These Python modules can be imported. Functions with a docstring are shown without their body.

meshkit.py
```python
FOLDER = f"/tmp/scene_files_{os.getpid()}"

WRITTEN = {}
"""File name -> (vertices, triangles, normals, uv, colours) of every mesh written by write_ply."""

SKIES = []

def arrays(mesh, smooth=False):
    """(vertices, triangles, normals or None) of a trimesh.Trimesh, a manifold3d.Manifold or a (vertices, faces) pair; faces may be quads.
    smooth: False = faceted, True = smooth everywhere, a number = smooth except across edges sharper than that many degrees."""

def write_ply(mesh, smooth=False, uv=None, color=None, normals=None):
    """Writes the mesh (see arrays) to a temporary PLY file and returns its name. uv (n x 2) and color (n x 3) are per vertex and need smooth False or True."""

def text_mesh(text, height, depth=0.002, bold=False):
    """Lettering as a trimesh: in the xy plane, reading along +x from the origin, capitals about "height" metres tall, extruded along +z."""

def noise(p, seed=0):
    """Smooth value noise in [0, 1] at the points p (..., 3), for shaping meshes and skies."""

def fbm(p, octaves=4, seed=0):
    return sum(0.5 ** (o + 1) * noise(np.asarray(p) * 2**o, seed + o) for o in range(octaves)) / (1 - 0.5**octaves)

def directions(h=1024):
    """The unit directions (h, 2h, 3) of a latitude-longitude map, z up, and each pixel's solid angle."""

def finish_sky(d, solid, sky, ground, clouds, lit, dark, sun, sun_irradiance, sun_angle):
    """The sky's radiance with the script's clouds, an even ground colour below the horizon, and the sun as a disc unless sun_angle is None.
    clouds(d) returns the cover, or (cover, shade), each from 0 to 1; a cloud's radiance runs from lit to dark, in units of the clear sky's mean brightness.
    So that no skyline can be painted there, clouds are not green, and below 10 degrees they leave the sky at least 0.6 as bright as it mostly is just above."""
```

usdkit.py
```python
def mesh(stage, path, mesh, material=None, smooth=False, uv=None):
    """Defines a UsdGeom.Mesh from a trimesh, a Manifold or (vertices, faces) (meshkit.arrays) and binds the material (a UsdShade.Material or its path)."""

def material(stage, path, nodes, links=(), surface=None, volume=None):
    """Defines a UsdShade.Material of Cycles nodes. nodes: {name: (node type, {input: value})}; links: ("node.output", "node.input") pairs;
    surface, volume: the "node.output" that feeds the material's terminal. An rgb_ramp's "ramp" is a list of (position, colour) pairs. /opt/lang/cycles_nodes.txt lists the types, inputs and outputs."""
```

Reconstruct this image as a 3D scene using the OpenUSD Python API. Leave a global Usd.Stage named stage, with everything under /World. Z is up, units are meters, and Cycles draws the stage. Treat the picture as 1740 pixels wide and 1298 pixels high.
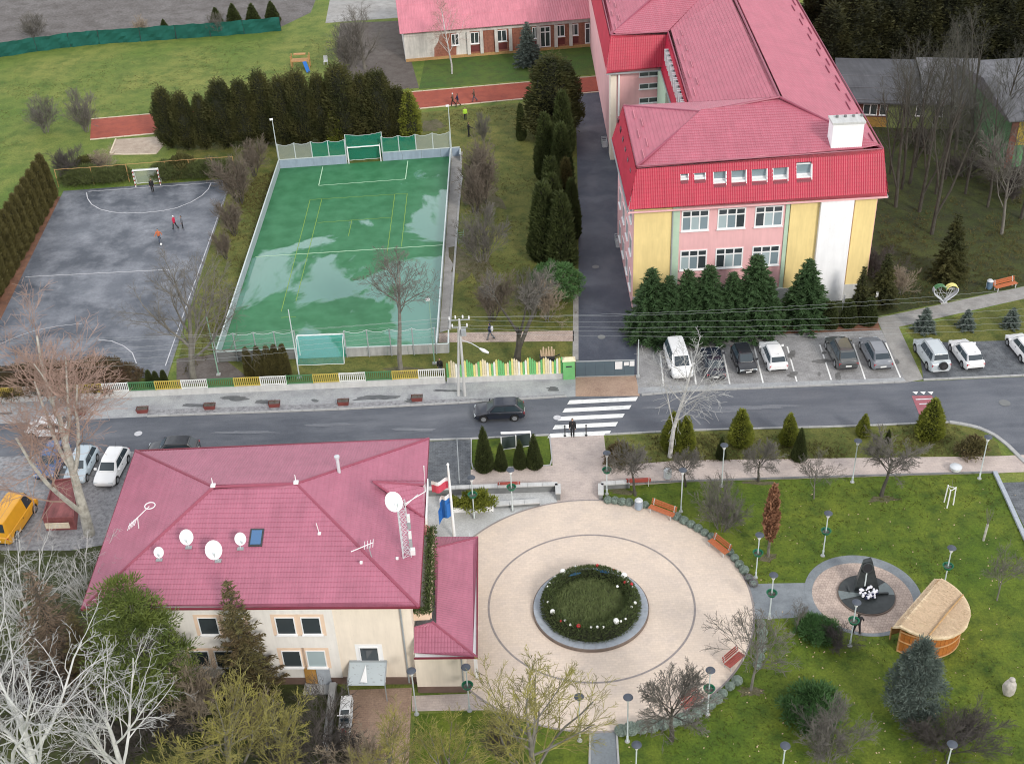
import math, random
import numpy as np
import trimesh
import manifold3d as m3
import shapely
from shapely.geometry import Polygon, Point, LineString
from pxr import Usd, UsdGeom, UsdLux, UsdShade, Sdf, Gf, Vt
import usdkit, meshkit

stage = Usd.Stage.CreateInMemory()
UsdGeom.SetStageUpAxis(stage, "Z")
UsdGeom.SetStageMetersPerUnit(stage, 1.0)
UsdGeom.Xform.Define(stage, "/World")
UsdGeom.Scope.Define(stage, "/World/Looks")

# ---------------------------------------------------------------- camera, sky, sun, exposure
FPX, PITCH, ROLL, CAMH = 2150.0, 0.60689, -0.049375, 62.0     # drone camera: 62 m up, looking north and down
EXPOSURE = 0.66
SUN_EL, SUN_AZ = math.radians(31), math.radians(152)          # azimuth clockwise from north (y+)
SUN_INT, SUN_ANG, SKY_STRENGTH = 0.40, 12.0, 0.083
_f = np.array([0, math.cos(PITCH), -math.sin(PITCH)])
_r0 = np.array([1.0, 0, 0]); _u0 = np.cross(_r0, _f)
_r = math.cos(ROLL) * _r0 + math.sin(ROLL) * _u0
_u = -math.sin(ROLL) * _r0 + math.cos(ROLL) * _u0
cam = UsdGeom.Camera.Define(stage, "/World/camera")
cam.CreateHorizontalApertureAttr(36.0)
cam.CreateVerticalApertureAttr(36.0 * 1298 / 1740)
cam.CreateFocalLengthAttr(36.0 * FPX / 1740)
cam.CreateClippingRangeAttr(Gf.Vec2f(1.0, 5000.0))
cam.CreateExposureAttr(EXPOSURE)
_m = Gf.Matrix4d(*_r, 0, *_u, 0, *(-_f), 0, 0, 0, CAMH, 1)
cam.AddTransformOp().Set(_m)

sun_dir = np.array([math.cos(SUN_EL) * math.sin(SUN_AZ), math.cos(SUN_EL) * math.cos(SUN_AZ), math.sin(SUN_EL)])
dome = UsdLux.DomeLight.Define(stage, "/World/sky")
dome.GetPrim().SetCustomDataByKey("kind", "structure")
sky_mat = usdkit.material(stage, "/World/Looks/sky", {
    "sky": ("sky_texture", {"sky_type": "single_scattering", "sun_disc": False, "sun_elevation": SUN_EL, "sun_rotation": math.atan2(sun_dir[0], sun_dir[1]), "aerosol_density": 2.0}),
    "tc": ("texture_coordinate", {}),
    "map": ("mapping", {"scale": (1.0, 1.0, 2.2)}),
    "n": ("noise_texture", {"scale": 3.4, "detail": 6.0, "roughness": 0.55, "distortion": 0.3}),
    "cover": ("rgb_ramp", {"ramp": [(0.30, (0.55, 0.55, 0.55)), (0.52, (0.97, 0.97, 0.97))]}),
    "shade": ("rgb_ramp", {"ramp": [(0.36, (6.2, 6.5, 7.2)), (0.50, (9.0, 9.3, 9.8)), (0.66, (14.5, 14.5, 14.6))]}),
    "mix": ("mix", {"mix_type": "mix"}),
    "bg": ("background_shader", {"strength": SKY_STRENGTH})},
    [("tc.generated", "map.vector"), ("map.vector", "n.vector"), ("n.fac", "cover.fac"), ("n.fac", "shade.fac"), ("cover.color", "mix.fac"),
     ("sky.color", "mix.color1"), ("shade.color", "mix.color2"), ("mix.color", "bg.color")], surface="bg.background")
UsdShade.MaterialBindingAPI.Apply(dome.GetPrim()).Bind(sky_mat)
sun = UsdLux.DistantLight.Define(stage, "/World/sun")
sun.CreateIntensityAttr(SUN_INT); sun.CreateAngleAttr(SUN_ANG); sun.CreateColorAttr(Gf.Vec3f(1.0, 0.95, 0.88))
sun.GetPrim().CreateAttribute("inputs:normalize", Sdf.ValueTypeNames.Bool).Set(True)
_z = sun_dir; _x = np.cross([0, 0, 1.0], _z); _x /= np.linalg.norm(_x); _y = np.cross(_z, _x)
sun.AddTransformOp().Set(Gf.Matrix4d(*_x, 0, *_y, 0, *_z, 0, 0, 0, 0, 1))

# ---------------------------------------------------------------- measuring: where a line of sight meets the ground, a wall or a roof
def ray(px, py):
    d = (px - 870) / FPX * _r - (py - 649) / FPX * _u + _f
    return d / np.linalg.norm(d)
EYE = np.array([0, 0, CAMH])
def at(px, py, z=0.0):
    d = ray(px, py)
    return EYE + d * ((z - CAMH) / d[2])
def xy(px, py, z=0.0):
    return at(px, py, z)[:2]
def onplane(px, py, p0, n):
    d = ray(px, py); n = np.asarray(n, float)
    return EYE + d * (np.dot(np.asarray(p0, float) - EYE, n) / np.dot(d, n))
def toppx(P):
    q = np.asarray(P, float) - EYE; w = q @ _f
    return 870 + FPX * (q @ _r) / w, 649 - FPX * (q @ _u) / w
def hgt(bx, by, ty):
    """height of an upright thing whose foot is seen at (bx, by) and whose top is seen at row ty"""
    P = at(bx, by); lo, hi = 0.0, 45.0
    for _ in range(40):
        m = (lo + hi) / 2
        if toppx(P + [0, 0, m])[1] > ty: lo = m
        else: hi = m
    return lo

# ---------------------------------------------------------------- mesh building
class MB:
    def __init__(s): s.v = []; s.f = []; s.n = 0
    def add(s, v, f):
        v = np.asarray(v, float).reshape(-1, 3)
        if isinstance(f, list) and len({len(x) for x in f}) > 1: f = [t for x in f for t in ([x] if len(x) == 3 else [[x[0], x[1], x[2]], [x[0], x[2], x[3]]])]
        f = np.asarray(f, int)
        if f.ndim == 2 and f.shape[1] == 5: f = np.vstack([f[:, [0, 1, 2]], f[:, [0, 2, 3]], f[:, [0, 3, 4]]])
        if f.ndim == 2 and f.shape[1] == 4: f = np.vstack([f[:, [0, 1, 2]], f[:, [0, 2, 3]]])
        s.v.append(v); s.f.append(f + s.n); s.n += len(v); return s
    def tm(s, m, loc=(0, 0, 0)):
        return s.add(np.asarray(m.vertices) + np.asarray(loc, float), m.faces)
    def man(s, m):
        k = m.to_mesh(); return s.add(k.vert_properties[:, :3], k.tri_verts)
    def box(s, c, size, rz=0.0, chamfer=0.0):
        sx, sy, sz = np.asarray(size, float) / 2
        v = np.array([[x, y, z] for z in (-sz, sz) for y in (-sy, sy) for x in (-sx, sx)])
        if rz:
            c_, s_ = math.cos(rz), math.sin(rz)
            v = v @ np.array([[c_, s_, 0], [-s_, c_, 0], [0, 0, 1]])
        return s.add(v + np.asarray(c, float), BOXF)
    def fbox(s, F, s0, s1, d0, d1, z0, z1):
        """box in a wall's frame: along the wall, out of the wall, up"""
        o, ex, en = F
        v = [o + ex * a + en * b + np.array([0, 0, c]) for c in (z0, z1) for b in (d0, d1) for a in (s0, s1)]
        return s.add(v, BOXF if np.cross(ex, en)[2] > 0 else BOXF[:, ::-1])
    def bar(s, p, q, w, h=None, up=(0, 0, 1)):
        p, q = np.asarray(p, float), np.asarray(q, float); h = h or w
        t = q - p; t /= np.linalg.norm(t) + 1e-9; a = np.cross(t, up)
        if np.linalg.norm(a) < 1e-4: a = np.cross(t, (1, 0, 0))
        a /= np.linalg.norm(a); b = np.cross(a, t)
        v = [P + a * i * w / 2 + b * j * h / 2 for P in (p, q) for i, j in ((-1, -1), (1, -1), (1, 1), (-1, 1))]
        return s.add(v, [[0, 1, 5, 4], [1, 2, 6, 5], [2, 3, 7, 6], [3, 0, 4, 7], [3, 2, 1, 0], [4, 5, 6, 7]])
    def tubes(s, P, R, n=4):
        """P (N,k,3) polylines, R (N,k) radii"""
        P = np.asarray(P, float); R = np.asarray(R, float)
        if P.ndim == 2: P = P[None]; R = R[None]
        N, k, _ = P.shape
        T = np.empty_like(P); T[:, 1:-1] = P[:, 2:] - P[:, :-2]; T[:, 0] = P[:, 1] - P[:, 0]; T[:, -1] = P[:, -1] - P[:, -2]
        T /= np.linalg.norm(T, axis=-1, keepdims=True) + 1e-9
        ref = np.where(np.abs(T[..., 2:3]) < 0.9, np.array([0, 0, 1.0]), np.array([1.0, 0, 0]))
        A = np.cross(T, ref); A /= np.linalg.norm(A, axis=-1, keepdims=True) + 1e-9; B = np.cross(T, A)
        an = np.arange(n) * 2 * np.pi / n
        V = P[:, :, None] + R[:, :, None, None] * (A[:, :, None] * np.cos(an)[None, None, :, None] + B[:, :, None] * np.sin(an)[None, None, :, None])
        idx = np.arange(N * k * n).reshape(N, k, n); nx = np.roll(idx, -1, 2)
        q = np.stack([idx[:, :-1], idx[:, 1:], nx[:, 1:], nx[:, :-1]], -1).reshape(-1, 4)
        caps = [np.stack([idx[:, -1, 0], idx[:, -1, i + 1], idx[:, -1, i]], -1) for i in range(1, n - 1)] + [np.stack([idx[:, 0, 0], idx[:, 0, i], idx[:, 0, i + 1]], -1) for i in range(1, n - 1)]
        f = np.vstack([q[:, [0, 1, 2]], q[:, [0, 2, 3]]] + caps)
        return s.add(V.reshape(-1, 3), f[:, ::-1])
    def tube(s, pts, r, n=6):
        pts = np.asarray(pts, float); r = np.full(len(pts), r) if np.ndim(r) == 0 else np.asarray(r, float)
        return s.tubes(pts[None], r[None], n)
    def lathe(s, prof, loc=(0, 0, 0), n=16, a0=0.0, a1=2 * math.pi, sx=1.0, sy=1.0):
        prof = np.asarray(prof, float); full = abs(a1 - a0 - 2 * math.pi) < 1e-6
        an = np.linspace(a0, a1, n + (0 if full else 1), endpoint=not full); m = len(an)
        V = np.stack([prof[:, None, 0] * np.cos(an) * sx, prof[:, None, 0] * np.sin(an) * sy, np.repeat(prof[:, 1:2], m, 1)], -1) + np.asarray(loc, float)
        idx = np.arange(len(prof) * m).reshape(len(prof), m)
        i0, i1 = (idx, np.roll(idx, -1, 1)) if full else (idx[:, :-1], idx[:, 1:])
        q = np.stack([i0[:-1], i1[:-1], i1[1:], i0[1:]], -1).reshape(-1, 4)
        return s.add(V.reshape(-1, 3), q)
    def poly(s, pts2, z0, z1=None):
        """flat sheet (z1 None) or prism over a 2D polygon"""
        g = pts2 if isinstance(pts2, shapely.Geometry) else Polygon(pts2)
        if not g.is_valid: g = g.buffer(0)
        for p in getattr(g, "geoms", [g]):
            if p.is_empty: continue
            if z1 is None:
                v, f = trimesh.creation.triangulate_polygon(p, engine="earcut")
                f = np.asarray(f); v = np.asarray(v)
                a = v[f[:, 1]] - v[f[:, 0]]; b = v[f[:, 2]] - v[f[:, 0]]
                neg = a[:, 0] * b[:, 1] - a[:, 1] * b[:, 0] < 0
                f[neg] = f[neg][:, ::-1]
                s.add(np.c_[v, np.full(len(v), z0)], f)
            else:
                m = trimesh.creation.extrude_polygon(p, z1 - z0, engine="earcut"); s.tm(m, (0, 0, z0))
        return s
    def quad(s, a, b, c, d): return s.add([a, b, c, d], [[0, 1, 2, 3]])
    def get(s): return np.vstack(s.v), np.vstack(s.f)
BOXF = np.array([[0, 2, 3, 1], [4, 5, 7, 6], [0, 1, 5, 4], [2, 6, 7, 3], [0, 4, 6, 2], [1, 3, 7, 5]])
BOXF = np.vstack([BOXF[:, [0, 1, 2]], BOXF[:, [0, 2, 3]]])

used = {}
def numbered(parent, name):
    k = (parent, name); n = used.get(k, 0); used[k] = n + 1
    return f"{parent}/{name}" + (f"_{n:03d}" if n else "")
LOC = {}
def meta(prim, **kw):
    for k, v in kw.items():
        if v is not None: prim.SetCustomDataByKey({"cat": "category"}.get(k, k), v)
    return prim
def thing(name, label, cat, loc=(0, 0, 0), rz=0.0, group=None, sc=None, kind=None):
    x = UsdGeom.Xform.Define(stage, numbered("/World", name)); loc = np.asarray(loc, float)
    x.AddTranslateOp().Set(Gf.Vec3d(*map(float, loc)))
    if rz: x.AddRotateZOp().Set(math.degrees(rz))
    if sc is not None: x.AddScaleOp().Set(Gf.Vec3f(*map(float, (sc, sc, sc) if np.ndim(sc) == 0 else sc)))
    LOC[str(x.GetPath())] = loc
    return meta(x.GetPrim(), label=label, cat=cat, group=group, kind=kind)
def part(parent, name, mb, mat, smooth=False, label=None, world=False, kind=None):
    """one Mesh prim under a thing or part; world=True: the mesh is given in world coordinates of an unturned thing"""
    pp = str(parent.GetPath())
    v, f = mb.get() if isinstance(mb, MB) else mb
    if world:
        root = "/".join(pp.split("/")[:3]); v = v - LOC[root]
    m = usdkit.mesh(stage, numbered(pp, name), (v, f), MAT[mat] if isinstance(mat, str) else mat, smooth=smooth)
    return meta(m.GetPrim(), label=label, kind=kind)
def single(name, mb, mat, label, cat, group=None, kind=None, smooth=False):
    v, f = mb.get() if isinstance(mb, MB) else mb
    m = usdkit.mesh(stage, numbered("/World", name), (v, f), MAT[mat], smooth=smooth)
    return meta(m.GetPrim(), label=label, cat=cat, group=group, kind=kind)
def struct(name, mb, mat, label=None):
    v, f = mb.get() if isinstance(mb, MB) else mb
    m = usdkit.mesh(stage, numbered("/World", name), (v, f), MAT[mat])
    return meta(m.GetPrim(), kind="structure", label=label)
KINDS = stage.CreateClassPrim("/World/Kinds")
def proto(name):
    x = UsdGeom.Xform.Define(stage, numbered("/World/Kinds", name)); LOC["/World/Kinds"] = np.zeros(3)
    return x.GetPrim()
def place(pr, name, label, cat, loc, rz=0.0, group=None, sc=None):
    t = thing(name, label, cat, loc, rz, group, sc)
    t.GetReferences().AddInternalReference(pr.GetPath()); t.SetInstanceable(True)
    return t
ORD = "first second third fourth fifth sixth seventh eighth ninth tenth eleventh twelfth thirteenth fourteenth fifteenth sixteenth seventeenth eighteenth nineteenth twentieth".split()

# ---------------------------------------------------------------- materials
MAT = {}
def lin(c):
    c = np.asarray(c, float) / 255
    return np.where(c <= 0.04045, c / 12.92, ((c + 0.055) / 1.055) ** 2.4)
def sc_(c, k): return tuple(float(min(1, x * k)) for x in c)
def mat(name, col, rough=0.65, var=0.12, scale=1.5, spec=0.4, metal=0.0, bump=0.0, bscale=30.0, col2=None, coat=0.0, island=0.0, translucent=0.0, wear=0.0):
    nodes = {"g": ("geometry", {}), "n": ("noise_texture", {"scale": scale, "detail": 5.0, "roughness": 0.6}),
             "r": ("rgb_ramp", {"ramp": [(0.3, sc_(col, 1 - var)), (0.7, col2 or sc_(col, 1 + var))]}),
             "p": ("principled_bsdf", {"roughness": rough, "specular_ior_level": spec, "metallic": metal, "coat_weight": coat})}
    links = [("g.position", "n.vector"), ("n.fac", "r.fac")]
    src = "r.color"
    if island:
        nodes["hs"] = ("hsv", {"saturation": 1.0}); nodes["mr"] = ("map_range", {"to_min": 1 - island, "to_max": 1 + island})
        nodes["mh"] = ("map_range", {"to_min": 0.48, "to_max": 0.52})
        links += [("g.random_per_island", "mr.value"), ("g.random_per_island", "mh.value"), ("mr.result", "hs.value"), ("mh.result", "hs.hue"), (src, "hs.color")]
        src = "hs.color"
    if wear:                                                       # dirt runs, faded patches and lichen specks
        nodes["wm"] = ("mapping", {"scale": (2.6, 0.30, 0.30)}); nodes["wn"] = ("noise_texture", {"scale": 1.0, "detail": 6.0, "roughness": 0.7}); nodes["wr"] = ("map_range", {"from_min": 0.3, "from_max": 0.7, "to_min": 1 - wear, "to_max": 1 + wear}); nodes["wh"] = ("hsv", {})
        nodes["sn"] = ("noise_texture", {"scale": 7.0, "detail": 3.0, "roughness": 0.75}); nodes["sr"] = ("rgb_ramp", {"ramp": [(0.64, (0, 0, 0)), (0.74, (.30, .30, .30))]}); nodes["sm"] = ("mix", {"color2": (.34, .31, .27)})
        links += [("g.position", "wm.vector"), ("wm.vector", "wn.vector"), ("wn.fac", "wr.value"), ("wr.result", "wh.value"), (src, "wh.color"), ("g.position", "sn.vector"), ("sn.fac", "sr.fac"), ("sr.color", "sm.fac"), ("wh.color", "sm.color1")]; src = "sm.color"
    links.append((src, "p.base_color"))
    if bump:
        nodes["bn"] = ("noise_texture", {"scale": bscale, "detail": 4.0}); nodes["b"] = ("bump", {"strength": min(1.0, bump), "distance": 0.03})
        links += [("g.position", "bn.vector"), ("bn.fac", "b.height"), ("b.normal", "p.normal")]
    surf = "p.BSDF"
    if translucent:
        nodes["t"] = ("translucent_bsdf", {}); nodes["mx"] = ("mix_closure", {"fac": translucent})
        links += [(src, "t.color"), ("p.BSDF", "mx.closure1"), ("t.BSDF", "mx.closure2")]; surf = "mx.closure"
    MAT[name] = usdkit.material(stage, "/World/Looks/" + name, nodes, links, surface=surf)
def ground_mat(name, cols, scales=(0.12, 0.9, 6.0), rough=0.85, rough2=None, rscale=0.25, bump=0.4, bscale=12.0, spec=0.3, brick=None, grain=0.2, stretch=1.0):
    """three tones mixed by noises of three sizes; brick=(width, height, joint colour, strength): paving joints; rough2: wet patches"""
    a, b, c = cols
    nodes = {"g": ("geometry", {}),
             "n1": ("noise_texture", {"scale": scales[0], "detail": 4.0, "roughness": 0.6, "distortion": 0.4}),
             "n2": ("noise_texture", {"scale": scales[1], "detail": 5.0, "roughness": 0.65}),
             "n3": ("noise_texture", {"scale": scales[2], "detail": 3.0, "roughness": 0.7}),
             "r1": ("rgb_ramp", {"ramp": [(0.35, (0, 0, 0)), (0.65, (1, 1, 1))]}), "r2": ("rgb_ramp", {"ramp": [(0.42, (0, 0, 0)), (0.72, (1, 1, 1))]}),
             "m1": ("mix", {"color1": a, "color2": b}), "m2": ("mix", {"color2": c}),
             "mr": ("map_range", {"from_min": 0.25, "from_max": 0.75, "to_min": 1 - grain, "to_max": 1 + grain * 1.25}), "hs": ("hsv", {}),
             "st": ("mapping", {"scale": (stretch, 1.0, 1.0)}),
         "p": ("principled_bsdf", {"roughness": rough, "specular_ior_level": spec})}
    L = [("g.position", "st.vector"), ("st.vector", "n1.vector"), ("st.vector", "n2.vector"), ("g.position", "n3.vector"), ("n1.fac", "r1.fac"), ("n2.fac", "r2.fac"), ("r1.color", "m1.fac"),
         ("m1.color", "m2.color1"), ("r2.color", "m2.fac"), ("m2.color", "hs.color"), ("n3.fac", "mr.value"), ("mr.result", "hs.value")]
    src = "hs.color"
    if brick:
        w, h, jc, st = brick
        nodes["bk"] = ("brick_texture", {"scale": 1.0, "brick_width": w, "row_height": h, "mortar_size": min(w, h) * 0.07, "mortar_smooth": 0.3, "color1": (1, 1, 1), "color2": (0.86, 0.86, 0.86), "mortar": jc})
        nodes["bm"] = ("mix", {"mix_type": "multiply", "fac": st})
        L += [("g.position", "bk.vector"), (src, "bm.color1"), ("bk.color", "bm.color2")]; src = "bm.color"
    L.append((src, "p.base_color"))
    if rough2 is not None:
        nodes["nr"] = ("noise_texture", {"scale": rscale, "detail": 5.0, "roughness": 0.6, "distortion": 0.6})
        nodes["rr"] = ("map_range", {"from_min": 0.42, "from_max": 0.62, "to_min": rough, "to_max": rough2, "clamp": True})
        L += [("g.position", "nr.vector"), ("nr.fac", "rr.value"), ("rr.result", "p.roughness")]
    if bump:
        nodes["bn"] = ("noise_texture", {"scale": bscale, "detail": 4.0}); nodes["b"] = ("bump", {"strength": bump, "distance": 0.04})
        L += [("g.position", "bn.vector"), ("bn.fac", "b.height"), ("b.normal", "p.normal")]
    MAT[name] = usdkit.material(stage, "/World/Looks/" + name, nodes, L, surface="p.BSDF")
def glass_mat(name, col, rough=0.06, spec=0.9):
    MAT[name] = usdkit.material(stage, "/World/Looks/" + name, {"p": ("principled_bsdf", {"base_color": col, "roughness": rough, "specular_ior_level": spec})}, [], surface="p.BSDF")
def net_mat(name, col, opacity):
    MAT[name] = usdkit.material(stage, "/World/Looks/" + name, {"t": ("transparent_bsdf", {"color": (1, 1, 1)}), "d": ("diffuse_bsdf", {"color": col}), "m": ("mix_closure", {"fac": opacity})},
                                [("t.BSDF", "m.closure1"), ("d.BSDF", "m.closure2")], surface="m.closure")

# ground
ground_mat("meadow", [(.088, .140, .022), (.175, .188, .044), (.056, .098, .016)], (0.07, 0.5, 5.0), bump=0.6, grain=.35)
ground_mat("lawn_olive", [(.09, .10, .022), (.14, .135, .034), (.045, .068, .013)], (0.15, 0.8, 6.0), bump=0.6, grain=.38)
ground_mat("lawn_green", [(.066, .108, .008), (.118, .145, .015), (.030, .060, .006)], (0.13, 0.7, 6.0), bump=0.6, grain=.36)
ground_mat("lawn_bright", [(.045, .10, .018), (.075, .115, .02), (.05, .07, .02)], (0.2, 0.9, 6.0), bump=0.6, grain=.35)
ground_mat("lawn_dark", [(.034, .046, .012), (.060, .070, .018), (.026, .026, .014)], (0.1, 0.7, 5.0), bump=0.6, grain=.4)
ground_mat("earth", [(.10, .085, .075), (.13, .115, .105), (.075, .06, .052)], (0.1, 0.8, 5.0), bump=0.7)
ground_mat("field_soil", [(.115, .104, .10), (.145, .134, .13), (.075, .066, .06)], (0.06, 0.4, 3.0), bump=0.8, bscale=5.0, grain=.35)
ground_mat("leaf_litter", [(.16, .075, .045), (.22, .11, .07), (.09, .05, .035)], (0.2, 1.2, 8.0))
ground_mat("asphalt_road", [(.072, .079, .096), (.092, .10, .118), (.135, .142, .16)], (0.10, 0.55, 10.0), rough=0.7, rough2=0.36, bump=0.25, bscale=40.0, spec=0.4, stretch=.22)
ground_mat("asphalt_court", [(.050, .058, .074), (.105, .115, .136), (.20, .21, .235)], (0.11, 0.38, 4.0), rough=0.6, rough2=0.24, rscale=0.16, bump=0.12, spec=0.5, grain=.16)
ground_mat("asphalt_drive", [(.045, .052, .072), (.06, .068, .09), (.075, .083, .105)], (0.1, 0.5, 8.0), rough=0.6, rough2=0.4, bump=0.2)
ground_mat("sidewalk_grey", [(.29, .30, .31), (.36, .37, .37), (.22, .22, .235)], (0.12, 0.7, 9.0), rough=0.7, rough2=0.4, bump=0.2)
ground_mat("gravel_grey", [(.24, .24, .25), (.31, .31, .32), (.12, .12, .13)], (0.4, 3.0, 14.0), bump=0.7, bscale=20.0)
ground_mat("parking_pavers", [(.27, .265, .265), (.33, .325, .32), (.20, .195, .195)], (0.15, 0.9, 9.0), brick=(0.4, 0.2, (.55, .55, .55), 0.8), bump=0.2)
ground_mat("dark_pavers", [(.11, .12, .135), (.17, .18, .19), (.07, .075, .085)], (0.2, 1.6, 9.0), brick=(0.4, 0.2, (.5, .5, .5), 0.8), bump=0.3)
ground_mat("plaza_pavers", [(.60, .50, .41), (.635, .53, .44), (.545, .46, .395)], (0.14, 0.6, 5.0), rough=0.75, brick=(0.4, 0.2, (.76, .72, .70), 0.5), bump=0.1, grain=.07)
ground_mat("path_pavers", [(.47, .395, .355), (.52, .44, .395), (.40, .34, .315)], (0.2, 0.9, 8.0), brick=(0.4, 0.2, (.76, .74, .74), 0.7), bump=0.15, grain=.1)
ground_mat("tan_pavers", [(.37, .255, .185), (.43, .31, .235), (.30, .20, .15)], (0.2, 0.9, 8.0), brick=(0.3, 0.15, (.7, .7, .7), 0.8), bump=0.15)
ground_mat("pink_cobble", [(.44, .345, .29), (.50, .40, .34), (.33, .26, .225)], (0.3, 1.5, 10.0), brick=(0.24, 0.24, (.6, .6, .6), 0.9), bump=0.3)
ground_mat("pale_concrete", [(.42, .425, .42), (.47, .475, .47), (.36, .36, .355)], (0.2, 0.9, 8.0), rough=0.7, bump=0.15)
ground_mat("wet_grey_path", [(.17, .19, .205), (.215, .235, .25), (.14, .155, .17)], (0.3, 1.0, 8.0), rough=0.6, rough2=0.35, bump=0.1)
ground_mat("track_red", [(.28, .068, .042), (.32, .085, .055), (.22, .055, .04)], (0.15, 0.8, 8.0), bump=0.2)
ground_mat("sand", [(.36, .29, .23), (.42, .35, .28), (.28, .22, .17)], (0.3, 1.2, 8.0), bump=0.4)
ground_mat("concrete_path", [(.26, .25, .235), (.31, .30, .285), (.20, .19, .18)], (0.3, 1.0, 8.0), rough=0.7, rough2=0.4, bump=0.2)
ground_mat("wet_stain", [(.075, .078, .085), (.10, .104, .11), (.13, .135, .14)], (0.5, 1.5, 8.0), rough=0.35, bump=0.1, grain=.15)
ground_mat("oil_stain", [(.10, .098, .095), (.13, .128, .125), (.17, .168, .165)], (0.6, 2.0, 8.0), rough=0.55, bump=0.1, grain=.15)
ground_mat("dry_streak", [(.14, .148, .165), (.165, .172, .19), (.12, .128, .145)], (0.5, 1.5, 8.0), rough=0.6, bump=0.1, grain=.15, stretch=.25)
ground_mat("trodden_dirt", [(.48, .41, .36), (.54, .465, .405), (.42, .36, .325)], (0.4, 1.5, 6.0), rough=0.8, brick=(0.4, 0.2, (.76, .72, .70), 0.6), bump=0.1, grain=.14)
ground_mat("bare_soil", [(.085, .075, .045), (.115, .10, .06), (.06, .068, .022)], (0.5, 1.6, 7.0), bump=0.6, grain=.4)
# artificial turf: standing water makes smooth, pale patches
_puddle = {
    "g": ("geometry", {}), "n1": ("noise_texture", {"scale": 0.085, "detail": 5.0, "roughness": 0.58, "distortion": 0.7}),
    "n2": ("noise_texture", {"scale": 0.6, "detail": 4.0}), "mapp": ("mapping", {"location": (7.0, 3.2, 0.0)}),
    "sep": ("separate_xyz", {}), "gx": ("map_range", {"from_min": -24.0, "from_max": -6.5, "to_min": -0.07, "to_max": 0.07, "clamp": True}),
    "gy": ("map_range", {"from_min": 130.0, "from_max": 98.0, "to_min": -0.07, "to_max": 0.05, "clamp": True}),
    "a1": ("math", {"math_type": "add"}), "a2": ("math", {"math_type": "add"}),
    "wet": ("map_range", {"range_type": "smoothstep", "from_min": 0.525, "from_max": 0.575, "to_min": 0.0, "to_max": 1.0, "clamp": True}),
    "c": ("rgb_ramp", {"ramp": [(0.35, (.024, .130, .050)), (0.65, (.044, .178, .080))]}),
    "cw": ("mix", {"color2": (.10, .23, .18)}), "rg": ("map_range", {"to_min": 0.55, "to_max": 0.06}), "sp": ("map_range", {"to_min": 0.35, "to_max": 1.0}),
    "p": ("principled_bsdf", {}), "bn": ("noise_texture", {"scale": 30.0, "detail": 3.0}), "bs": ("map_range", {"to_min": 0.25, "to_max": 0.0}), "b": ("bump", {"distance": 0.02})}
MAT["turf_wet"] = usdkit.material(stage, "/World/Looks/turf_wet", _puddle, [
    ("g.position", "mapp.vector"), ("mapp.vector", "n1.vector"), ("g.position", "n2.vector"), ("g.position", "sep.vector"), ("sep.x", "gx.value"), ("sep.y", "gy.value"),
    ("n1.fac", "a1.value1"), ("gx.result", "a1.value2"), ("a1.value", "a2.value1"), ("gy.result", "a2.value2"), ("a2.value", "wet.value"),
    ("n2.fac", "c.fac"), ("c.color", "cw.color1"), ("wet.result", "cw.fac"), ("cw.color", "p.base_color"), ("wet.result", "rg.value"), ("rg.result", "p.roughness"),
    ("wet.result", "sp.value"), ("sp.result", "p.specular_ior_level"), ("g.position", "bn.vector"), ("bn.fac", "b.height"), ("wet.result", "bs.value"), ("bs.result", "b.strength"), ("b.normal", "p.normal")], surface="p.BSDF")
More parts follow.
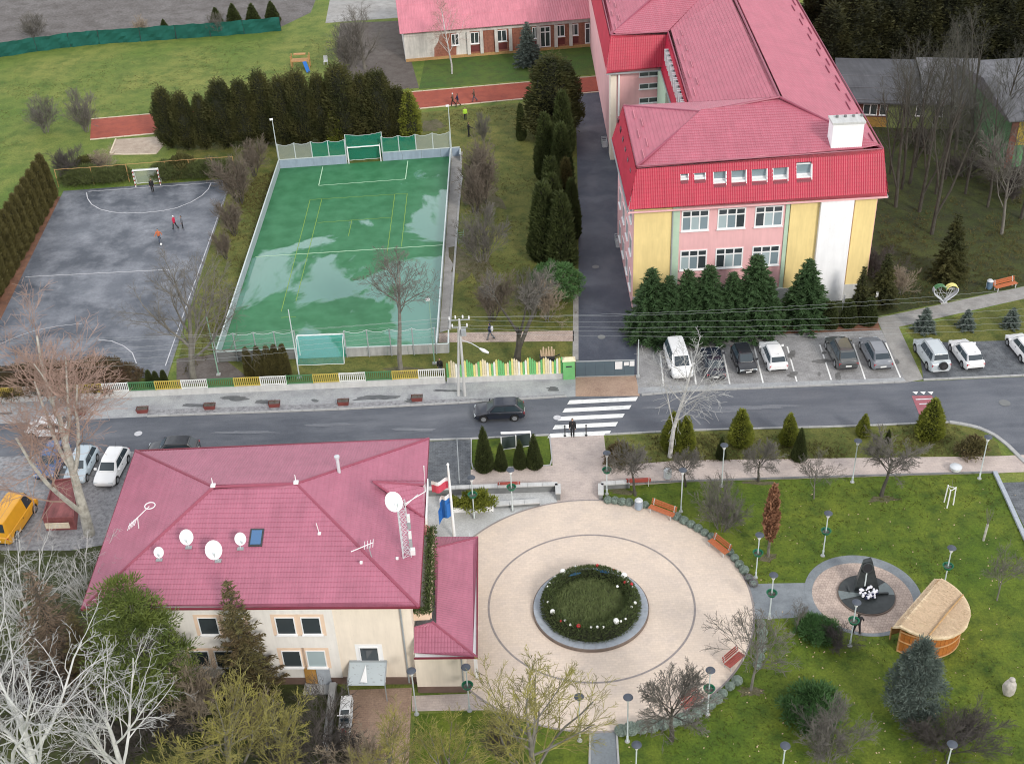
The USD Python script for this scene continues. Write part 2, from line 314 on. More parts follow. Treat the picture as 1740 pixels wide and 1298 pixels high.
# paints, stone, metal
mat("line_white", (.72, .72, .70), var=0.15, scale=3); mat("line_worn", (.50, .50, .52), var=0.2, scale=3); mat("line_yellow", (.20, .32, .055), var=0.15); mat("line_pale_green", (.42, .60, .42), var=0.12)
mat("line_red", (.30, .10, .12), var=0.2, scale=2)
mat("plaza_ring_grey", (.25, .22, .21), var=0.15, scale=3); mat("cream_kerb", (.55, .47, .36), var=0.15, scale=3)
mat("roof_tile", (.345, .112, .165), rough=0.42, var=0.10, scale=0.7, spec=0.5, wear=0.09); mat("roof_tile_school", (.385, .105, .145), rough=0.42, var=0.08, scale=0.5, spec=0.5, wear=0.10)
mat("mansard_red", (.37, .018, .045), rough=0.42, var=0.08, scale=0.6, spec=0.4, wear=0.14); mat("ridge_red", (.26, .06, .095), rough=0.45, var=0.1); mat("roof_sheet_pink", (.50, .165, .205), rough=0.4, var=0.08, scale=0.5, spec=0.5, wear=0.15)
mat("gutter_red", (.16, .02, .035), rough=0.5)
mat("plaster_cream", (.74, .655, .55), var=0.05, scale=0.6, rough=0.85, wear=0.07); mat("plaster_white", (.72, .69, .65), var=0.05, scale=0.6, rough=0.85, wear=0.07); mat("plaster_peach", (.70, .53, .40), var=0.06, rough=0.85)
mat("plaster_yellow", (.72, .565, .255), var=0.06, scale=0.5, rough=0.85, wear=0.08); mat("plaster_pink", (.70, .40, .405), var=0.05, scale=0.6, rough=0.85, wear=0.07); mat("plaster_green", (.42, .55, .42), var=0.06, rough=0.85)
mat("white_paint", (.76, .76, .76), var=0.04, rough=0.6); mat("white_wall", (.78, .78, .79), var=0.04, scale=0.7, rough=0.8, wear=0.05); mat("white_plastic", (.70, .70, .70), var=0.04, rough=0.45)
mat("plinth_brown", (.16, .105, .085), var=0.2); mat("old_white_wall", (.54, .52, .485), var=0.16, scale=0.8, rough=0.9, wear=0.18); mat("brick_red", (.26, .105, .07), var=0.22, scale=4, rough=0.9, wear=0.20); mat("dark_red_panel", (.13, .03, .03), var=0.2)
mat("concrete", (.33, .33, .325), var=0.14, scale=1.2, bump=0.2, wear=0.20); mat("concrete_dark", (.16, .165, .165), var=0.2, scale=1.0, bump=0.2); mat("concrete_light", (.47, .47, .46), var=0.08, scale=1.5, wear=0.12)
mat("kerb_stone", (.34, .34, .335), var=0.15, scale=2); mat("granite_blue", (.33, .36, .40), var=0.12, scale=5, rough=0.5); mat("granite_dark", (.035, .040, .040), var=0.25, scale=3, rough=0.35, spec=0.35); mat("granite_edge", (.15, .115, .095), var=0.2)
mat("granite_paver", (.13, .155, .155), var=0.15, scale=3, rough=0.3, spec=0.6)
mat("barrier_grey", (.36, .41, .44), var=0.06, scale=1.0, rough=0.5, wear=0.12); mat("barrier_blue", (.25, .31, .38), var=0.06, rough=0.5, wear=0.12); mat("steel_light", (.50, .55, .55), rough=0.4, metal=0.0, var=0.08); mat("steel_grey", (.30, .32, .33), rough=0.45, var=0.1); mat("galvanised", (.52, .54, .56), rough=0.4, var=0.1)
mat("post_green", (.22, .36, .28), rough=0.5); mat("dark_metal", (.035, .037, .04), rough=0.45, var=0.1); mat("gate_blue", (.085, .12, .145), rough=0.5, var=0.06); mat("lamp_hat", (.06, .07, .09), rough=0.5, var=0.08); mat("planter_green", (.012, .11, .055), rough=0.45, var=0.1)
mat("fence_yellow", (.44, .34, .07), rough=0.55); mat("fence_white", (.62, .63, .61), rough=0.55); mat("fence_green", (.06, .17, .07), rough=0.55); mat("picket_cream", (.66, .58, .40), rough=0.7, var=0.1, scale=4); mat("picket_white", (.70, .70, .64), rough=0.7, var=0.06, scale=4); mat("picket_yellow", (.66, .60, .22), rough=0.7, var=0.08, scale=4); mat("picket_green", (.14, .42, .15), rough=0.7, var=0.08, scale=4); mat("pillar_green", (.16, .44, .16), rough=0.7)
mat("bench_orange", (.42, .13, .055), rough=0.5, var=0.15, scale=6); mat("bench_red", (.30, .065, .05), rough=0.5, var=0.15, scale=6); mat("plank_orange", (.36, .125, .025), rough=0.65, var=0.22, scale=5); mat("beam_wood", (.40, .22, .09), rough=0.7, var=0.2, scale=5); mat("wood_tan", (.40, .24, .10), rough=0.7, var=0.2, scale=4); mat("door_ochre", (.38, .205, .055), rough=0.5)
mat("thatch", (.60, .45, .27), rough=0.85, var=0.18, scale=2.0, col2=(.74, .61, .43), bump=0.6, bscale=40.0); mat("straw", (.66, .53, .33), rough=0.85, var=0.2, scale=8, island=0.25)
mat("ball_white", (.78, .78, .76), rough=0.3, var=0.02); mat("ball_red", (.45, .02, .03), rough=0.3, var=0.05); mat("blue_bag", (.02, .17, .48), rough=0.5); mat("bin_blue", (.09, .15, .22), rough=0.5); mat("bin_grey", (.28, .34, .41), rough=0.5)
mat("flowerbox_red", (.17, .045, .04), rough=0.7, var=0.15); mat("wreath_white", (.72, .71, .76), rough=0.8, var=0.1)
mat("flag_white", (.70, .68, .70), rough=0.8, var=0.03); mat("flag_red", (.50, .06, .10), rough=0.8, var=0.05); mat("flag_blue", (.02, .13, .42), rough=0.8, var=0.05); mat("flag_yellow", (.62, .50, .12), rough=0.8); mat("terracotta", (.52, .16, .06), rough=0.7); mat("fabric_pink", (.60, .24, .24), rough=0.8)
mat("roof_dark", (.075, .077, .085), var=0.2, scale=0.6, rough=0.6, wear=0.25); mat("roof_grey_worn", (.13, .13, .14), var=0.25, scale=0.8, rough=0.7, wear=0.30); mat("wall_moss", (.14, .17, .06), var=0.2, scale=0.7, wear=0.25); mat("wall_brownred", (.14, .055, .04), var=0.2); mat("wall_ochre", (.34, .20, .05), var=0.15); mat("wall_green", (.10, .24, .11), var=0.1); mat("wall_yellow", (.45, .33, .05), var=0.1)
mat("netting_green", (.006, .080, .062), rough=0.9, var=0.15, scale=0.5, bump=0.3, bscale=2.0)
mat("van_yellow", (.62, .30, .02), rough=0.35, coat=0.4, var=0.08); mat("container_red", (.20, .065, .065), rough=0.7, var=0.2, scale=2, wear=0.30); mat("stone_pale", (.40, .37, .34), var=0.2, scale=4, bump=0.5, bscale=15)
glass_mat("glass_dark", (.040, .050, .056)); glass_mat("glass_blue", (.20, .26, .29)); glass_mat("glass_pale", (.36, .44, .46)); glass_mat("skylight_blue", (.02, .10, .24)); glass_mat("glass_sign", (.05, .065, .065)); glass_mat("glass_awning", (.40, .45, .47), 0.25); glass_mat("car_glass", (.026, .038, .047), 0.10, 0.6)
net_mat("net_green", (.02, .20, .13), 0.55); net_mat("net_grey", (.38, .42, .38), 0.40); net_mat("net_faint", (.25, .50, .42), 0.16); net_mat("net_teal", (.05, .34, .33), 0.22); net_mat("net_white", (.6, .65, .62), 0.30)
# plants
mat("thuja_green", (.082, .120, .032), rough=0.75, var=0.3, scale=1.2, island=0.45, translucent=0.3); mat("thuja_olive", (.145, .14, .038), rough=0.75, var=0.3, scale=1.2, island=0.45, translucent=0.15); mat("conifer_dark", (.078, .115, .034), rough=0.75, var=0.4, scale=0.4, col2=(.18, .185, .055), island=0.45, translucent=0.3)
mat("conifer_forest", (.036, .050, .018), rough=0.75, var=0.35, scale=0.4, col2=(.10, .105, .03), island=0.45, translucent=0.2); mat("tuft_olive", (.14, .145, .036), rough=0.85, var=0.4, scale=0.8, col2=(.22, .20, .06), island=0.35, translucent=0.2); mat("tuft_green", (.075, .115, .013), rough=0.85, var=0.4, scale=0.8, col2=(.14, .145, .022), island=0.35, translucent=0.2); mat("spruce_green", (.072, .165, .058), rough=0.7, var=0.3, scale=1.5, island=0.4, translucent=0.3); mat("spruce_blue", (.16, .205, .18), rough=0.7, var=0.25, scale=2, island=0.35, translucent=0.1); mat("golden_conifer", (.19, .28, .034), rough=0.7, var=0.35, scale=2, col2=(.38, .46, .06), island=0.45, translucent=0.15); mat("bright_conifer", (.075, .21, .06), rough=0.7, var=0.3, scale=1, island=0.4, translucent=0.12)
mat("pine_green", (.11, .21, .045), rough=0.7, var=0.35, scale=0.9, col2=(.22, .31, .06), island=0.4, translucent=0.12); mat("spruce_brown", (.25, .185, .085), rough=0.75, var=0.3, scale=0.6, col2=(.18, .185, .055), island=0.4, translucent=0.1); mat("dead_spruce", (.27, .21, .135), rough=0.8, var=0.3, scale=0.8, island=0.4); mat("rust_leaves", (.46, .27, .13), rough=0.75, var=0.25, scale=2, island=0.4, translucent=0.2)
mat("sage_ball", (.33, .40, .35), rough=0.8, var=0.2, scale=6, island=0.3); mat("dry_ball", (.26, .24, .25), rough=0.8, var=0.2, scale=6, island=0.3); mat("bed_green", (.32, .43, .17), rough=0.7, var=0.3, scale=2.5, island=0.5, translucent=0.3); mat("wreath_green", (.14, .21, .07), rough=0.7, var=0.3, scale=3, island=0.5, translucent=0.3); mat("reed_green", (.14, .19, .06), rough=0.8, var=0.35, scale=1.5, island=0.45, translucent=0.2)
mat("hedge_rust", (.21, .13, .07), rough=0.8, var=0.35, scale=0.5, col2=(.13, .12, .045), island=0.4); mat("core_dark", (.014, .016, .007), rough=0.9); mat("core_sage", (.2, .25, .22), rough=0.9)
mat("bark_grey", (.155, .145, .125), rough=0.85, var=0.25, scale=2.0); mat("bark_dark", (.062, .056, .045), rough=0.85, var=0.3, scale=2.0); mat("bark_pale", (.30, .28, .245), rough=0.85, var=0.2, scale=2.6, col2=(.50, .48, .43)); mat("bark_white", (.50, .50, .485), rough=0.8, var=0.22, scale=1.5); mat("wire_grey", (.30, .32, .32), rough=0.6); mat("bark_birch", (.55, .54, .52), rough=0.75, var=0.55, scale=2.8, col2=(.62, .61, .59))
mat("twig_grey", (.125, .115, .10), rough=0.85, var=0.2); mat("twig_white", (.33, .33, .32), rough=0.85, var=0.15); mat("twig_rose", (.30, .205, .165), rough=0.85, var=0.25, scale=0.5); mat("twig_reddish", (.135, .11, .085), rough=0.85, var=0.2); mat("twig_lime", (.105, .095, .062), rough=0.85, var=0.25, scale=1.3, col2=(.33, .30, .065)); mat("twig_dark", (.065, .056, .05), rough=0.85, var=0.2); mat("twig_tan", (.26, .21, .155), rough=0.85, var=0.25)
mat("twig_wood", (.060, .060, .048), rough=0.85, var=0.25)
# people and cars
mat("skin", (.42, .24, .17), rough=0.6, var=0.05); mat("hair_dark", (.03, .022, .016), rough=0.6); mat("cloth_black", (.016, .016, .018), rough=0.85); mat("cloth_navy", (.018, .022, .06), rough=0.85); mat("cloth_red", (.45, .02, .06), rough=0.8); mat("cloth_grey", (.14, .15, .17), rough=0.85); mat("cloth_orange", (.48, .14, .06), rough=0.8); mat("cloth_hivis", (.36, .60, .05), rough=0.8); mat("cloth_white", (.62, .62, .64), rough=0.8); mat("cloth_jeans", (.06, .075, .11), rough=0.85); mat("cloth_brown", (.12, .07, .05), rough=0.85); mat("shoe", (.03, .03, .03), rough=0.6)
mat("tyre", (.018, .018, .019), rough=0.85, var=0.1); mat("rim", (.34, .35, .36), rough=0.35, metal=0.6, var=0.05); mat("car_trim", (.03, .03, .032), rough=0.6); mat("headlight", (.55, .60, .62), rough=0.15, spec=0.8, var=0.02); mat("taillight", (.36, .015, .02), rough=0.25, var=0.05); mat("plate_white", (.68, .68, .66), rough=0.5, var=0.02)
for _n, _c in dict(car_black=(.010, .011, .014), car_navy=(.008, .010, .017), car_white=(.72, .72, .72), car_silver=(.42, .46, .48), car_grey=(.17, .18, .20), car_graphite=(.055, .058, .058), car_blue=(.05, .10, .22), car_paleblue=(.38, .45, .50)).items():
    mat(_n, _c, rough=0.28, var=0.03, spec=0.5, coat=0.7)
# ---------------------------------------------------------------- the ground, layer on layer
def P2(pts): return [tuple(xy(*p)) for p in pts]
def sheet(name, m, pts, lvl, label=None, px=True, cut=None):
    g = Polygon(P2(pts) if px else pts)
    if not g.is_valid: g = g.buffer(0)
    if cut is not None: g = g.difference(cut)
    return struct(name, MB().poly(g, 0.004 * lvl), m, label)
struct("ground", MB().poly([(-700, -200), (700, -200), (700, 1200), (-700, 1200)], 0.0), "meadow", "grass and bare winter ground reaching past the picture")
PLC = np.array([4.65, 61.65]); RING = 6.98                       # the round plaza
_e = [xy(*p) for p in [(1000, 909.3), (855.9, 967.2), (830.6, 1043.1), (1120, 941.8), (1180.5, 1027), (1168.5, 1085.2), (944.3, 1149.9), (1051.7, 1156.2)]]
_A = np.c_[2 * np.array(_e), np.ones(len(_e))]; _s = np.linalg.lstsq(_A, (np.array(_e) ** 2).sum(1), rcond=None)[0]
PLC = _s[:2]; RING = math.sqrt(_s[2] + _s[:2] @ _s[:2]); ROUT = float(np.hypot(*(xy(1282, 1038) - PLC)))
MON = (xy(1368, 1010) + xy(1565, 1010)) / 2; MONR = float(np.hypot(*(xy(1565, 1010) - xy(1368, 1010)))) / 2
plaza_disc = Point(*PLC).buffer(ROUT, 64); mon_disc = Point(*MON).buffer(MONR, 48)
# level 1: lawns and bare ground
sheet("ploughed_field", "field_soil", [(-200, -60), (560, -60), (528, 22), (478, 46), (240, 68), (0, 92), (-200, 112)], 1)
sheet("school_lawn", "lawn_olive", [(712, 192), (985, 165), (985, 640), (750, 645), (300, 660), (300, 620), (390, 300), (300, 270), (300, 235), (712, 200)], 1)
sheet("kindergarten_lawn", "lawn_bright", [(722, 102), (860, 90), (1030, 78), (1030, 125), (712, 152)], 1)
sheet("kindergarten_yard", "earth", [(578, 40), (682, 36), (700, 108), (712, 150), (590, 158), (572, 90)], 1)
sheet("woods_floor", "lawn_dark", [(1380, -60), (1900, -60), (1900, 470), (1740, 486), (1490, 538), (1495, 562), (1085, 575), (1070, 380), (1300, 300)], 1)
sheet("spruce_bed", "leaf_litter", [(1090, 560), (1490, 540), (1496, 561), (1086, 577)], 2)
sheet("path_side_lawn", "lawn_olive", [(1537, 561), (1740, 508), (1900, 470), (1900, 568), (1740, 578), (1560, 583)], 1)
sheet("park_lawn", "lawn_green", [(1030, 822), (1165, 818), (1690, 803), (1760, 930), (1960, 1180), (1960, 1420), (1050, 1420), (1050, 1245), (1100, 1150)], 1)
sheet("roadside_lawn", "lawn_olive", [(1028, 741), (1180, 733), (1450, 725), (1610, 719), (1665, 730), (1695, 752), (1703, 776), (1400, 784), (1030, 792)], 1)
sheet("front_lawn", "lawn_green", [(705, 1213), (800, 1208), (830, 1208), (1005, 1242), (1010, 1420), (690, 1420)], 1)
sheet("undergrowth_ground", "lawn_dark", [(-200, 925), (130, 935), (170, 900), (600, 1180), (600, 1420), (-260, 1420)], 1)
sheet("island_lawn", "lawn_green", [(801, 748), (934, 741), (939, 790), (801, 797)], 2)
sheet("west_strip_lawn", "lawn_olive", [(402, 310), (473, 285), (368, 622), (300, 640)], 2)
sheet("hedge_litter_strip", "leaf_litter", [(97, 335), (114, 332), (-30, 620), (-90, 620)], 2)
# level 3: hard surfaces
sheet("back_path", "concrete_path", [(568, -40), (553, 40), (600, 36), (690, 30), (690, -40)], 3)
sheet("running_track", "track_red", [(155, 203), (1032, 128), (1032, 155), (153, 238)], 3)
sheet("sand_pit", "sand", [(197, 237), (292, 231), (266, 262), (186, 264)], 4)
sheet("handball_court", "asphalt_court", [(108, 325), (393, 304), (283, 642), (-140, 648), (0, 545), (98, 345)], 4)
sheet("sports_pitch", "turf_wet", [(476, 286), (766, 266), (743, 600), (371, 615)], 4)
sheet("pitch_side_path", "concrete_path", [(768, 262), (786, 258), (782, 340), (765, 560), (744, 566), (745, 598)], 2)
sheet("cobbled_footpath", "pink_cobble", [(746, 566), (975, 562), (975, 580), (746, 582)], 4)
sheet("worn_dirt_path", "earth", [(300, 610), (345, 605), (368, 600), (420, 640), (300, 655)], 3)
sheet("school_drive", "asphalt_drive", [(978, 158), (1027, 154), (1062, 330), (1084, 470), (1084, 645), (983, 645), (983, 380)], 3)
sheet("drive_kerb_strip", "concrete_path", [(974, 500), (983, 500), (983, 612), (973, 612)], 4)
sheet("sidewalk", "sidewalk_grey", [(-300, 705), (0, 684), (250, 673), (580, 656), (760, 648), (957, 641), (978, 641), (978, 674), (805, 684), (580, 696), (250, 708), (-300, 735)], 4)
sheet("gate_apron", "tan_pavers", [(978, 641), (1080, 637), (1087, 673), (978, 674)], 5)
sheet("gravel_verge", "gravel_grey", [(250, 697), (580, 685), (805, 677), (960, 670), (960, 674), (805, 684), (580, 696), (250, 708)], 5)
sheet("road", "asphalt_road", [(-420, 742), (0, 720), (250, 708), (580, 696), (963, 674), (1160, 666), (1740, 640), (2000, 630), (2000, 815), (1760, 800), (1712, 757), (1665, 728), (1613, 718), (1450, 724), (1180, 731), (1030, 738), (933, 740), (730, 748), (230, 767), (0, 776), (-420, 800)], 3)
sheet("parking_bays", "parking_pavers", [(1082, 577), (1498, 561), (1542, 650), (1160, 664), (1082, 670)], 4)
sheet("parking_bays_dark", "dark_pavers", [(1560, 583), (1740, 578), (2000, 570), (2000, 626), (1740, 637), (1569, 645)], 4)
sheet("park_entrance_path", "concrete_path", [(1489, 541), (1740, 487), (1960, 442), (1960, 462), (1740, 508), (1527, 556), (1569, 645), (1540, 650)], 5)
sheet("west_parking", "gravel_grey", [(-420, 800), (0, 776), (330, 763), (300, 905), (120, 935), (-300, 935)], 2)
sheet("north_paving", "dark_pavers", [(728, 750), (800, 747), (800, 830), (715, 833)], 4)
sheet("promenade", "path_pavers", [(800, 798), (939, 791), (934, 742), (1026, 739), (1032, 792), (1160, 782), (1693, 775), (1760, 772), (1790, 800), (1690, 804), (1165, 819), (1024, 828), (1023, 862), (946, 868), (948, 832), (728, 836), (728, 832), (800, 830)], 4)
sheet("pale_terrace", "pale_concrete", [(726, 840), (950, 834), (950, 850), (1000, 900), (850, 1000), (812, 915), (715, 915)], 2)
sheet("plaza_apron", "path_pavers", [(812, 912), (870, 880), (1000, 1240), (1062, 1240), (1040, 1247), (985, 1246), (830, 1206), (700, 1208), (700, 1182), (800, 1178), (815, 1120)], 3)
sheet("garage_apron", "tan_pavers", [(594, 1172), (700, 1168), (698, 1212), (690, 1420), (600, 1420)], 3)
sheet("south_path", "wet_grey_path", [(1003, 1244), (1048, 1243), (1055, 1420), (1000, 1420)], 4)
sheet("link_path", "wet_grey_path", [(1270, 992), (1372, 990), (1388, 1048), (1280, 1052)], 3)
sheet("corner_paving", "dark_pavers", [(1703, 820), (1760, 818), (1900, 980), (1760, 935)], 3)
struct("plaza", MB().poly(plaza_disc, 0.024), "plaza_pavers")
struct("plaza_ring_line", MB().poly(Point(*PLC).buffer(RING + .07, 96).difference(Point(*PLC).buffer(RING - .07, 96)), 0.034), "plaza_ring_grey", "thin dark ring of setts laid in the round plaza")
struct("plaza_outer_line", MB().poly(Point(*PLC).buffer(ROUT + .02, 96).difference(Point(*PLC).buffer(ROUT - .12, 96)), 0.028), "plaza_ring_grey")
struct("monument_ring", MB().poly(mon_disc, 0.024), "wet_grey_path")
struct("monument_paving", MB().poly(Point(*(MON + [-.1, -.25])).buffer(MONR - .55, 48), 0.028), "pink_cobble")
# painted lines
def stripe(mb, a, b, w, z=0.030, px=True):
    a, b = (xy(*a), xy(*b)) if px else (np.array(a, float), np.array(b, float))
    t = b - a; t /= np.linalg.norm(t); n = np.array([-t[1], t[0]]) * w / 2
    return mb.poly([a - n, b - n, b + n, a + n], z)
def polyline(mb, pts, w, z=0.030):
    return mb.poly(LineString(P2(pts)).buffer(w / 2, cap_style="flat"), z)
court = MB()
for a, b in (((391, 310), (281, 622)), ((43, 471), (300, 458)), ((150, 326), (390, 309))): stripe(court, a, b, 0.09)
polyline(court, [(147, 328), (149, 338), (156, 348), (170, 356), (190, 361), (215, 363), (245, 362), (275, 359), (300, 354), (325, 344), (343, 333), (354, 322), (359, 311)], 0.1)
polyline(court, [(165, 577), (190, 580), (210, 588), (225, 600), (232, 618)], 0.08); polyline(court, [(0, 585), (30, 572), (60, 562), (95, 555), (140, 550)], 0.06)
struct("court_marking", court, "line_worn", "worn white lines on the grey handball court")
pw = MB(); stripe(pw, (434, 437), (752, 417), 0.10); stripe(pw, (541.6, 316), (690, 305), 0.09); stripe(pw, (548.5, 284), (541.6, 316), 0.09); stripe(pw, (693, 274), (689, 305), 0.09)
struct("pitch_marking_white", pw, "line_pale_green")
py_ = MB()
for a, b in (((527, 340), (478, 530)), ((547, 338.5), (503, 512)), ((671, 330.5), (658, 430)), ((692, 329.5), (682, 420)), ((527, 340), (692, 329.5)), ((540, 379), (667, 370)), ((598, 375), (592, 402)), ((478, 540), (503, 539))): stripe(py_, a, b, 0.06, 0.033)
struct("pitch_marking_yellow", py_, "line_yellow")
for k in range(5):
    y = 86.15 - 1.12 * k; x0 = 4.75 - 0.47 * k
    struct("crosswalk_stripe", MB().poly([(x0, y), (x0 + 5.75 - .2 * k, y), (x0 + 5.5 - .2 * k, y - .55), (x0 - .24, y - .55)], 0.030), "line_white")
for top, bot in (((1121.5, 600), (1128, 656)), ((1174, 597), (1183, 654)), ((1228, 595), (1240, 653)), ((1281.7, 589.7), (1296.7, 651)), ((1337.6, 589), (1354, 649)), ((1393, 586), (1412.5, 646)), ((1450, 584.7), (1470, 644.5)), ((1505, 583), (1530, 642))):
    struct("bay_line", stripe(MB(), top, bot, 0.13), "line_white")
struct("parking_front_band", MB().poly(P2([(1084, 659), (1534, 642), (1540, 649), (1160, 664), (1084, 669)]), 0.030), "sidewalk_grey")
struct("raised_crossing_patch", MB().poly(P2([(1549, 673), (1583, 672), (1602, 703), (1562, 705)]), 0.030), "line_red", "faded red patch painted on the road")
for k in range(3):
    x = 1550 + 13 * k
    struct("shark_tooth_marking", MB().poly(P2([(x, 666), (x + 10, 665.5), (x + 7, 671)]), 0.030), "line_white")
for k in range(2): struct("patch_stripe", stripe(MB(), (1556 + 6 * k, 679 + 8 * k), (1588 + 6 * k, 678 + 8 * k), 0.15, 0.034), "line_worn")
def cover(px, py, m="line_worn", r=0.33, name="manhole_cover"):
    struct(name, MB().poly(Point(*xy(px, py)).buffer(r, 10), 0.034), m)
cover(947, 710); cover(235, 737); cover(1707, 685, "concrete_dark", .45); cover(1012, 454, "concrete_dark", .35); cover(1022, 573, "concrete_dark", .35)
def kerb(px_pts, name="kerb", w=0.16, h=0.12, step=1.0, m="kerb_stone", px=True, label=None):
    """a row of kerb stones, each its own piece"""
    pts = [np.array(p) for p in (P2(px_pts) if px else px_pts)]
    x = UsdGeom.Xform.Define(stage, numbered("/World", name)); LOC[str(x.GetPath())] = np.zeros(3)
    meta(x.GetPrim(), kind="structure", label=label)
    ln = LineString(pts); n = max(1, int(ln.length / step))
    for k in range(n):
        a, b = (np.array(ln.interpolate((k + e) / n, normalized=True).coords[0]) for e in (0.012, 0.988))
        c = (a + b) / 2; t = b - a
        part(x.GetPrim(), "kerb_stone", MB().box((*c, h / 2), (np.linalg.norm(t), w, h), math.atan2(t[1], t[0])), m)
    return x.GetPrim()
kerb([(250, 708), (580, 696), (805, 684), (963, 674)]); kerb([(1090, 672), (1160, 665.5), (1540, 649.5)]); kerb([(1569, 646), (1740, 638.5), (1800, 636)])
kerb([(730, 748), (800, 746), (933, 739.5)], h=.1); kerb([(1028, 739), (1180, 731.5), (1450, 724.5), (1612, 718)], h=.1)
kerb([(1613, 718), (1640, 722), (1665, 728), (1690, 740), (1712, 757), (1740, 785), (1765, 805)], h=.12, w=.3, step=.7)
kerb([(1690, 803), (1712, 850), (1740, 912), (1775, 985)], h=.18, w=.3, m="granite_blue")
kerb([(1030, 823), (1165, 818), (1400, 811), (1690, 803)], h=.12, w=.12, m="concrete_dark", step=1.2)
kerb([(801, 747), (801, 798), (939, 791), (934, 741)], h=.1, w=.1)
kerb([(155, 203), (1030, 129)], h=.08, w=.15, m="cream_kerb", step=2.0); kerb([(153, 238), (1030, 155.5)], h=.08, w=.2, m="cream_kerb", step=2.0); kerb([(197, 237), (186, 264), (266, 262)], h=.1, m="cream_kerb", step=2.0)
kerb([(785, 300), (780, 345), (764, 560)], h=.12, w=.2, m="concrete", step=1.5); kerb([(393, 304), (283, 642)], h=.04, w=.15, m="concrete_dark", step=2.0)
kerb([(1003, 1246), (1001, 1330)], h=.08, w=.12); kerb([(1048, 1246), (1053, 1330)], h=.08, w=.12)

def stain(px, py, wpx, hpx, seed, m="wet_stain", z=0.032, name="wet_stain"):
    rng = np.random.default_rng(seed); a = np.linspace(0, 2 * np.pi, 22, endpoint=False); r = 1 + .35 * np.sin(a * 2 + seed) * rng.random() + .22 * rng.normal(size=22)
    struct(name, MB().poly(Polygon(P2([(px + wpx / 2 * k * math.cos(t), py + hpx / 2 * k * math.sin(t)) for t, k in zip(a, r)])).buffer(.08).buffer(-.04), z + .0004 * (seed % 20)), m)
for i, (x, y, w, h) in enumerate([(397, 677, 44, 7), (330, 689, 34, 5), (450, 683, 30, 6), (640, 676, 70, 7), (700, 681, 20, 6), (940, 661, 20, 6), (535, 681, 10, 3), (760, 664, 40, 3), (10, 703, 24, 3)]): stain(x, y, w, h, i)
for i, (x, y, w, h) in enumerate([(1345, 603, 10, 14), (1347, 637, 14, 10), (1397, 614, 34, 5), (1392, 636, 4, 5), (1424, 640, 8, 12), (1524, 615, 6, 8), (1400, 600, 5, 4)]): stain(x, y, w, h, 40 + i, "oil_stain", name="oil_stain")

for i, (x, y, w, h) in enumerate([(1262, 693, 130, 5), (1330, 690, 70, 3), (1225, 699, 60, 3), (1120, 693, 50, 3), (700, 730, 60, 5), (420, 735, 90, 4), (560, 722, 70, 4)]): stain(x, y, w, h, 60 + i, "dry_streak", 0.028, "dry_streak")
for i, (x, y, w, h) in enumerate([(1060, 835, 40, 8), (1290, 820, 50, 6), (1500, 848, 40, 9), (1276, 1175, 40, 16), (1305, 948, 26, 10), (860, 628, 110, 14), (700, 630, 90, 10), (820, 330, 60, 60), (800, 450, 50, 60), (730, 215, 40, 20)]): stain(x, y, w, h, 100 + i, "bare_soil", 0.010, "bare_soil")
# ---------------------------------------------------------------- buildings
def slope(mb, poly3, row=0.35, wave=0.2, amp=0.022, step=0.028, samples=3, holes=(), flat=False):
    """metal roof tiles on one plane: waves along the eave, a small step at each course"""
    Q = np.asarray(poly3, float); c = Q.mean(0); n = np.zeros(3)
    for a, b in zip(Q, np.roll(Q, -1, 0)): n += np.cross(a - c, b - c)
    n /= np.linalg.norm(n); n = n if n[2] > 0 else -n
    u = np.cross([0, 0, 1.0], n); u /= np.linalg.norm(u); v = np.cross(n, u)
    q = np.c_[(Q - c) @ u, (Q - c) @ v]; v0, v1 = q[:, 1].min(), q[:, 1].max()
    def span(vv):
        xs = []
        for a, b in zip(q, np.roll(q, -1, 0)):
            if (a[1] - vv) * (b[1] - vv) <= 0 and abs(a[1] - b[1]) > 1e-9: xs.append(a[0] + (b[0] - a[0]) * (vv - a[1]) / (b[1] - a[1]))
        return (min(xs), max(xs)) if xs else (0, 0)
    nr = max(1, int(round((v1 - v0) / row))); vs = np.linspace(v0, v1, nr + 1)
    du = wave / samples; umin, umax = q[:, 0].min(), q[:, 0].max()
    ug = np.arange(math.floor(umin / du), math.ceil(umax / du) + 1) * du
    hw = amp * (0.5 - 0.5 * np.cos(2 * np.pi * ug / wave)) ** 0.7
    for k in range(nr):
        a, b = vs[k], vs[k + 1]; e = 1e-6 * (v1 - v0)
        l0, r0 = span(a + e); l1, r1 = span(b - e)
        keep = (ug > min(l0, l1) - du) & (ug < max(r0, r1) + du); g = ug[keep]; w = hw[keep]
        if len(g) < 2: continue
        ub, ut = np.clip(g, l0, r0), np.clip(g, l1, r1)
        B = c + ub[:, None] * u + a * v + (w + step)[:, None] * n; T = c + ut[:, None] * u + b * v + w[:, None] * n; D = c + ub[:, None] * u + a * v + (w * 0 - 0.01)[:, None] * n
        m = len(g); i = np.arange(m - 1)
        ok = (ub[1:] - ub[:-1] > 1e-6) | (ut[1:] - ut[:-1] > 1e-6)
        for h in holes:
            um = (g[:-1] + g[1:]) / 2; ok &= ~((um > h[0]) & (um < h[1]) & ((a + b) / 2 > h[2]) & ((a + b) / 2 < h[3]))
        i = i[ok]
        mb.add(np.vstack([B, T, D]), np.vstack([np.c_[i, i + 1, m + i + 1, m + i], np.c_[2 * m + i, 2 * m + i + 1, i + 1, i]]))
    return c, u, v, n
def uv_of(fr, P): c, u, v, n = fr; d = np.asarray(P, float) - c; return d @ u, d @ v
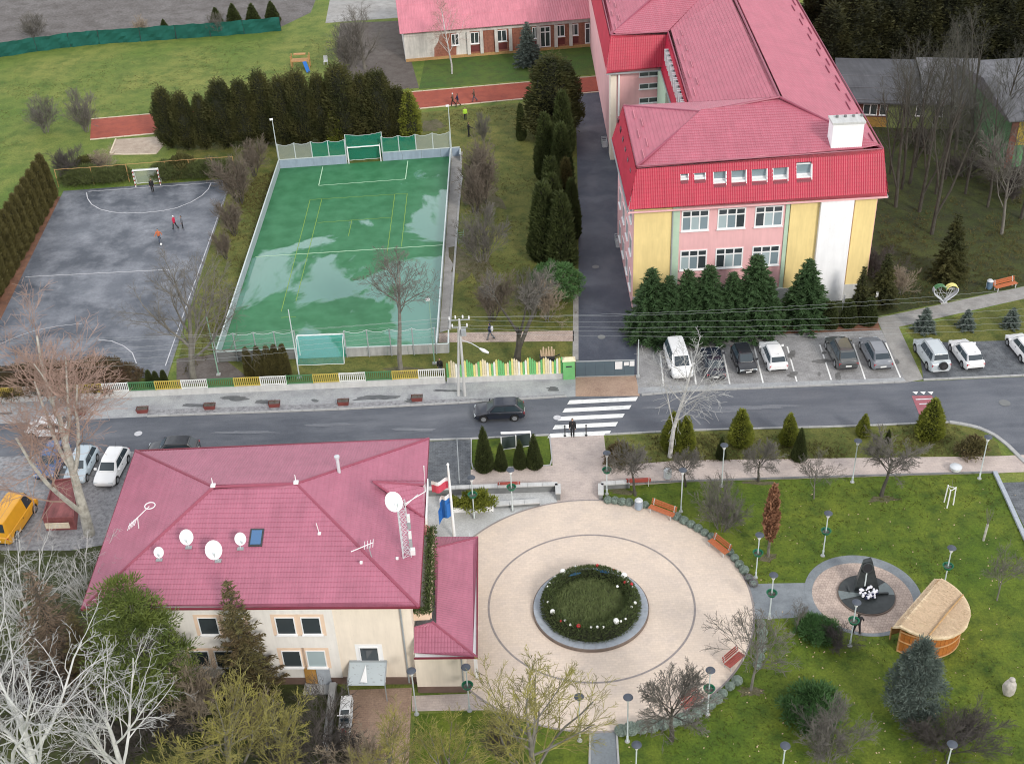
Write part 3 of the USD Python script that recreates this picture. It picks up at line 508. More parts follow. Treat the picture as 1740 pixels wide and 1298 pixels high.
def frame_of(poly3):
    Q = np.asarray(poly3, float); c = Q.mean(0); n = np.zeros(3)
    for a, b in zip(Q, np.roll(Q, -1, 0)): n += np.cross(a - c, b - c)
    n /= np.linalg.norm(n); n = n if n[2] > 0 else -n
    u = np.cross([0, 0, 1.0], n); u /= np.linalg.norm(u)
    return c, u, np.cross(n, u), n
def wallframe(p, q, z=0.0):
    """frame of the wall from p to q: along, outward (to the right of p->q)"""
    p, q = np.asarray(p, float), np.asarray(q, float); e = q - p; L = np.linalg.norm(e); e /= L
    return (np.array([p[0], p[1], z]), np.array([e[0], e[1], 0]), np.array([e[1], -e[0], 0])), L
def onwall(F, px, py, d=0.0):
    o, ex, en = F; P = onplane(px, py, o + en * d, en) - o
    return P @ ex, P[2]
def window(th, F, s0, s1, z0, z1, nx=1, top=0.0, frame="white_paint", glass="glass_dark", d=0.0, sill=True, fw=0.07, panes=None):
    """frame, panes, sill standing 3-6 cm proud of the wall"""
    mb = MB()
    mb.fbox(F, s0, s1, d, d + .05, z0, z0 + fw); mb.fbox(F, s0, s1, d, d + .05, z1 - fw, z1)
    mb.fbox(F, s0, s0 + fw, d, d + .05, z0 + fw, z1 - fw); mb.fbox(F, s1 - fw, s1, d, d + .05, z0 + fw, z1 - fw)
    zt = z1 - fw - top * (z1 - z0) if top else z1 - fw
    w = (s1 - s0 - fw) / nx
    for k in range(1, nx): mb.fbox(F, s0 + k * w, s0 + k * w + fw, d, d + .047, z0 + fw, z1 - fw)
    if top: mb.fbox(F, s0 + fw, s1 - fw, d, d + .049, zt - fw, zt)
    fr = part(th, "window", mb, frame, world=True)
    for k in range(nx):
        a, b = s0 + k * w + fw, s0 + (k + 1) * w
        gm = panes[k % len(panes)] if panes else glass
        part(fr, "pane", MB().fbox(F, a, b, d + .005, d + .02, z0 + fw, zt - (fw if top else 0)), gm, world=True)
        if top: part(fr, "pane", MB().fbox(F, a, b, d + .005, d + .02, zt, z1 - fw), glass, world=True)
    if sill: part(fr, "sill", MB().fbox(F, s0 - .06, s1 + .06, d, d + .16, z0 - .06, z0 - .003), frame, world=True)
    return fr
def caps(th, lines, r, m, name="ridge_cap"):
    for a, b in lines:
        a, b = np.asarray(a, float), np.asarray(b, float)
        part(th, name, MB().tube([a, b], r, 7), m, world=True)

# --- town hall
SW, SE, NE, NW = (np.array(p, float) for p in ((-27.1, 56.65, 7.3), (-6.3, 55.4, 7.3), (-6.15, 72.2, 7.3), (-27.2, 72.5, 7.3)))
R1, R2 = np.array([-19.7, 64.15, 10.35]), np.array([-14.3, 64.05, 10.35])
th = thing("town_hall", "cream town hall with pink hipped tile roof carrying white satellite dishes", "building", (-16.7, 64.2, 0))
def hips(a, b, c, d): return [a, b, c, d]
mb = MB(); THS = slope(mb, [SW, SE, R2, R1]); rs = part(th, "roof", mb, "roof_tile", world=True)
for nm, q in (("roof", [SE, NE, R2]), ("roof", [NE, NW, R1, R2]), ("roof", [NW, SW, R1])):
    mb = MB(); slope(mb, q); part(th, nm, mb, "roof_tile", world=True)
caps(th, [(SW, R1), (SE, R2), (NE, R2), (NW, R1), (R1, R2)], .11, "ridge_red")
inset = lambda p, dx, dy: np.array([p[0] + dx, p[1] + dy])
wSW, wSE, wNE, wNW = inset(SW, .6, .55), inset(SE, -.6, .55), inset(NE, -.6, -.55), inset(NW, .6, -.55)
part(th, "wall", MB().poly([wSW, wSE, wNE, wNW], 0.0, 7.18), "plaster_cream", world=True)
part(th, "soffit", MB().poly([SW[:2], SE[:2], NE[:2], NW[:2]], 7.19, 7.26), "white_paint", world=True)
for a, b in ((SW, SE), (SE, NE), (NE, NW), (NW, SW)): part(th, "gutter", MB().bar(a + [0, 0, -.03], b + [0, 0, -.03], .12, .12), "gutter_red", world=True)
FS, LS = wallframe(wSW, wSE)
s_split = onwall(FS, 573, 1090)[0]
part(th, "wall_panel", MB().fbox(FS, .02, s_split, 0, .06, 0.6, 7.15), "plaster_white", world=True, label="white plastered west part of the south wall")
part(th, "plinth", MB().fbox(FS, .02, LS - .02, 0, .09, 0.0, .58), "plinth_brown", world=True)
wins = [(471, 1044, 497, 1066), (514, 1042, 541, 1064), (483, 1106, 509, 1126), (524, 1105, 551, 1126), (615, 1108, 643, 1128), (341, 1045, 365, 1066), (330, 1108, 352, 1130), (371, 1107, 393, 1128), (385, 1044, 410, 1065)]
for k, (x0, y0, x1, y1) in enumerate(wins):
    d = 0.06 if x0 < 573 else 0.0
    s0, z1 = onwall(FS, (x0 + x1) / 2 - 13, y0, d); s1, z0 = onwall(FS, (x0 + x1) / 2 + 11, y1, d)
    z0, z1 = (4.55, 6.05) if y0 < 1080 else ((1.6, 3.1) if x0 < 600 else (1.9, 3.35))
    sc0 = onwall(FS, (x0 + x1) / 2, (y0 + y1) / 2, d)[0]; hw = .62
    part(th, "window_surround", MB().fbox(FS, sc0 - hw - .24, sc0 + hw + .24, d, d + .012, z0 - .12, z1 + .22), "plaster_peach" if x0 < 573 else "white_paint", world=True)
    window(th, FS, sc0 - hw, sc0 + hw, z0, z1, 1, d=d + .012, glass="glass_pale" if 520 < x0 < 530 and y0 > 1080 else "glass_dark")
def pipe(px0, py0, px1, py1, F=FS):
    a, b = onwall(F, px0, py0, .1), onwall(F, px1, py1, .1); s = (a[0] + b[0]) / 2
    o, ex, en = F; P = o + ex * s + en * .12
    part(th, "downpipe", MB().tube([P + [0, 0, 7.1], P + [0, 0, .2]], .06, 6), "steel_grey", world=True)
pipe(680, 1040, 695, 1150)
o, ex, en = FS
# entrance recess with ochre door and pale grey door, and the glass awning over the garage
sd = onwall(FS, 545, 1172)[0]
part(th, "door", MB().fbox(FS, sd - .8, sd - .05, .1, .16, .05, 1.5), "door_ochre", world=True, label="ochre side door")
part(th, "door", MB().fbox(FS, sd + .0, sd + .85, .1, .22, -.0, 1.55), "granite_blue", world=True, label="blue grey door panel")
part(th, "stair_landing", MB().fbox(FS, sd - .9, sd + 1.2, .1, 1.0, 0.03, .14), "concrete", world=True)
sa0, sa1 = onwall(FS, 594, 1146, .6)[0], onwall(FS, 657, 1146, .6)[0]
aw = part(th, "awning", MB().add([o + ex * s + en * d + [0, 0, z] for s in (sa0, sa1) for d, z in ((.02, 2.05), (1.5, 1.5), (.02, 1.99), (1.5, 1.44))], [[0, 1, 5, 4], [2, 6, 7, 3], [0, 2, 3, 1], [4, 5, 7, 6], [1, 3, 7, 5], [0, 4, 6, 2]]), "glass_awning", world=True, label="frosted glass awning over the basement windows")
mb = MB(); rnd = random.Random(4)
for s in (sa0, sa1): mb.bar(o + ex * s + en * .02 + [0, 0, 2.07], o + ex * s + en * 1.5 + [0, 0, 1.52], .06); mb.bar(o + ex * s + en * 1.48 + [0, 0, 1.5], o + ex * s + en * 1.48, .06)
mb.bar(o + ex * sa0 + en * .04 + [0, 0, 2.1], o + ex * sa1 + en * .04 + [0, 0, 2.1], .12, .1)
part(aw, "awning_frame", mb, "steel_grey", world=True)
mb = MB()
for k in range(40):
    s = rnd.uniform(sa0 + .1, sa1 - .15); d = rnd.uniform(.15, 1.4); z = 2.05 - (d / 1.5) * .55 + .01; w = rnd.uniform(.04, .16)
    mb.add([o + ex * (s + a) + en * (d + b) + [0, 0, z - b * .37] for a, b in ((0, 0), (w, .02), (w * .8, w * .5), (0, w * .4))], [[0, 1, 2, 3]])
part(aw, "fallen_leaf", mb, "steel_grey", world=True, kind="stuff")
part(aw, "folded_sheet", MB().add([o + ex * (sa0 + a) + en * b + [0, 0, z] for a, b, z in ((1.05, .25, 2.02), (.8, 1.35, 1.62), (1.25, 1.4, 1.6), (1.05, .8, 1.84))], [[0, 1, 3], [0, 3, 2], [1, 2, 3]]), "white_paint", world=True)
for s in (.65, 1.75): window(th, FS, sa0 + s - .35, sa0 + s + .4, .25, .75, 1, d=.09, sill=False)
# east hip dormer over the entrance
DA = np.array([-9.55, 65.5, 9.05]); DN, DS = np.array([-6.2, 67.3, 8.0]), np.array([-6.25, 63.6, 8.0]); DM = np.array([-8.2, 65.45, 9.0])
D0, D1 = np.array([-6.2, 67.3, 7.35]), np.array([-6.25, 63.6, 7.35])
mb = MB(); slope(mb, [D0, np.array([-6.2, 65.45, 8.55]), DA]); part(th, "dormer_roof", mb, "roof_tile", world=True)
mb = MB(); slope(mb, [D1, DA, np.array([-6.2, 65.45, 8.55])]); part(th, "dormer_roof", mb, "roof_tile", world=True)
caps(th, [(DA, [-6.2, 65.45, 8.58]), (DA, D0), (DA, D1)], .08, "ridge_red")
part(th, "dormer_gable", MB().add([[-6.28, 67.2, 7.3], [-6.28, 63.7, 7.3], [-6.28, 65.45, 8.45]], [[0, 1, 2]]), "white_paint", world=True)
part(th, "entrance_parapet", MB().poly([(-6.13, 63.4), (-6.05, 63.4), (-6.05, 67.5), (-6.13, 67.5)], 6.9, 7.45), "white_paint", world=True)
# chimney pipe, ridge finials
def roofpt(px, py, fr): return onplane(px, py, fr[0], fr[3])
FN, FE, FW = frame_of([NE, NW, R1, R2]), frame_of([SE, NE, R2]), frame_of([NW, SW, R1])
C0 = roofpt(576, 800, FN); part(th, "flue_pipe", MB().tube([C0 - [0, 0, .2], C0 + [0, 0, 1.1]], .11, 8).lathe([(.0, 1.3), (.18, 1.25), (.18, 1.12), (.1, 1.1)], C0), "galvanised", world=True)
for R in (R1, R2): part(th, "finial", MB().tube([R + [0, 0, .05], R + [0, 0, .75]], [.05, .02], 6).box(R + [0, 0, .12], (.3, .3, .12)), "white_paint", world=True)
S0 = roofpt(436, 914, THS); c, u, v, n = THS
sk = part(th, "skylight", MB().bar(S0 - v * .62 + n * .06, S0 + v * .62 + n * .06, .86, .1, up=n), "dark_metal", world=True)
part(sk, "pane", MB().bar(S0 - v * .5 + n * .125, S0 + v * .5 + n * .125, .66, .02, up=n), "skylight_blue", world=True)
for px, py in ((675, 950), (614, 957)): 
    fr = FE; Q = roofpt(px, py, fr); part(th, "roof_vent", MB().box(Q + [0, 0, .08], (.16, .16, .12)), "white_paint", world=True)
# annex with porch roof on the east side
aSW, aSE, aNE, aNW = (np.array(p, float) for p in ((-6.9, 54.75, 3.6), (-3.0, 54.55, 3.6), (-2.9, 65.6, 3.6), (-5.9, 65.8, 3.6)))
h1, h2 = np.array([-5.75, 56.75, 4.65]), np.array([-5.8, 63.5, 4.65])
for q in ([aSW, aSE, h1, np.array([-6.85, 56.78, 4.65])], [aSE, aNE, h2, h1], [aNE, aNW, h2]):
    mb = MB(); slope(mb, q, amp=.03, step=.03); part(th, "annex_roof", mb, "roof_tile", world=True)
caps(th, [(aSE, h1), (aNE, h2)], .09, "ridge_red")
part(th, "annex_wall", MB().poly([(-6.95, 55.2), (-3.85, 55.05), (-3.85, 57.6), (-6.2, 58.4), (-6.9, 58.4)], 0, 3.5), "plaster_cream", world=True)
part(th, "annex_plinth", MB().poly([(-6.95, 55.13), (-3.8, 54.98), (-3.8, 55.2), (-6.95, 55.3)], 0, .5), "plinth_brown", world=True)
part(th, "annex_soffit", MB().poly([(-6.85, 54.8), (-3.05, 54.62), (-2.95, 65.5), (-5.85, 65.7), (-6.9, 60)], 3.46, 3.54), "white_paint", world=True)
for a, b in ((aSW, aSE), (aSE, aNE), (aNE, aNW)): part(th, "gutter", MB().bar(a + [0, 0, -.03], b + [0, 0, -.03], .1, .1), "gutter_red", world=True)
part(th, "downpipe", MB().tube([(-4.0, 55.0, 3.4), (-4.0, 55.0, .3)], .05, 6), "steel_grey", world=True)
for y in (56.2, 60.5, 64.9): part(th, "porch_post", MB().box((-3.2, y, 1.73), (.22, .22, 3.46)), "white_paint", world=True)
part(th, "balcony_box", MB().box((-6.45, 57.05, 4.95), (1.15, .12, .75)).box((-5.82, 61.0, 4.95), (.1, 7.8, .75)), "plaster_peach", world=True, label="peach balcony parapet with planting")
part(th, "balcony_floor", MB().box((-6.5, 61.0, 4.6), (1.3, 7.8, .1)), "concrete", world=True)
for k in range(3): part(th, "entrance_step", MB().box((-4.9 + .1 * k, 67.6, .08 + .16 * k), (2.3 - .3 * k, 2.8, .16)), "concrete_light", world=True)
part(th, "entrance_railing", MB().tube([(-3.6, 66.2, 0), (-3.6, 66.2, 1.0), (-3.6, 69.0, 1.0), (-3.6, 69.0, 0)], .03, 5), "steel_light", world=True)
part(th, "basement_wall", MB().poly([(-12.6, 55.9), (-12.2, 55.9), (-12.1, 50.5), (-12.6, 50.5)], 0, .55), "concrete", world=True)

# --- school
ZE, ZT = 10.5, 14.3
sc = thing("school", "three storey school with crimson mansard and pink tile roof and yellow walls", "building", (22, 115, 0))
MB_B = [(10.9, 99.45), (33.9, 99.85), (34.5, 190.0)]                      # mansard foot: SW, SE, far NE
SWb, SEb = np.array([10.9, 99.35, ZE]), np.array([33.85, 99.9, ZE]); SWt, SEt = np.array([11.75, 100.5, ZT]), np.array([33.45, 101.6, ZT])
NEb, NEt = np.array([36.6, 190, ZE]), np.array([35.8, 190, ZT]); NWb_, NWt_ = np.array([10.9, 115.0, ZE]), np.array([11.95, 113.9, ZT])
AP, SR = np.array([25.5, 108.3, 16.75]), np.array([18.3, 107.6, 16.0]); APF = np.array([27.6, 190, 16.75])
mW0b, mW0t, mW1b, mW1t = np.array([17.6, 115.0, ZE]), np.array([18.2, 113.9, ZT]), np.array([17.9, 132.3, ZE]), np.array([18.75, 133.6, ZT])
nWb, nWt = np.array([11.9, 132.0, ZE]), np.array([12.5, 133.4, ZT]); nWFb, nWFt = np.array([12.6, 190, ZE]), np.array([13.3, 190, ZT])
def roofp(th, name, q, m, holes=(), **k):
    mb = MB(); fr = slope(mb, q, holes=holes, **k); part(th, name, mb, m, world=True); return fr
# windows in the crimson south slope
FM = frame_of([SWb, SEb, SEt, SWt]); wl = [(1163, 301, 12, 13), (1189, 300, 18, 13), (1223, 302, 20, 24), (1255, 300, 24, 24), (1290, 298, 25, 24), (1326, 296, 24, 24), (1366, 292, 25, 27)]
holes, cuts = [], []
for px, py, w, h in wl:
    a, b = uv_of(FM, onplane(px - w / 2, py + h / 2, FM[0], FM[3])), uv_of(FM, onplane(px + w / 2, py - h / 2, FM[0], FM[3]))
    cuts.append((min(a[0], b[0]), max(a[0], b[0]), min(a[1], b[1]), max(a[1], b[1]))); holes.append((cuts[-1][0] - .02, cuts[-1][1] + .02, cuts[-1][2] - .05, cuts[-1][3] + .05))
roofp(sc, "mansard", [SWb, SEb, SEt, SWt], "mansard_red", holes=holes, amp=.03, step=.045)
roofp(sc, "mansard", [NWb_, SWb, SWt, NWt_], "mansard_red"); roofp(sc, "mansard", [SEb, NEb, NEt, SEt], "mansard_red", samples=2)
roofp(sc, "mansard", [mW1b, mW0b, mW0t, mW1t], "mansard_red"); roofp(sc, "mansard", [nWb, mW1b, mW1t, nWt], "mansard_red"); roofp(sc, "mansard", [nWFb, nWb, nWt, nWFt], "mansard_red", samples=2)
for u0, u1, v0, v1 in cuts:
    c, u, v, n = FM
    bl, br, tl, tr = (c + u * a + v * b for a, b in ((u0, v0), (u1, v0), (u0, v1), (u1, v1)))
    back = tl[1] + .28                                             # upright glass behind the slope
    gl = part(sc, "mansard_window", MB().poly([(bl[0] - .05, back), (br[0] + .05, back), (br[0] + .05, back + .05), (bl[0] - .05, back + .05)], bl[2] - .05, tl[2] + .05), "glass_blue", world=True)
    for x in (bl[0] - .07, br[0]):
        jm = MB().add([[x + dx, y, z] for dx in (0, .07) for y, z in ((bl[1] - .03, bl[2] - .05), (tl[1] - .03, tl[2]), (back, tl[2]), (back, bl[2] - .05))], [[0, 1, 2, 3], [4, 7, 6, 5], [0, 4, 5, 1], [1, 5, 6, 2], [2, 6, 7, 3], [3, 7, 4, 0]])
        part(gl, "jamb", jm, "white_paint", world=True)
    part(gl, "sill", MB().poly([(bl[0], bl[1] + .15), (br[0], bl[1] + .15), (br[0], back), (bl[0], back)], bl[2] - .06, bl[2] + .14), "white_paint", world=True)
    part(gl, "frame", MB().box(((bl[0] + br[0]) / 2, back - .03, bl[2] + .2), (br[0] - bl[0], .06, .1)), "white_paint", world=True); part(gl, "frame", MB().box(((bl[0] + br[0]) / 2, back - .03, tl[2] - .05), (br[0] - bl[0], .06, .1)), "white_paint", world=True)
    part(gl, "lead_flashing", MB().bar(bl - v * .12 + n * .05, br - v * .12 + n * .05, .3, .03, up=n), "gutter_red", world=True)
# roof planes
roofp(sc, "roof", [SWt, SEt, AP, SR], "roof_tile_school"); roofp(sc, "roof", [NWt_, SWt, SR], "roof_tile_school")
roofp(sc, "roof", [SEt, NEt, APF, AP], "roof_tile_school", samples=2)
roofp(sc, "roof", [mW0t, NWt_, SR], "roof_tile_school"); roofp(sc, "roof", [mW0t, SR, AP], "roof_tile_school")
NV = np.array([24.2, 141.5, 16.0]); NR = np.array([17.6, 139.6, 16.0])
roofp(sc, "roof", [mW1t, mW0t, AP, np.array([26.3, 139.0, 16.75])], "roof_tile_school"); roofp(sc, "roof", [mW1t, np.array([26.3, 139.0, 16.75]), APF, NV], "roof_tile_school", samples=2)
roofp(sc, "roof", [nWt, mW1t, NV, NR], "roof_tile_school"); roofp(sc, "roof", [nWFt, nWt, NR, np.array([18.2, 190, 16.0])], "roof_tile_school", samples=2); roofp(sc, "roof", [NR, NV, np.array([24, 190, 16.2]), np.array([18.2, 190, 16.0])], "roof_tile_school", samples=2)
caps(sc, [(SWt, SR), (NWt_, SR), (SEt, AP), (SR, AP), (AP, APF), (nWt, NR), (NR, NV)], .12, "ridge_red"); caps(sc, [(mW0t, AP), (mW1t, NV)], .05, "gutter_red", "valley")
for a, b in ((SWt, SEt), (SWt, NWt_), (SEt, NEt), (mW0t, mW1t), (nWt, mW1t), (nWt, nWFt)): part(sc, "roof_edge", MB().tube([a, b], .07, 6), "ridge_red", world=True)
for a, b in ((SWb, SEb), (NWb_, SWb), (SEb, NEb), (mW1b, mW0b), (nWb, mW1b)): part(sc, "gutter", MB().bar(a + [0, 0, -.06], b + [0, 0, -.06], .16, .12), "plaster_pink" if a is SWb else "steel_grey", world=True)
# snow guards: short rails in two staggered rows above the eaves
def guards(a, b, up, n0, n1, step, m="ridge_red"):
    a, b, up = (np.asarray(q, float) for q in (a, b, up)); t = (b - a); L = np.linalg.norm(t); t /= L; up = up / np.linalg.norm(up); k = 0; s = .8
    while s < L - 1.5 and k < n1:
        p = a + t * s + up * (.75 + .55 * (k % 2)) + [0, 0, .10]
        if k >= n0: part(sc, "snow_guard", MB().bar(p, p + t * (step * .82), .05, .14), m, world=True)
        s += step; k += 1
guards(SEt, NEt, (-8, 0, 2.45), 0, 24, 2.3); guards(mW0t, mW1t, (7.5, 0, 2.45), 0, 8, 2.3, "roof_sheet_pink"); guards(SWt, NWt_, (6.4, 0, 1.7), 0, 5, 2.2, "roof_sheet_pink"); guards(nWt, nWt + [.1, 12, 0], (5, 0, 1.7), 0, 5, 2.2, "roof_sheet_pink")
# walls
part(sc, "wall", MB().poly([(11.5, 100.1), (33.2, 100.5), (34.9, 190), (18.2, 190), (18.2, 132.9), (18.2, 114.4), (11.5, 114.4)], 0, ZE - .05), "plaster_pink", world=True)
part(sc, "wing_wall", MB().poly([(12.6, 132.7), (18.3, 133.1), (18.3, 190), (13.3, 190)], 0, ZE - .05), "plaster_pink", world=True)
part(sc, "wall_panel", MB().poly([(12.45, 132.6), (13.1, 132.62), (13.1, 134.5), (12.45, 134.5)], 0, ZE - .06), "plaster_cream", world=True, label="cream corner strip of the rear wing")
part(sc, "downpipe", MB().tube([(13.35, 132.5, ZE - .1), (13.35, 132.5, .1)], .12, 6), "white_paint", world=True)
part(sc, "wall_panel", MB().poly([(17.6, 126.0), (18.3, 126.0), (18.3, 133.0), (17.6, 132.6)], 0, ZE - .06), "plaster_green", world=True, label="green wall in the light well")
FC, LC = wallframe((12.6, 132.7), (18.3, 133.1)); 
for py in (126, 147, 171):
    s0 = onwall(FC, 1086, py)[0]; z = {126: 9.3, 147: 7.3, 171: 4.6}[py]
    s0, z = onwall(FC, 1086, py + 5); window(sc, FC, s0, s0 + 2.15, z - .02, z + .62, 2, d=.0)
FS2, L2 = wallframe((11.5, 100.1), (33.2, 100.5))
edges = [(1067, 1143, "plaster_yellow", .22), (1143.5, 1156.5, "plaster_green", .12), (1336, 1343.5, "plaster_green", .12), (1344, 1396, "plaster_yellow", .22), (1397, 1452, "white_wall", .62), (1452.5, 1490, "plaster_yellow", .22)]
lab = ["yellow west bay of the south wall", "pale green strip by the west windows", "pale green strip by the east windows", "yellow bay beside the white shaft", "white chimney shaft running down the south wall", "yellow east corner of the south wall"]
for (a, b, m, d), l in zip(edges, lab):
    s0, s1 = max(0, onwall(FS2, a, 352, d)[0]), min(L2, onwall(FS2, b, 345, d)[0])
    if m == "white_wall": s0 -= .1
    part(sc, "wall_panel", MB().fbox(FS2, s0 + .01, s1 - .01, 0, d, .02, ZE - .08), m, world=True, label=l)
part(sc, "downpipe", MB().tube([FS2[0] + FS2[1] * (onwall(FS2, 1142, 400, .3)[0]) + FS2[2] * .3 + [0, 0, z] for z in (ZE - .2, .3)], .07, 6), "steel_grey", world=True)
part(sc, "plinth", MB().fbox(FS2, .01, L2 - .01, 0, .3, 0, 1.5), "concrete_light", world=True)
pan = [["glass_blue", "glass_pale", "glass_blue"], ["glass_pale", "glass_blue", "glass_dark"], ["glass_dark", "glass_pale", "glass_blue"]]
for r, zz in enumerate((8.95, 4.95, .95)):
    for k, (x0, x1) in enumerate(((1158, 1204.5), (1219, 1266.5), (1282, 1329.5))):
        s0, s1 = onwall(FS2, x0, 375)[0], onwall(FS2, x1, 375)[0]
        z1 = onwall(FS2, (x0 + x1) / 2, (360, 355, 350)[k])[1] if r == 0 else zz + 1.0
        zt = 9.95 - 4.0 * r
        window(sc, FS2, s0, s1, zt - 2.05, zt, 3, top=.22, panes=pan[(r + k) % 3], fw=.12)
FWs, LWs = wallframe((11.5, 114.4), (11.5, 100.1))
for z in (1.2, 4.9, 8.2):
    for s in (2.0, 5.2, 8.4, 11.4): window(sc, FWs, s, s + 1.6, z, z + 1.7, 2)
for k, s in enumerate((1.5, 3.6, 5.7, 7.8, 9.9, 12.0)):            # small windows in the west mansard
    f = frame_of([NWb_, SWb, SWt, NWt_]); p = NWb_ + (SWb - NWb_) * (s / 14.5) + (SWt - SWb) * .55
    w = part(sc, "mansard_window", MB().box(p + [.22, 0, .05], (.3, .75, .8)), "gutter_red", world=True); part(w, "pane", MB().box(p + [.06, 0, .05], (.06, .55, .6)), "glass_dark", world=True)
for k in range(11):
    p = mW0b + (mW1b - mW0b) * ((k + .7) / 12.0) + (mW0t - mW0b) * .6
    w = part(sc, "mansard_window", MB().box(p + [.02, 0, 0], (.5, .14, 1.3)).box(p + [.02, .9, 0], (.5, .14, 1.3)), "white_paint", world=True)
    part(w, "pane", MB().box(p + [.1, .45, 0], (.2, .8, 1.2)), "glass_dark", world=True)
# chimney block on the roof edge
cx0, cx1 = onplane(1411, 258, (0, 101.7, 0), (0, 1, 0)), onplane(1463, 256, (0, 101.7, 0), (0, 1, 0))
ch = part(sc, "chimney", MB().box(((cx0[0] + cx1[0]) / 2, 102.4, 15.35), (cx1[0] - cx0[0], 1.5, 2.8)), "white_wall", world=True)
part(ch, "chimney_crown", MB().box(((cx0[0] + cx1[0]) / 2, 102.4, 16.84), (cx1[0] - cx0[0] + .2, 1.7, .18)), "concrete_light", world=True)
for k in range(4): part(ch, "flue", MB().tube([(cx0[0] + .55 + .72 * k, 102.75, 16.92), (cx0[0] + .55 + .72 * k, 102.75, 17.10)], .13, 10), "concrete_dark", world=True)
part(sc, "chimney_flashing", MB().box(((cx0[0] + cx1[0]) / 2 - .1, 101.75, 14.42), (cx1[0] - cx0[0] + .5, .5, .12)), "gutter_red", world=True)

# --- old kindergarten at the top edge
kg = thing("kindergarten", "low white and brick building with long pink sheet roof at the top", "building", (1, 172, 0))
KW = (np.array([-12.3, 167.0]), np.array([14.5, 169.6])); FK, LK = wallframe(*KW); ko, kx, kn = FK; kz = 4.1
e0, e1 = ko + kn * .7 - kx * .5 + [0, 0, kz], ko + kx * (LK + 12) + kn * .7 + [0, 0, kz]; r0, r1 = e0 - kn * 8.5 + [0, 0, 2.9], e1 - kn * 8.5 + [0, 0, 2.9]; b0, b1 = e0 - kn * 17, e1 - kn * 17
for q in ([e0, e1, r1, r0], [b1, b0, r0, r1]):
    mb = MB(); slope(mb, q, row=2.8, wave=.33, amp=.05, step=.01, samples=3); part(kg, "roof", mb, "roof_sheet_pink", world=True)
part(kg, "wall", MB().poly([(ko + kx * 0)[:2], (ko + kx * (LK + 11))[:2], (ko + kx * (LK + 11) - kn * 15)[:2], (ko - kn * 15)[:2]], 0, kz - .02), "old_white_wall", world=True)
part(kg, "gable", MB().add([ko + kn * .0 + [0, 0, kz - .1], ko - kn * 15 + [0, 0, kz - .1], ko - kn * 7.6 + [0, 0, kz + 2.6]], [[0, 2, 1]]), "old_white_wall", world=True)
ks = lambda px, py=85: onwall(FK, px, py)[0]
part(kg, "bare_brick_patch", MB().add([ko + kx * s + kn * .02 + [0, 0, z] for s, z in ((ks(737), .3), (ks(775), .3), (ks(778), 3.9), (ks(752), 3.9), (ks(745), 2.3), (ks(738), 1.5))], [[0, 1, 2], [0, 2, 3], [0, 3, 4], [0, 4, 5]]), "brick_red", world=True)
for a, b in ((798, 1011),): part(kg, "bare_brick_wall", MB().fbox(FK, ks(a), ks(b), 0, .03, .35, 3.4), "brick_red", world=True)
part(kg, "lintel_band", MB().fbox(FK, .05, LK, 0, .1, 3.45, 4.0), "old_white_wall", world=True); part(kg, "plinth", MB().fbox(FK, .05, LK, 0, .25, 0, .34), "wood_tan", world=True)
for x in (797, 819, 844, 868, 915, 945, 970, 1011): part(kg, "pillar", MB().fbox(FK, ks(x) - .22, ks(x) + .22, 0, .35, .35, 3.45), "old_white_wall", world=True)
for x0, x1 in ((768, 781), (797 + 3, 815), (845, 862), (905, 915), (944, 960), (968, 983)):
    s0, s1 = ks(x0), ks(x1); window(kg, FK, s0, s1, 1.7, 3.3, 2, d=.035, fw=.1)
    if x0 > 790: part(kg, "panel", MB().fbox(FK, s0, s1, .03, .06, .6, 1.45), "dark_red_panel", world=True)
for x0, x1 in ((918, 936), (994, 1011)): window(kg, FK, ks(x0), ks(x1), .4, 3.3, 2, top=.2, d=.035, fw=.14, sill=False)

# --- low buildings behind the wood
pb = thing("pavilion", "low dark roofed pavilion with moss green wall behind the bare trees", "building", (45, 135, 0))
FP, LP = wallframe(xy(1425, 215), xy(1665, 222)); po, pxv, pn = FP
part(pb, "wall", MB().fbox(FP, 0, LP, -9, 0, 0, 3.3), "wall_moss", world=True); part(pb, "wall_panel", MB().fbox(FP, 0, onwall(FP, 1505, 215)[0], 0, .06, .1, 3.2), "wall_brownred", world=True, label="brown red west part of the wall"); part(pb, "wall_panel", MB().fbox(FP, 0, onwall(FP, 1505, 215)[0], .06, .1, .1, 1.3), "wall_ochre", world=True, label="ochre band under the windows")
for a, m in ((0, "roof_dark"),):
    sp = onwall(FP, 1560, 215)[0]
    part(pb, "roof", MB().add([po + pxv * s + pn * d + [0, 0, z] for s in (-.5, sp) for d, z in ((.8, 3.35), (-5, 4.6), (-10, 4.6), (-10, 3.2), (.8, 3.2))], [[0, 5, 6, 1], [1, 6, 7, 2], [2, 7, 8, 3], [0, 4, 9, 5], [4, 3, 8, 9]]), "roof_dark", world=True)
    part(pb, "roof", MB().add([po + pxv * s + pn * d + [0, 0, z] for s in (sp + .02, LP + .5) for d, z in ((.8, 3.5), (-4, 4.9), (-10, 4.9), (-10, 3.3), (.8, 3.3))], [[0, 5, 6, 1], [1, 6, 7, 2], [2, 7, 8, 3], [0, 4, 9, 5], [4, 3, 8, 9]]), "roof_grey_worn", world=True)
for k in range(3): part(pb, "roof_seam", MB().bar(po + pxv * -.4 + pn * (.2 - 2.4 * k) + [0, 0, 3.5 + .5 * k], po + pxv * (sp - .1) + pn * (.2 - 2.4 * k) + [0, 0, 3.5 + .5 * k], .08, .06), "roof_grey_worn", world=True)
for x in (1470, 1482, 1498, 1560, 1594, 1624):
    s = onwall(FP, x, 200)[0]; window(pb, FP, s - .35, s + .45, 1.6, 2.9, 1, d=.06 if x < 1505 else 0.0)
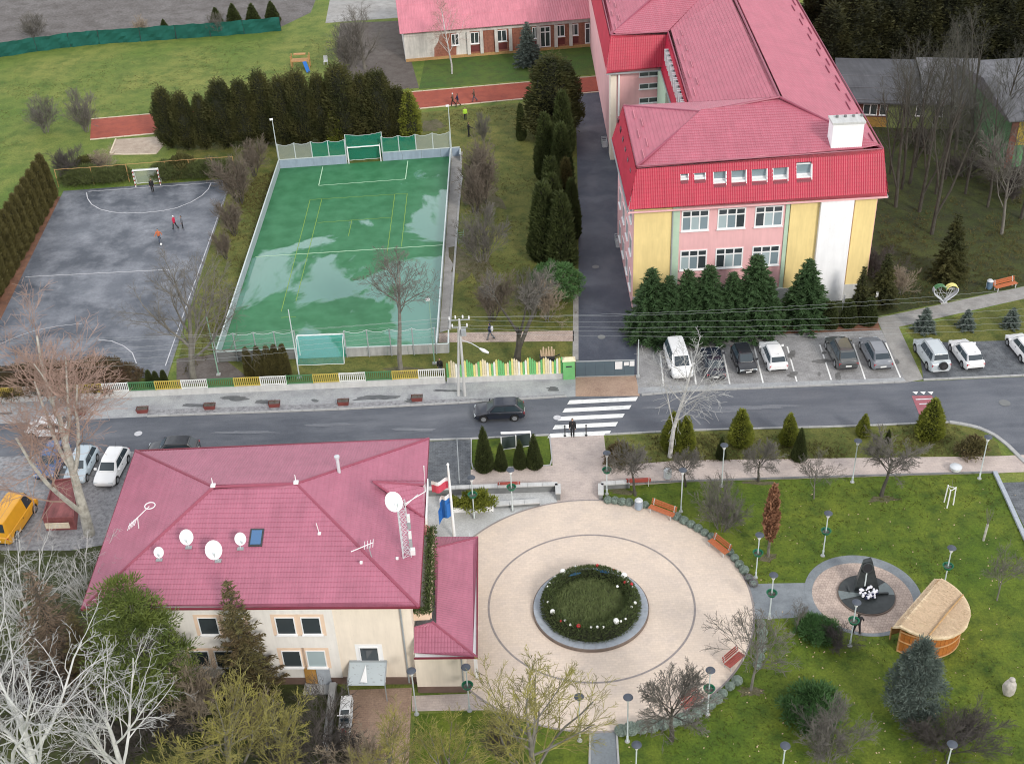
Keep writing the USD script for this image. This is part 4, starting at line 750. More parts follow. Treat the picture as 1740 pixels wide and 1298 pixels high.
hb = thing("gym_hall", "green and yellow hall with worn grey roof at the right edge", "building", (60, 130, 0))
g0, g1 = xy(1668, 262), xy(1705, 285); FG, LG = wallframe(g1, (g1[0] + 22, g1[1] + .5)); go, gx, gn = FG
FGw, LGw = wallframe((g1[0] - 1.2, g1[1] + 16), g1)
part(hb, "wall", MB().fbox(FG, 0, LG, -16, 0, 0, 5.6), "wall_green", world=True)
part(hb, "wall_panel", MB().fbox(FG, .8, LG, 0, .08, 2.6, 5.5), "wall_yellow", world=True, label="yellow upper part of the end wall"); part(hb, "corner_strip", MB().fbox(FG, 0, .75, 0, .12, 0, 5.6), "wall_brownred", world=True)
part(hb, "roof", MB().add([go + gx * s + gn * d + [0, 0, z] for s in (-.6, LG + .6) for d, z in ((.6, 5.7), (-8, 7.2), (-17, 5.7), (-17, 5.55), (.6, 5.55))], [[0, 5, 6, 1], [1, 6, 7, 2], [2, 7, 8, 3], [0, 4, 9, 5], [4, 3, 8, 9], [0, 1, 2], [0, 2, 4], [2, 3, 4]]), "roof_grey_worn", world=True)
for s in (2.2, 4.4): window(hb, FG, s, s + 1.2, .9, 2.3, 2, d=.0)
# ---------------------------------------------------------------- sports pitch, fences, street furniture
def W(px, py, z=0.0): return at(px, py, z)
PA, PB, PC, PD = (np.array([*xy(*p), 0]) for p in ((476.5, 287), (766, 266), (742, 600), (371, 614)))   # pitch corners: far west, far east, near east, near west
bd = thing("pitch_barrier", "grey board barrier with netting posts round the green pitch", "barrier", (PA + PC) / 2)
def boards(a, b, h, m, step=2.0, out=(0, 0, 0)):
    a, b = a + np.array(out), b + np.array(out); t = b - a; L = np.linalg.norm(t); t /= L; n = max(1, round(L / step))
    for k in range(n):
        p, q = a + t * (L * k / n + .012), a + t * (L * (k + 1) / n - .012)
        part(bd, "board", MB().bar(p + [0, 0, h / 2], q + [0, 0, h / 2], .06, h), m, world=True)
    part(bd, "top_rail", MB().bar(a + [0, 0, h + .03], b + [0, 0, h + .03], .12, .05), "steel_light", world=True)
BH = 1.05
EX, EY = np.array([1.0, 0, 0]), np.array([0, 1.0, 0])
def along(a, b, px, py):                                          # point of the line a-b under a pixel
    n = np.cross(b - a, [0, 0, 1.0]); return onplane(px, py, a, n) * [1, 1, 0]
gl, gr = along(PA, PB, 589, 275), along(PA, PB, 651, 272)
boards(PA, PD, BH, "barrier_grey", out=(-.05, 0, 0)); boards(PA, gl, BH, "barrier_blue", out=(0, .05, 0)); boards(gr, PB + EX * 1.1, BH, "barrier_blue", out=(0, .05, 0)); boards(PB, PC, BH, "barrier_grey", out=(.05, 0, 0))
boards(PB + EX * 1.15 + [0, -1.6, 0], PB + EX * 1.15, .9, "barrier_grey", 1.6); boards(PC + EX * 1.1, PC + EX * 1.1 + EY * 2.2, .95, "barrier_grey", 1.1)
n0, n1 = along(PD, PC, 507, 606), along(PD, PC, 590, 604)
boards(PD, n0, BH, "concrete_dark", out=(0, -.05, 0)); boards(n1, PC + EX * 1.1, .95, "concrete", out=(0, -.05, 0))
def netfence(th, a, b, n, h, posts=True, m="net_green", pm="steel_light", z0=1.05, sag=.25, skip=(), ms=None):
    a, b = np.asarray(a, float), np.asarray(b, float); Pn = [a + (b - a) * k / n for k in range(n + 1)]
    for k, p in enumerate(Pn):
        if posts and k not in skip: part(th, "post", MB().tube([p, p + [0, 0, h]], .055, 6), pm, world=True)
    for k in range(n):
        p, q = Pn[k], Pn[k + 1]; tops = [p + (q - p) * t + [0, 0, h - sag * 4 * t * (1 - t)] for t in np.linspace(0, 1, 7)]; bots = [p + (q - p) * t + [0, 0, z0] for t in np.linspace(0, 1, 7)]
        mb = MB()
        for i in range(6): mb.quad(bots[i], bots[i + 1], tops[i + 1], tops[i])
        part(th, "net", mb, ms[k] if ms else m, world=True)
        part(th, "net_rope", MB().tube(tops, .022, 4), "steel_light", world=True)
netfence(bd, PA + EY * .12, gl + EY * .12, 4, 3.0, ms=["net_grey", "net_grey", "net_green", "net_green"]); netfence(bd, gr + EY * .12, PB + EY * .12, 4, 3.0, ms=["net_green", "net_green", "net_grey", "net_grey"])
netfence(bd, gl + EY * 1.0, gr + EY * 1.0, 1, 3.2, m="net_green", z0=.1)
netfence(bd, PD - EY * .15, n0 - EY * .15, 4, 3.0, m="net_faint", pm="steel_grey"); netfence(bd, n1 - EY * .15, PC - EY * .15, 4, 2.8, m="net_faint", pm="steel_grey")
def goal(name, label, a, b, h, depth, m="white_paint", net="net_white", dirn=1, stripes=False):
    a, b = np.asarray(a, float), np.asarray(b, float); t = thing(name, label, "goal", (a + b) / 2); d = np.cross((b - a) / np.linalg.norm(b - a), [0, 0, 1.0]) * -dirn * depth
    up = np.array([0, 0, h])
    for p in (a, b):
        part(t, "post", MB().bar(p, p + up, .1), m, world=True)
        if stripes:
            for k in range(4): part(t, "stripe", MB().bar(p + [0, 0, .2 + .5 * k], p + [0, 0, .42 + .5 * k], .112), "bench_red", world=True)
        part(t, "stay", MB().tube([p + up, p + up + d * .45, p + d], .03, 5), m, world=True)
    part(t, "crossbar", MB().bar(a + up, b + up, .1), m, world=True)
    part(t, "ground_bar", MB().tube([a + d, b + d], .03, 5), m, world=True)
    part(t, "net", MB().quad(a + up, b + up, b + up + d * .45, a + up + d * .45).quad(a + up + d * .45, b + up + d * .45, b + d, a + d).add([a, a + up, a + up + d * .45, a + d], [[0, 1, 2, 3]]).add([b, b + up, b + up + d * .45, b + d], [[0, 1, 2, 3]]), net, world=True)
    return t
goal("pitch_goal", "white framed goal set into the far net of the green pitch", gl + EX * .25, gr - EX * .25, 2.0, .9, dirn=1, net="net_green")
goal("pitch_goal", "teal netted goal at the near end of the green pitch", W(510, 604), W(588, 601), 2.1, 1.6, net="net_teal", dirn=-1)
goal("handball_goal", "white handball goal with red bands at the far end of the grey court", W(231, 318), W(273, 315), 2.0, .9, dirn=1, stripes=True)
def mast(name, label, bx, by, ty, head=True, m="steel_light", lean=0, r=.06, rod=False):
    h = hgt(bx, by, ty); t = thing(name, label, "light pole" if head else "pole", W(bx, by))
    part(t, "pole", MB().tube([(0, 0, 0), (0, 0, h)], [r, r * .7], 7), m)
    if head: part(t, "floodlight", MB().box((-.10, 0, h + .06), (.36, .24, .16), .3), "white_plastic")
    part(t, "foot", MB().box((0, 0, .06), (.35, .35, .12)), "concrete")
    return t
mast("light_pole", "white floodlight pole at the far left corner of the green pitch", 474.5, 280, 204); mast("light_pole", "white floodlight pole at the far right corner of the green pitch", 768, 268, 181)
mast("light_pole", "pale green pole with floodlight at the near right corner of the green pitch", 738.5, 618, 510, m="post_green"); mast("net_pole", "bare green pole at the near left corner of the green pitch", 371.6, 637, 533, head=False, m="post_green")
mast("net_pole", "pale pole leaning past the small thujas before the green pitch", 509, 642, 526, head=False)
# long green screen fence on the far field
scr = thing("screen_fence", "long green fabric screen fence along the far field", "fence", W(240, 82)); pts = [W(x, y) for x, y in ((-60, 107), (0, 98), (63, 88), (120, 80.5), (170, 75.5), (240, 71), (300, 67), (358, 63), (415, 58.5), (478, 53))]
for k, (p, q) in enumerate(zip(pts, pts[1:])):
    part(scr, "post", MB().tube([p, p + [0, 0, 2.1]], .05, 6), "dark_metal", world=True)
    rr = np.random.default_rng(k); n = 10; T = np.linspace(0, 1, n); nn = np.array([-(q - p)[1], (q - p)[0], 0]) / np.linalg.norm(q - p); mb = MB(); g = []
    for z in (0, .5, 1.0, 1.5, 2.0): g.append([p + (q - p) * t + nn * (.09 * math.sin(9 * t + k + z * 2) + .05 * rr.standard_normal()) + [0, 0, z + (.1 * rr.random() if z > 1.9 else 0)] for t in T])
    g = np.array(g); idx = np.arange(5 * n).reshape(5, n); mb.add(g.reshape(-1, 3), np.stack([idx[:-1, :-1], idx[:-1, 1:], idx[1:, 1:], idx[1:, :-1]], -1).reshape(-1, 4))
    part(scr, "fabric_panel", mb, "netting_green", world=True)
part(scr, "post", MB().tube([pts[-1], pts[-1] + [0, 0, 2.1]], .05, 6), "dark_metal", world=True)
# coloured railing on its plinth along the street
F0, F1 = W(0, 684), W(757, 651); fd = (F1 - F0) / np.linalg.norm(F1 - F0); PLH = .55
rail = thing("street_railing", "street railing of yellow, white and green panels on a grey plinth", "fence", (F0 + F1) / 2)
Pk = F0 - fd * 14
part(rail, "plinth", MB().bar(Pk + [0, .1, PLH / 2], F1 + [0, .1, PLH / 2], .35, PLH), "concrete_light", world=True)
xs = [F0 - fd * (2.45 * k) for k in range(5, 0, -1)]; Ltot = np.linalg.norm(F1 - F0)
npan = 17; Wp = Ltot / npan; first = -5
for k in range(first, npan):
    a = F0 + fd * (Wp * k + .03) + [0, .1, PLH]; b = F0 + fd * (Wp * (k + 1) - .03) + [0, .1, PLH]
    colr = ("fence_white", "fence_yellow", "fence_green")[(npan - 1 - k) % 3]; H = .85
    pn = part(rail, "panel", MB().bar(a + [0, 0, .07], b + [0, 0, .07], .06, .08).bar(a + [0, 0, H], b + [0, 0, H], .06, .08).bar(a, a + [0, 0, H + .05], .09).bar(b, b + [0, 0, H + .05], .09), colr, world=True)
    bars = MB(); nb = 12
    for i in range(nb): p = a + (b - a) * ((i + 1) / (nb + 1)); bars.bar(p + [0, 0, .1], p + [0, 0, H - .04], .07)
    part(pn, "bars", bars, colr, world=True, kind="stuff")
# picket fence with green pillar and steel gate
K0, K1 = W(760, 650.5), W(957, 643); kd = (K1 - K0) / np.linalg.norm(K1 - K0); KL = np.linalg.norm(K1 - K0)
pf = thing("picket_fence", "tall crayon fence of green, cream and white pickets by the gate", "fence", (K0 + K1) / 2)
part(pf, "plinth", MB().bar(K0 + [0, .1, .25], K1 + [0, .1, .25], .34, .5), "concrete_light", world=True)
part(pf, "rail", MB().bar(K0 + [0, .16, .85], K1 + [0, .16, .85], .05, .08), "wood_tan", world=True); part(pf, "rail", MB().bar(K0 + [0, .16, 1.6], K1 + [0, .16, 1.6], .05, .08), "wood_tan", world=True)
rnd = random.Random(11); seq = ["picket_green", "picket_yellow", "picket_cream", "picket_green", "picket_white", "picket_yellow", "picket_green", "picket_cream"]; NP = 52
for k in range(NP):
    c = K0 + kd * (KL * (k + .5) / NP) + [0, .1, .5]; w = KL / NP * .88; h = 1.35 + .22 * math.sin(k * .9) + rnd.uniform(-.06, .06)
    v = [c + kd * x + [0, y, z] for y in (-.025, .025) for x, z in ((-w / 2, 0), (w / 2, 0), (w / 2, h), (0, h + .16), (-w / 2, h))]
    part(pf, "picket", MB().add(v, np.array([[0, 1, 2], [0, 2, 3], [0, 3, 4], [5, 7, 6], [5, 8, 7], [5, 9, 8], [0, 5, 6], [0, 6, 1], [1, 6, 7], [1, 7, 2], [2, 7, 8], [2, 8, 3], [3, 8, 9], [3, 9, 4], [4, 9, 5], [4, 5, 0]])), seq[(k * 5 + k // 7) % 8], world=True)
gp = thing("gate_pillar", "green masonry pillar between picket fence and steel gate", "pillar", W(967, 644))
part(gp, "shaft", MB().box((0, .2, .95), (1.0, .6, 1.9)), "pillar_green"); part(gp, "cap", MB().add([(-.58, -.18, 1.9), (.58, -.18, 1.9), (.58, .58, 1.9), (-.58, .58, 1.9), (-.3, .2, 2.15), (.3, .2, 2.15)], [[0, 1, 5], [0, 5, 4], [1, 2, 5], [2, 3, 4], [2, 4, 5], [3, 0, 4]]), "picket_cream"); part(gp, "letter_slot", MB().box((0, -.11, 1.35), (.5, .03, .12)), "dark_metal")
A, B = W(978, 641), W(1078, 638.5); gt = thing("sliding_gate", "dark blue grey steel gate closing the school drive", "gate", (A + B) / 2); gd = (B - A); n = 6
for k in range(n): part(gt, "gate_panel", MB().bar(A + gd * ((k + .01) / n) + [0, 0, .85], A + gd * ((k + .99) / n) + [0, 0, .85], .05, 1.5), "gate_blue", world=True)
part(gt, "frame", MB().bar(A + [0, 0, 1.63], B + [0, 0, 1.63], .08, .08).bar(A + [0, 0, .07], B + [0, 0, .07], .08, .08), "steel_grey", world=True)
for x, w, h in ((.73, .62, .75), (.86, .42, .35), (.955, .4, .5)): part(gt, "notice", MB().box(A + gd * x + [0, -.05, 1.15 if h > .7 else 1.3], (w, .03, h)), "white_plastic", world=True)
mast("gate_post", "thin grey post at the right end of the steel gate", 1084, 640, 577, head=False, r=.05)
# twin concrete pole with lamp arm and overhead lines
up_ = thing("utility_pole", "twin concrete utility pole carrying wires and a street lamp", "pole", W(790, 673)); hp = hgt(790, 673, 542)
part(up_, "pole", MB().tube([(0, 0, 0), (0, 0, hp)], [.13, .085], 8), "concrete_light"); part(up_, "pole", MB().tube([(-.55, .1, 0), (-.10, .1, hp - .8)], [.12, .08], 8), "concrete_light")
part(up_, "crossarm", MB().bar((-.85, 0, hp - .1), (.85, 0, hp - .1), .07).bar((-.65, 0, hp - .8), (.65, 0, hp - .8), .07), "steel_grey")
for x, z in ((-.8, hp), (-.3, hp + .1), (.3, hp + .1), (.8, hp), (-.6, hp - .7), (.6, hp - .7)): part(up_, "insulator", MB().lathe([(0, .25), (.07, .2), (.05, .1), (.08, .05), (.05, -.05)], (x, 0, z), 8), "white_plastic")
part(up_, "transformer_box", MB().box((.3, -.15, hp - 1.2), (.4, .35, .55)), "steel_grey"); part(up_, "lamp_arm", MB().tube([(.1, -.1, hp - 2.0), (.9, -.5, hp - 2.1), (1.7, -1.0, hp - 2.4)], .035, 6), "galvanised"); part(up_, "street_lamp_head", MB().tube([(1.55, -.9, hp - 2.38), (1.85, -1.1, hp - 2.45), (2.25, -1.35, hp - 2.55)], [.08, .16, .09], 8), "white_plastic")
up2 = LOC[str(up_.GetPath())]
def wire(k, ly, ry, z, m="wire_grey"):
    n = np.array([0, 1.0, 0]); y = up2[1]; L = onplane(-40, ly, (0, y, 0), n); R = onplane(1790, ry, (0, y - .3, 0), n); M = up2 + [.1 * k - .3, 0, z]; pts = []
    for a, b in ((L, M), (M, R)):
        for t in np.linspace(0, 1, 14)[(1 if a is M else 0):]: q = a + (b - a) * t; pts.append(q - [0, 0, .6 * 4 * t * (1 - t) * (np.linalg.norm(b - a) / 45)])
    single("overhead_wire", MB().tube(pts, .0075, 3), m, f"thin overhead wire along the street, {ORD[k]} of the six from the top", "wire", "overhead wires along the street")
for k, (ly, ry, z) in enumerate(((578, 486, hp + .2), (584, 496, hp + .2), (600, 522, hp - .1), (607, 534, hp - .6), (622, 545, hp - .9), (634, 556, hp - 1.3))): wire(k, ly, ry, z)

# ---- park lamps
lampH = 4.05
def lamp_proto(planter):
    p = proto("park_lamp")
    part(p, "pole", MB().tube([(0, 0, 0), (0, 0, .5), (0, 0, .55), (0, 0, lampH - .5)], [.07, .07, .045, .04], 8), "steel_light"); part(p, "foot", MB().lathe([(0, .06), (.16, .05), (.17, 0)], n=10), "concrete")
    hd = part(p, "lamp_hat", MB().lathe([(0, lampH + .02), (.15, lampH - .01), (.28, lampH - .08), (.30, lampH - .12), (.26, lampH - .13), (0, lampH - .1)], n=20), "lamp_hat", smooth=40)
    part(hd, "lamp_glass", MB().lathe([(.08, lampH - .5), (.15, lampH - .28), (.15, lampH - .14), (0, lampH - .14)], n=12), "white_plastic", smooth=40)
    if planter:
        z = 2.35; ring = part(p, "planter", MB().lathe([(.1, z - .24), (.26, z - .22), (.34, z), (.37, z + .02), (.32, z + .02), (.24, z - .17), (.1, z - .19)], n=18), "planter_green", smooth=30)
        part(ring, "spoke", MB().tube([(-.34, 0, z), (.34, 0, z)], .018, 4).tube([(0, -.34, z), (0, .34, z)], .018, 4), "planter_green"); part(ring, "soil", MB().lathe([(.25, z - .10), (.0, z - .10)], n=12), "earth")
    return p
LP_, LN_ = lamp_proto(True), lamp_proto(False)
lamps = [(1284, 981, 1, "beside the rust leaved young tree"), (1398, 944, 1, "alone on the lawn north of the monument"), (1307, 1050, 1, "standing on the grey link path to the monument"), (1602, 1004, 1, "behind the straw roofed hut"), (1444, 1097, 1, "next to the person at the monument"), (1202, 1213, 1, "among ball shrubs at the plaza's lower right edge"),
         (708, 1213, 0, "at the corner of the cream annex wall"), (798, 1207, 1, "before the annex corner by the plaza"), (985, 1258, 0, "left of the south path behind lime twigs"), (1066, 1259, 0, "right of the south path at the ball shrubs"), (1080, 1340, 0, "cut by the lower edge right of the south path"), (1325, 1342, 0, "cut by the lower edge in mid lawn"), (1600, 1340, 0, "cut by the lower edge at far right"),
         (871, 868, 1, "on the terrace before the bench and low wall"), (806, 881, 1, "behind the white planter box near the flagpole"), (1031, 839, 1, "at the wall end by the crosswalk path"), (1157, 869, 0, "on the lawn behind the top bench"), (1226, 826, 0, "at the promenade edge beside a wide bare shrub"), (1448, 819, 0, "mid promenade between two small bare trees"), (1664, 813, 0, "leaning at the right end of the promenade")]
for x, y, pl, l in lamps: place(LP_ if pl else LN_, "park_lamp", ("park lamp with green planter ring " if pl else "plain park lamp ") + l, "lamp", W(x, y), group="park lamps", rz=.3 * (x % 7), sc=1.0)
# ---- benches
def bench_proto(m):
    p = proto("bench")
    for k in range(4): part(p, "seat_slat", MB().box((0, -.22 + .13 * k, .45), (1.9, .11, .04)), m)
    for k in range(3): part(p, "back_slat", MB().box((0, .30 + .05 * k, .58 + .14 * k), (1.9, .035, .12)), m)
    for x in (-.78, .78): part(p, "frame", MB().bar((x, -.24, 0), (x, -.24, .43), .06).bar((x, .22, 0), (x, .22, .43), .06).bar((x, -.26, .42), (x, .28, .42), .06).bar((x, .26, .42), (x, .42, .95), .06), "concrete_light")
    return p
BO, BR = bench_proto("bench_orange"), bench_proto("bench_red")
def bench(p, a, b, label, flip=False, h=.4):
    A_, B_ = W(*a, h), W(*b, h); t = B_ - A_; L = np.linalg.norm(t[:2]); rz = math.atan2(t[1], t[0]) + (math.pi if flip else 0)
    place(p, "bench", label, "bench", ((A_ + B_) / 2) * [1, 1, 0], rz, "benches", sc=(max(.8, min(1.25, L / 1.9)), 1, 1))
bench(BO, (1104, 860), (1146, 876), "orange slatted bench on the plaza's upper edge next to a bin"); bench(BO, (1207, 917), (1236, 940), "orange slatted bench on the plaza's right edge by the ball shrubs")
bench(BR, (1258, 1112), (1237, 1130), "reddish bench half hidden under the bare tree by the plaza", True); bench(BR, (1191, 1180), (1160, 1201), "reddish bench at the plaza's lower right edge by a lamp", True)
bench(BR, (846, 824), (884, 822.5), "low red bench against the terrace wall under a lamp", True); bench(BR, (1064, 818), (1105, 816), "low red bench on the promenade under a small bare tree", True); bench(BO, (1690, 489), (1727, 480), "orange bench beside the blue bin at the upper path", False)
def bin_(x, y, label, m, h=.85, r=.27):
    t = thing("litter_bin", label, "bin", W(x, y), group=None)
    part(t, "body", MB().lathe([(0, .12), (r * .85, .12), (r, .2), (r * 1.05, h), (r * .9, h), (r * .8, h - .1)], n=14), m, smooth=40); part(t, "lid", MB().lathe([(0, h + .22), (r * .7, h + .2), (r * 1.1, h + .08), (r * 1.1, h + .05), (0, h + .06)], n=14), "galvanised", smooth=40); part(t, "stand", MB().tube([(0, 0, 0), (0, 0, .2)], .08, 8), "steel_grey")
    for s in (-1, 1): part(t, "bracket", MB().tube([(s * r * 1.08, 0, .1), (s * r * 1.08, 0, h + .1)], .02, 4), "galvanised")
bin_(1085, 866, "blue grey litter bin beside the plaza's upper bench", "bin_grey"); bin_(1134, 814, "grey litter bin on the promenade beside the red bench", "galvanised"); bin_(1680, 492, "dark blue litter bin beside the orange bench on the upper path", "bin_blue"); bin_(1623, 800, "pale low drum on the right end of the promenade", "white_plastic", .35, .42)
# ---- walls, planters, steps, flagpole
tw = thing("terrace_wall", "low concrete wall with pale capping stones along the terrace", "wall", W(840, 835))
def capwall(t, pts, h, m="concrete_dark", cw=.42, step=1.1):
    for a, b in zip(pts, pts[1:]):
        d = b - a; L = np.linalg.norm(d); part(t, "wall_face", MB().bar(a + [0, 0, h / 2], b + [0, 0, h / 2], .3, h), m, world=True); n = max(1, round(L / step))
        for k in range(n): part(t, "cap_stone", MB().bar(a + d * ((k + .01) / n) + [0, 0, h + .045], a + d * ((k + .99) / n) + [0, 0, h + .045], cw, .09), "concrete_light", world=True)
capwall(tw, [W(728, 841), W(846, 836.5), W(948, 833), W(949, 850)], .6)
tw2 = thing("lawn_wall", "low concrete wall end at the lawn corner by the crosswalk path", "wall", W(1021, 838)); capwall(tw2, [W(1021, 849), W(1021, 830), W(1070, 827)], .45)
sw_ = thing("terrace_seat_wall", "low pale seat wall on the terrace right of the planter", "wall", W(880, 857)); capwall(sw_, [W(841, 862), W(917, 857)], .3, cw=.5)
pl = thing("planter_box", "long white concrete planter with yellow green shrubs on the terrace", "planter", W(797, 868))
a, b = W(757, 869), W(839, 867); part(pl, "trough", MB().bar(a + [0, .4, .25], b + [0, .4, .25], 1.1, .5), "white_wall", world=True); part(pl, "soil", MB().bar(a + [0, .4, .51], b + [0, .4, .51], .9, .03), "earth", world=True)
fp = thing("flagpole", "thick white flagpole with two limp flags at the terrace", "flagpole", W(772, 914)); fh = hgt(772, 914, 790)
part(fp, "pole", MB().tube([(0, 0, 0), (0, 0, fh)], [.13, .07], 10), "white_paint", smooth=40); part(fp, "finial", MB().lathe([(0, .2), (.09, .1), (.1, .02), (.05, -.02)], (0, 0, fh), 8), "white_paint")
def flag(x0, z0, w, h, cols, seed, droop):
    n, k = 8, 3
    for c in range(k):
        pts = []
        for j in (0, .5, 1):
            for i in range(n):
                t = i / (n - 1); pts.append((x0 - w * t * .8, -.12 + .22 * math.sin(t * 7 + seed), z0 - h * ((c + j) / k) - droop * t ** 1.3 - .15 * math.sin(t * 5 + seed)))
        idx = np.arange(3 * n).reshape(3, n); part(fp, "flag_band", MB().add(pts, np.stack([idx[:-1, :-1], idx[:-1, 1:], idx[1:, 1:], idx[1:, :-1]], -1).reshape(-1, 4)), cols[c])
flag(-.1, fh - 1.0, 1.5, 1.0, ["flag_white", "flag_red", "flag_red"], 0.4, .55); flag(-.1, fh - 2.5, .9, 1.1, ["flag_white", "flag_blue", "flag_blue"], 1.8, .5); flag(-.1, fh - 3.3, 1.1, 1.3, ["flag_blue", "flag_blue", "flag_blue"], 2.6, .6)
nb = thing("notice_board", "white framed glass notice board among the thujas by the road", "sign", W(877, 770))
a, b = W(853, 772), W(903, 765)
part(nb, "roof", MB().bar(a + [0, .1, 2.05], b + [0, .1, 1.75], .22, .07), "white_paint", world=True)
d = (b - a)
for k in range(2): part(nb, "pane", MB().bar(a + d * (.02 + .5 * k) + [0, 0, 1.1], a + d * (.47 + .5 * k) + [0, 0, 1.1], .04, 1.15), "glass_sign", world=True)
for t in (0, .49, .99): part(nb, "post", MB().bar(a + d * t, a + d * t + [0, 0, 1.72], .08), "white_paint", world=True)
part(nb, "rail", MB().bar(a + [0, 0, .5], b + [0, 0, .5], .06, .08), "white_paint", world=True)
for x, y in ((960, 741), (996, 740)):
    t = thing("bollard", f"thin dark bollard at the {'left' if x < 970 else 'right'} side of the crosswalk end", "bollard", W(x, y)); part(t, "shaft", MB().tube([(0, 0, 0), (0, 0, 1.0)], .05, 8), "dark_metal"); part(t, "knob", MB().lathe([(0, 1.12), (.07, 1.07), (.07, 1.0), (0, .98)], n=8), "dark_metal"); part(t, "foot", MB().lathe([(0, .05), (.12, .04), (.13, 0)], n=8), "dark_metal")
for k, (x, y) in enumerate(((137, 704), (243, 700), (357, 694), (467, 690), (584, 687), (709, 680))):
    t = thing("flower_box", f"red brown flower box by the road, {ORD[k]} from the left along the railing", "planter", W(x, y), group="flower boxes along the road"); part(t, "trough", MB().add([(-.42, -.22, 0), (.42, -.22, 0), (.42, .22, 0), (-.42, .22, 0), (-.5, -.28, .42), (.5, -.28, .42), (.5, .28, .42), (-.5, .28, .42)], [[0, 1, 5, 4], [1, 2, 6, 5], [2, 3, 7, 6], [3, 0, 4, 7], [3, 2, 1, 0]]), "flowerbox_red"); part(t, "soil", MB().box((0, 0, .38), (.9, .5, .02)), "earth"); part(t, "dry_plant", MB().tubes(np.array([[(random.Random(k * 9 + i).uniform(-.35, .35), 0, .38), (random.Random(k * 9 + i).uniform(-.45, .45), random.Random(i).uniform(-.2, .2), .62)] for i in range(14)]), np.full((14, 2), .012), 3), "twig_reddish")
# ---- round flower bed with wreath
fb = thing("flower_bed", "round raised flower bed with ball decorated evergreen wreath on the plaza", "flower bed", (*((xy(905, 1035) + xy(1103, 1035)) / 2), 0)); RB = float(np.hypot(*(xy(905, 1035) - xy(1103, 1035)))) / 2
part(fb, "brick_rim", MB().lathe([(RB, 0), (RB, .24), (RB - .1, .26), (RB - .1, .1)], n=64), "granite_edge")
for k in range(32):
    a0, a1 = 2 * math.pi * (k + .012) / 32, 2 * math.pi * (k + .988) / 32
    part(fb, "rim_slab", MB().lathe([(RB - .07, .26), (RB - .08, .295), (RB - .85, .20), (RB - .85, .12)], n=3, a0=a0, a1=a1), "granite_blue")
part(fb, "soil", MB().lathe([(RB - .8, .16), (0, .3)], n=48), "earth")
RW = RB - 1.0
# wreath and bed plants come with the other foliage below
# ---- monument
mo = thing("monument", "dark stone memorial stele with white flower wreath on round granite base", "monument", (*((xy(1423, 1012) + xy(1521, 1012)) / 2), 0)); RM = float(np.hypot(*(xy(1423, 1012) - xy(1521, 1012)))) / 2
part(mo, "base", MB().lathe([(RM, 0), (RM, .12), (RM - .06, .14)], n=48), "granite_edge")
for k, m in enumerate(("granite_dark", "granite_dark", "granite_dark", "granite_paver", "granite_paver", "granite_dark")):
    a = [(-2.9, -1.9), (-1.9, -1.2), (-1.2, -.1), (-.1, .6), (-3.4 + 0, -2.92), (.62, 2.86)][k]
    part(mo, "base_slab", MB().lathe([(RM - .07, .1), (RM - .07, .17), (0, .17)], n=10, a0=a[0], a1=a[1]), m)
v = [(-.75, .35, .17), (.95, .35, .17), (.8, 1.15, .17), (-.55, 1.15, .17), (-.28, .75, 2.35), (.32, .75, 2.5), (.28, 1.05, 2.55), (-.2, 1.05, 2.4)]
part(mo, "stele", MB().add(v, [[0, 1, 5, 4], [1, 2, 6, 5], [2, 3, 7, 6], [3, 0, 4, 7], [4, 5, 6, 7]]), "granite_dark")
part(mo, "medallion", MB().tm(trimesh.creation.cylinder(.34, .18, sections=20, transform=trimesh.transformations.rotation_matrix(1.25, (1, 0, 0))), (.0, .62, 2.05)), "cloth_black"); part(mo, "medallion_rim", MB().tm(trimesh.creation.torus(.34, .05, 20, 6, transform=trimesh.transformations.rotation_matrix(1.25, (1, 0, 0))), (.0, .55, 2.05)), "granite_dark")
part(mo, "inlay", MB().bar((-.05, .42, .5), (-.0, .60, 1.6), .09, .03, up=(0, 1, 0)), "steel_light"); part(mo, "low_ledge", MB().box((1.0, -.1, .24), (.9, .12, .14)), "granite_dark"); part(mo, "low_ledge", MB().box((-1.1, .5, .24), (.12, .5, .14)), "granite_dark")
rr = np.random.default_rng(5)
for k in range(46):
    t = rr.uniform(0, 2 * math.pi); r = .52 * math.sqrt(rr.random()); c = (.05 + r * math.cos(t) * 1.15, -.25 + r * math.sin(t) * .8, .3 + .25 * rr.random() + .2 * (r * math.sin(t) + .5)); part(mo, "wreath_flower", MB().tm(trimesh.creation.icosphere(1, rr.uniform(.06, .12)), c), "wreath_white" if k % 6 else "cloth_navy")

# ---- straw roofed hut
hp0, hp1 = W(1530, 1066, 2.3), W(1598, 984, 2.5)                    # straight eave on the left
hut = thing("nativity_hut", "half round orange plank hut with pale straw roof", "hut", ((hp0[0] + hp1[0]) / 2, (hp0[1] + hp1[1]) / 2, 0)); ho = LOC[str(hut.GetPath())]
ax = (hp1 - hp0)[:2]; D = np.linalg.norm(ax); ax = ax / D; nx_ = np.array([ax[1], -ax[0]]); RH = D / 2
def hutp(s, d, z): q = ax * s + nx_ * d; return np.array([q[0], q[1], z])
far = 1.02
def arc(k, n, r, sq=far): t = math.pi * k / n; return -math.cos(t) * r, math.sin(t) * r * sq * 1.06
NPL = 26
for k in range(NPL):
    (s0, d0), (s1, d1) = arc(k + .03, NPL, RH * .93), arc(k + .97, NPL, RH * .93)
    part(hut, "plank", MB().bar(hutp(s0, d0, .95), hutp(s1, d1, .95), .05, 1.9), "plank_orange")
for z in (.12, 1.05, 1.85):
    pts = [hutp(*arc(k, 24, RH * .95), z) for k in range(25)]; part(hut, "rail", MB().tube(pts, .055, 5), "beam_wood")
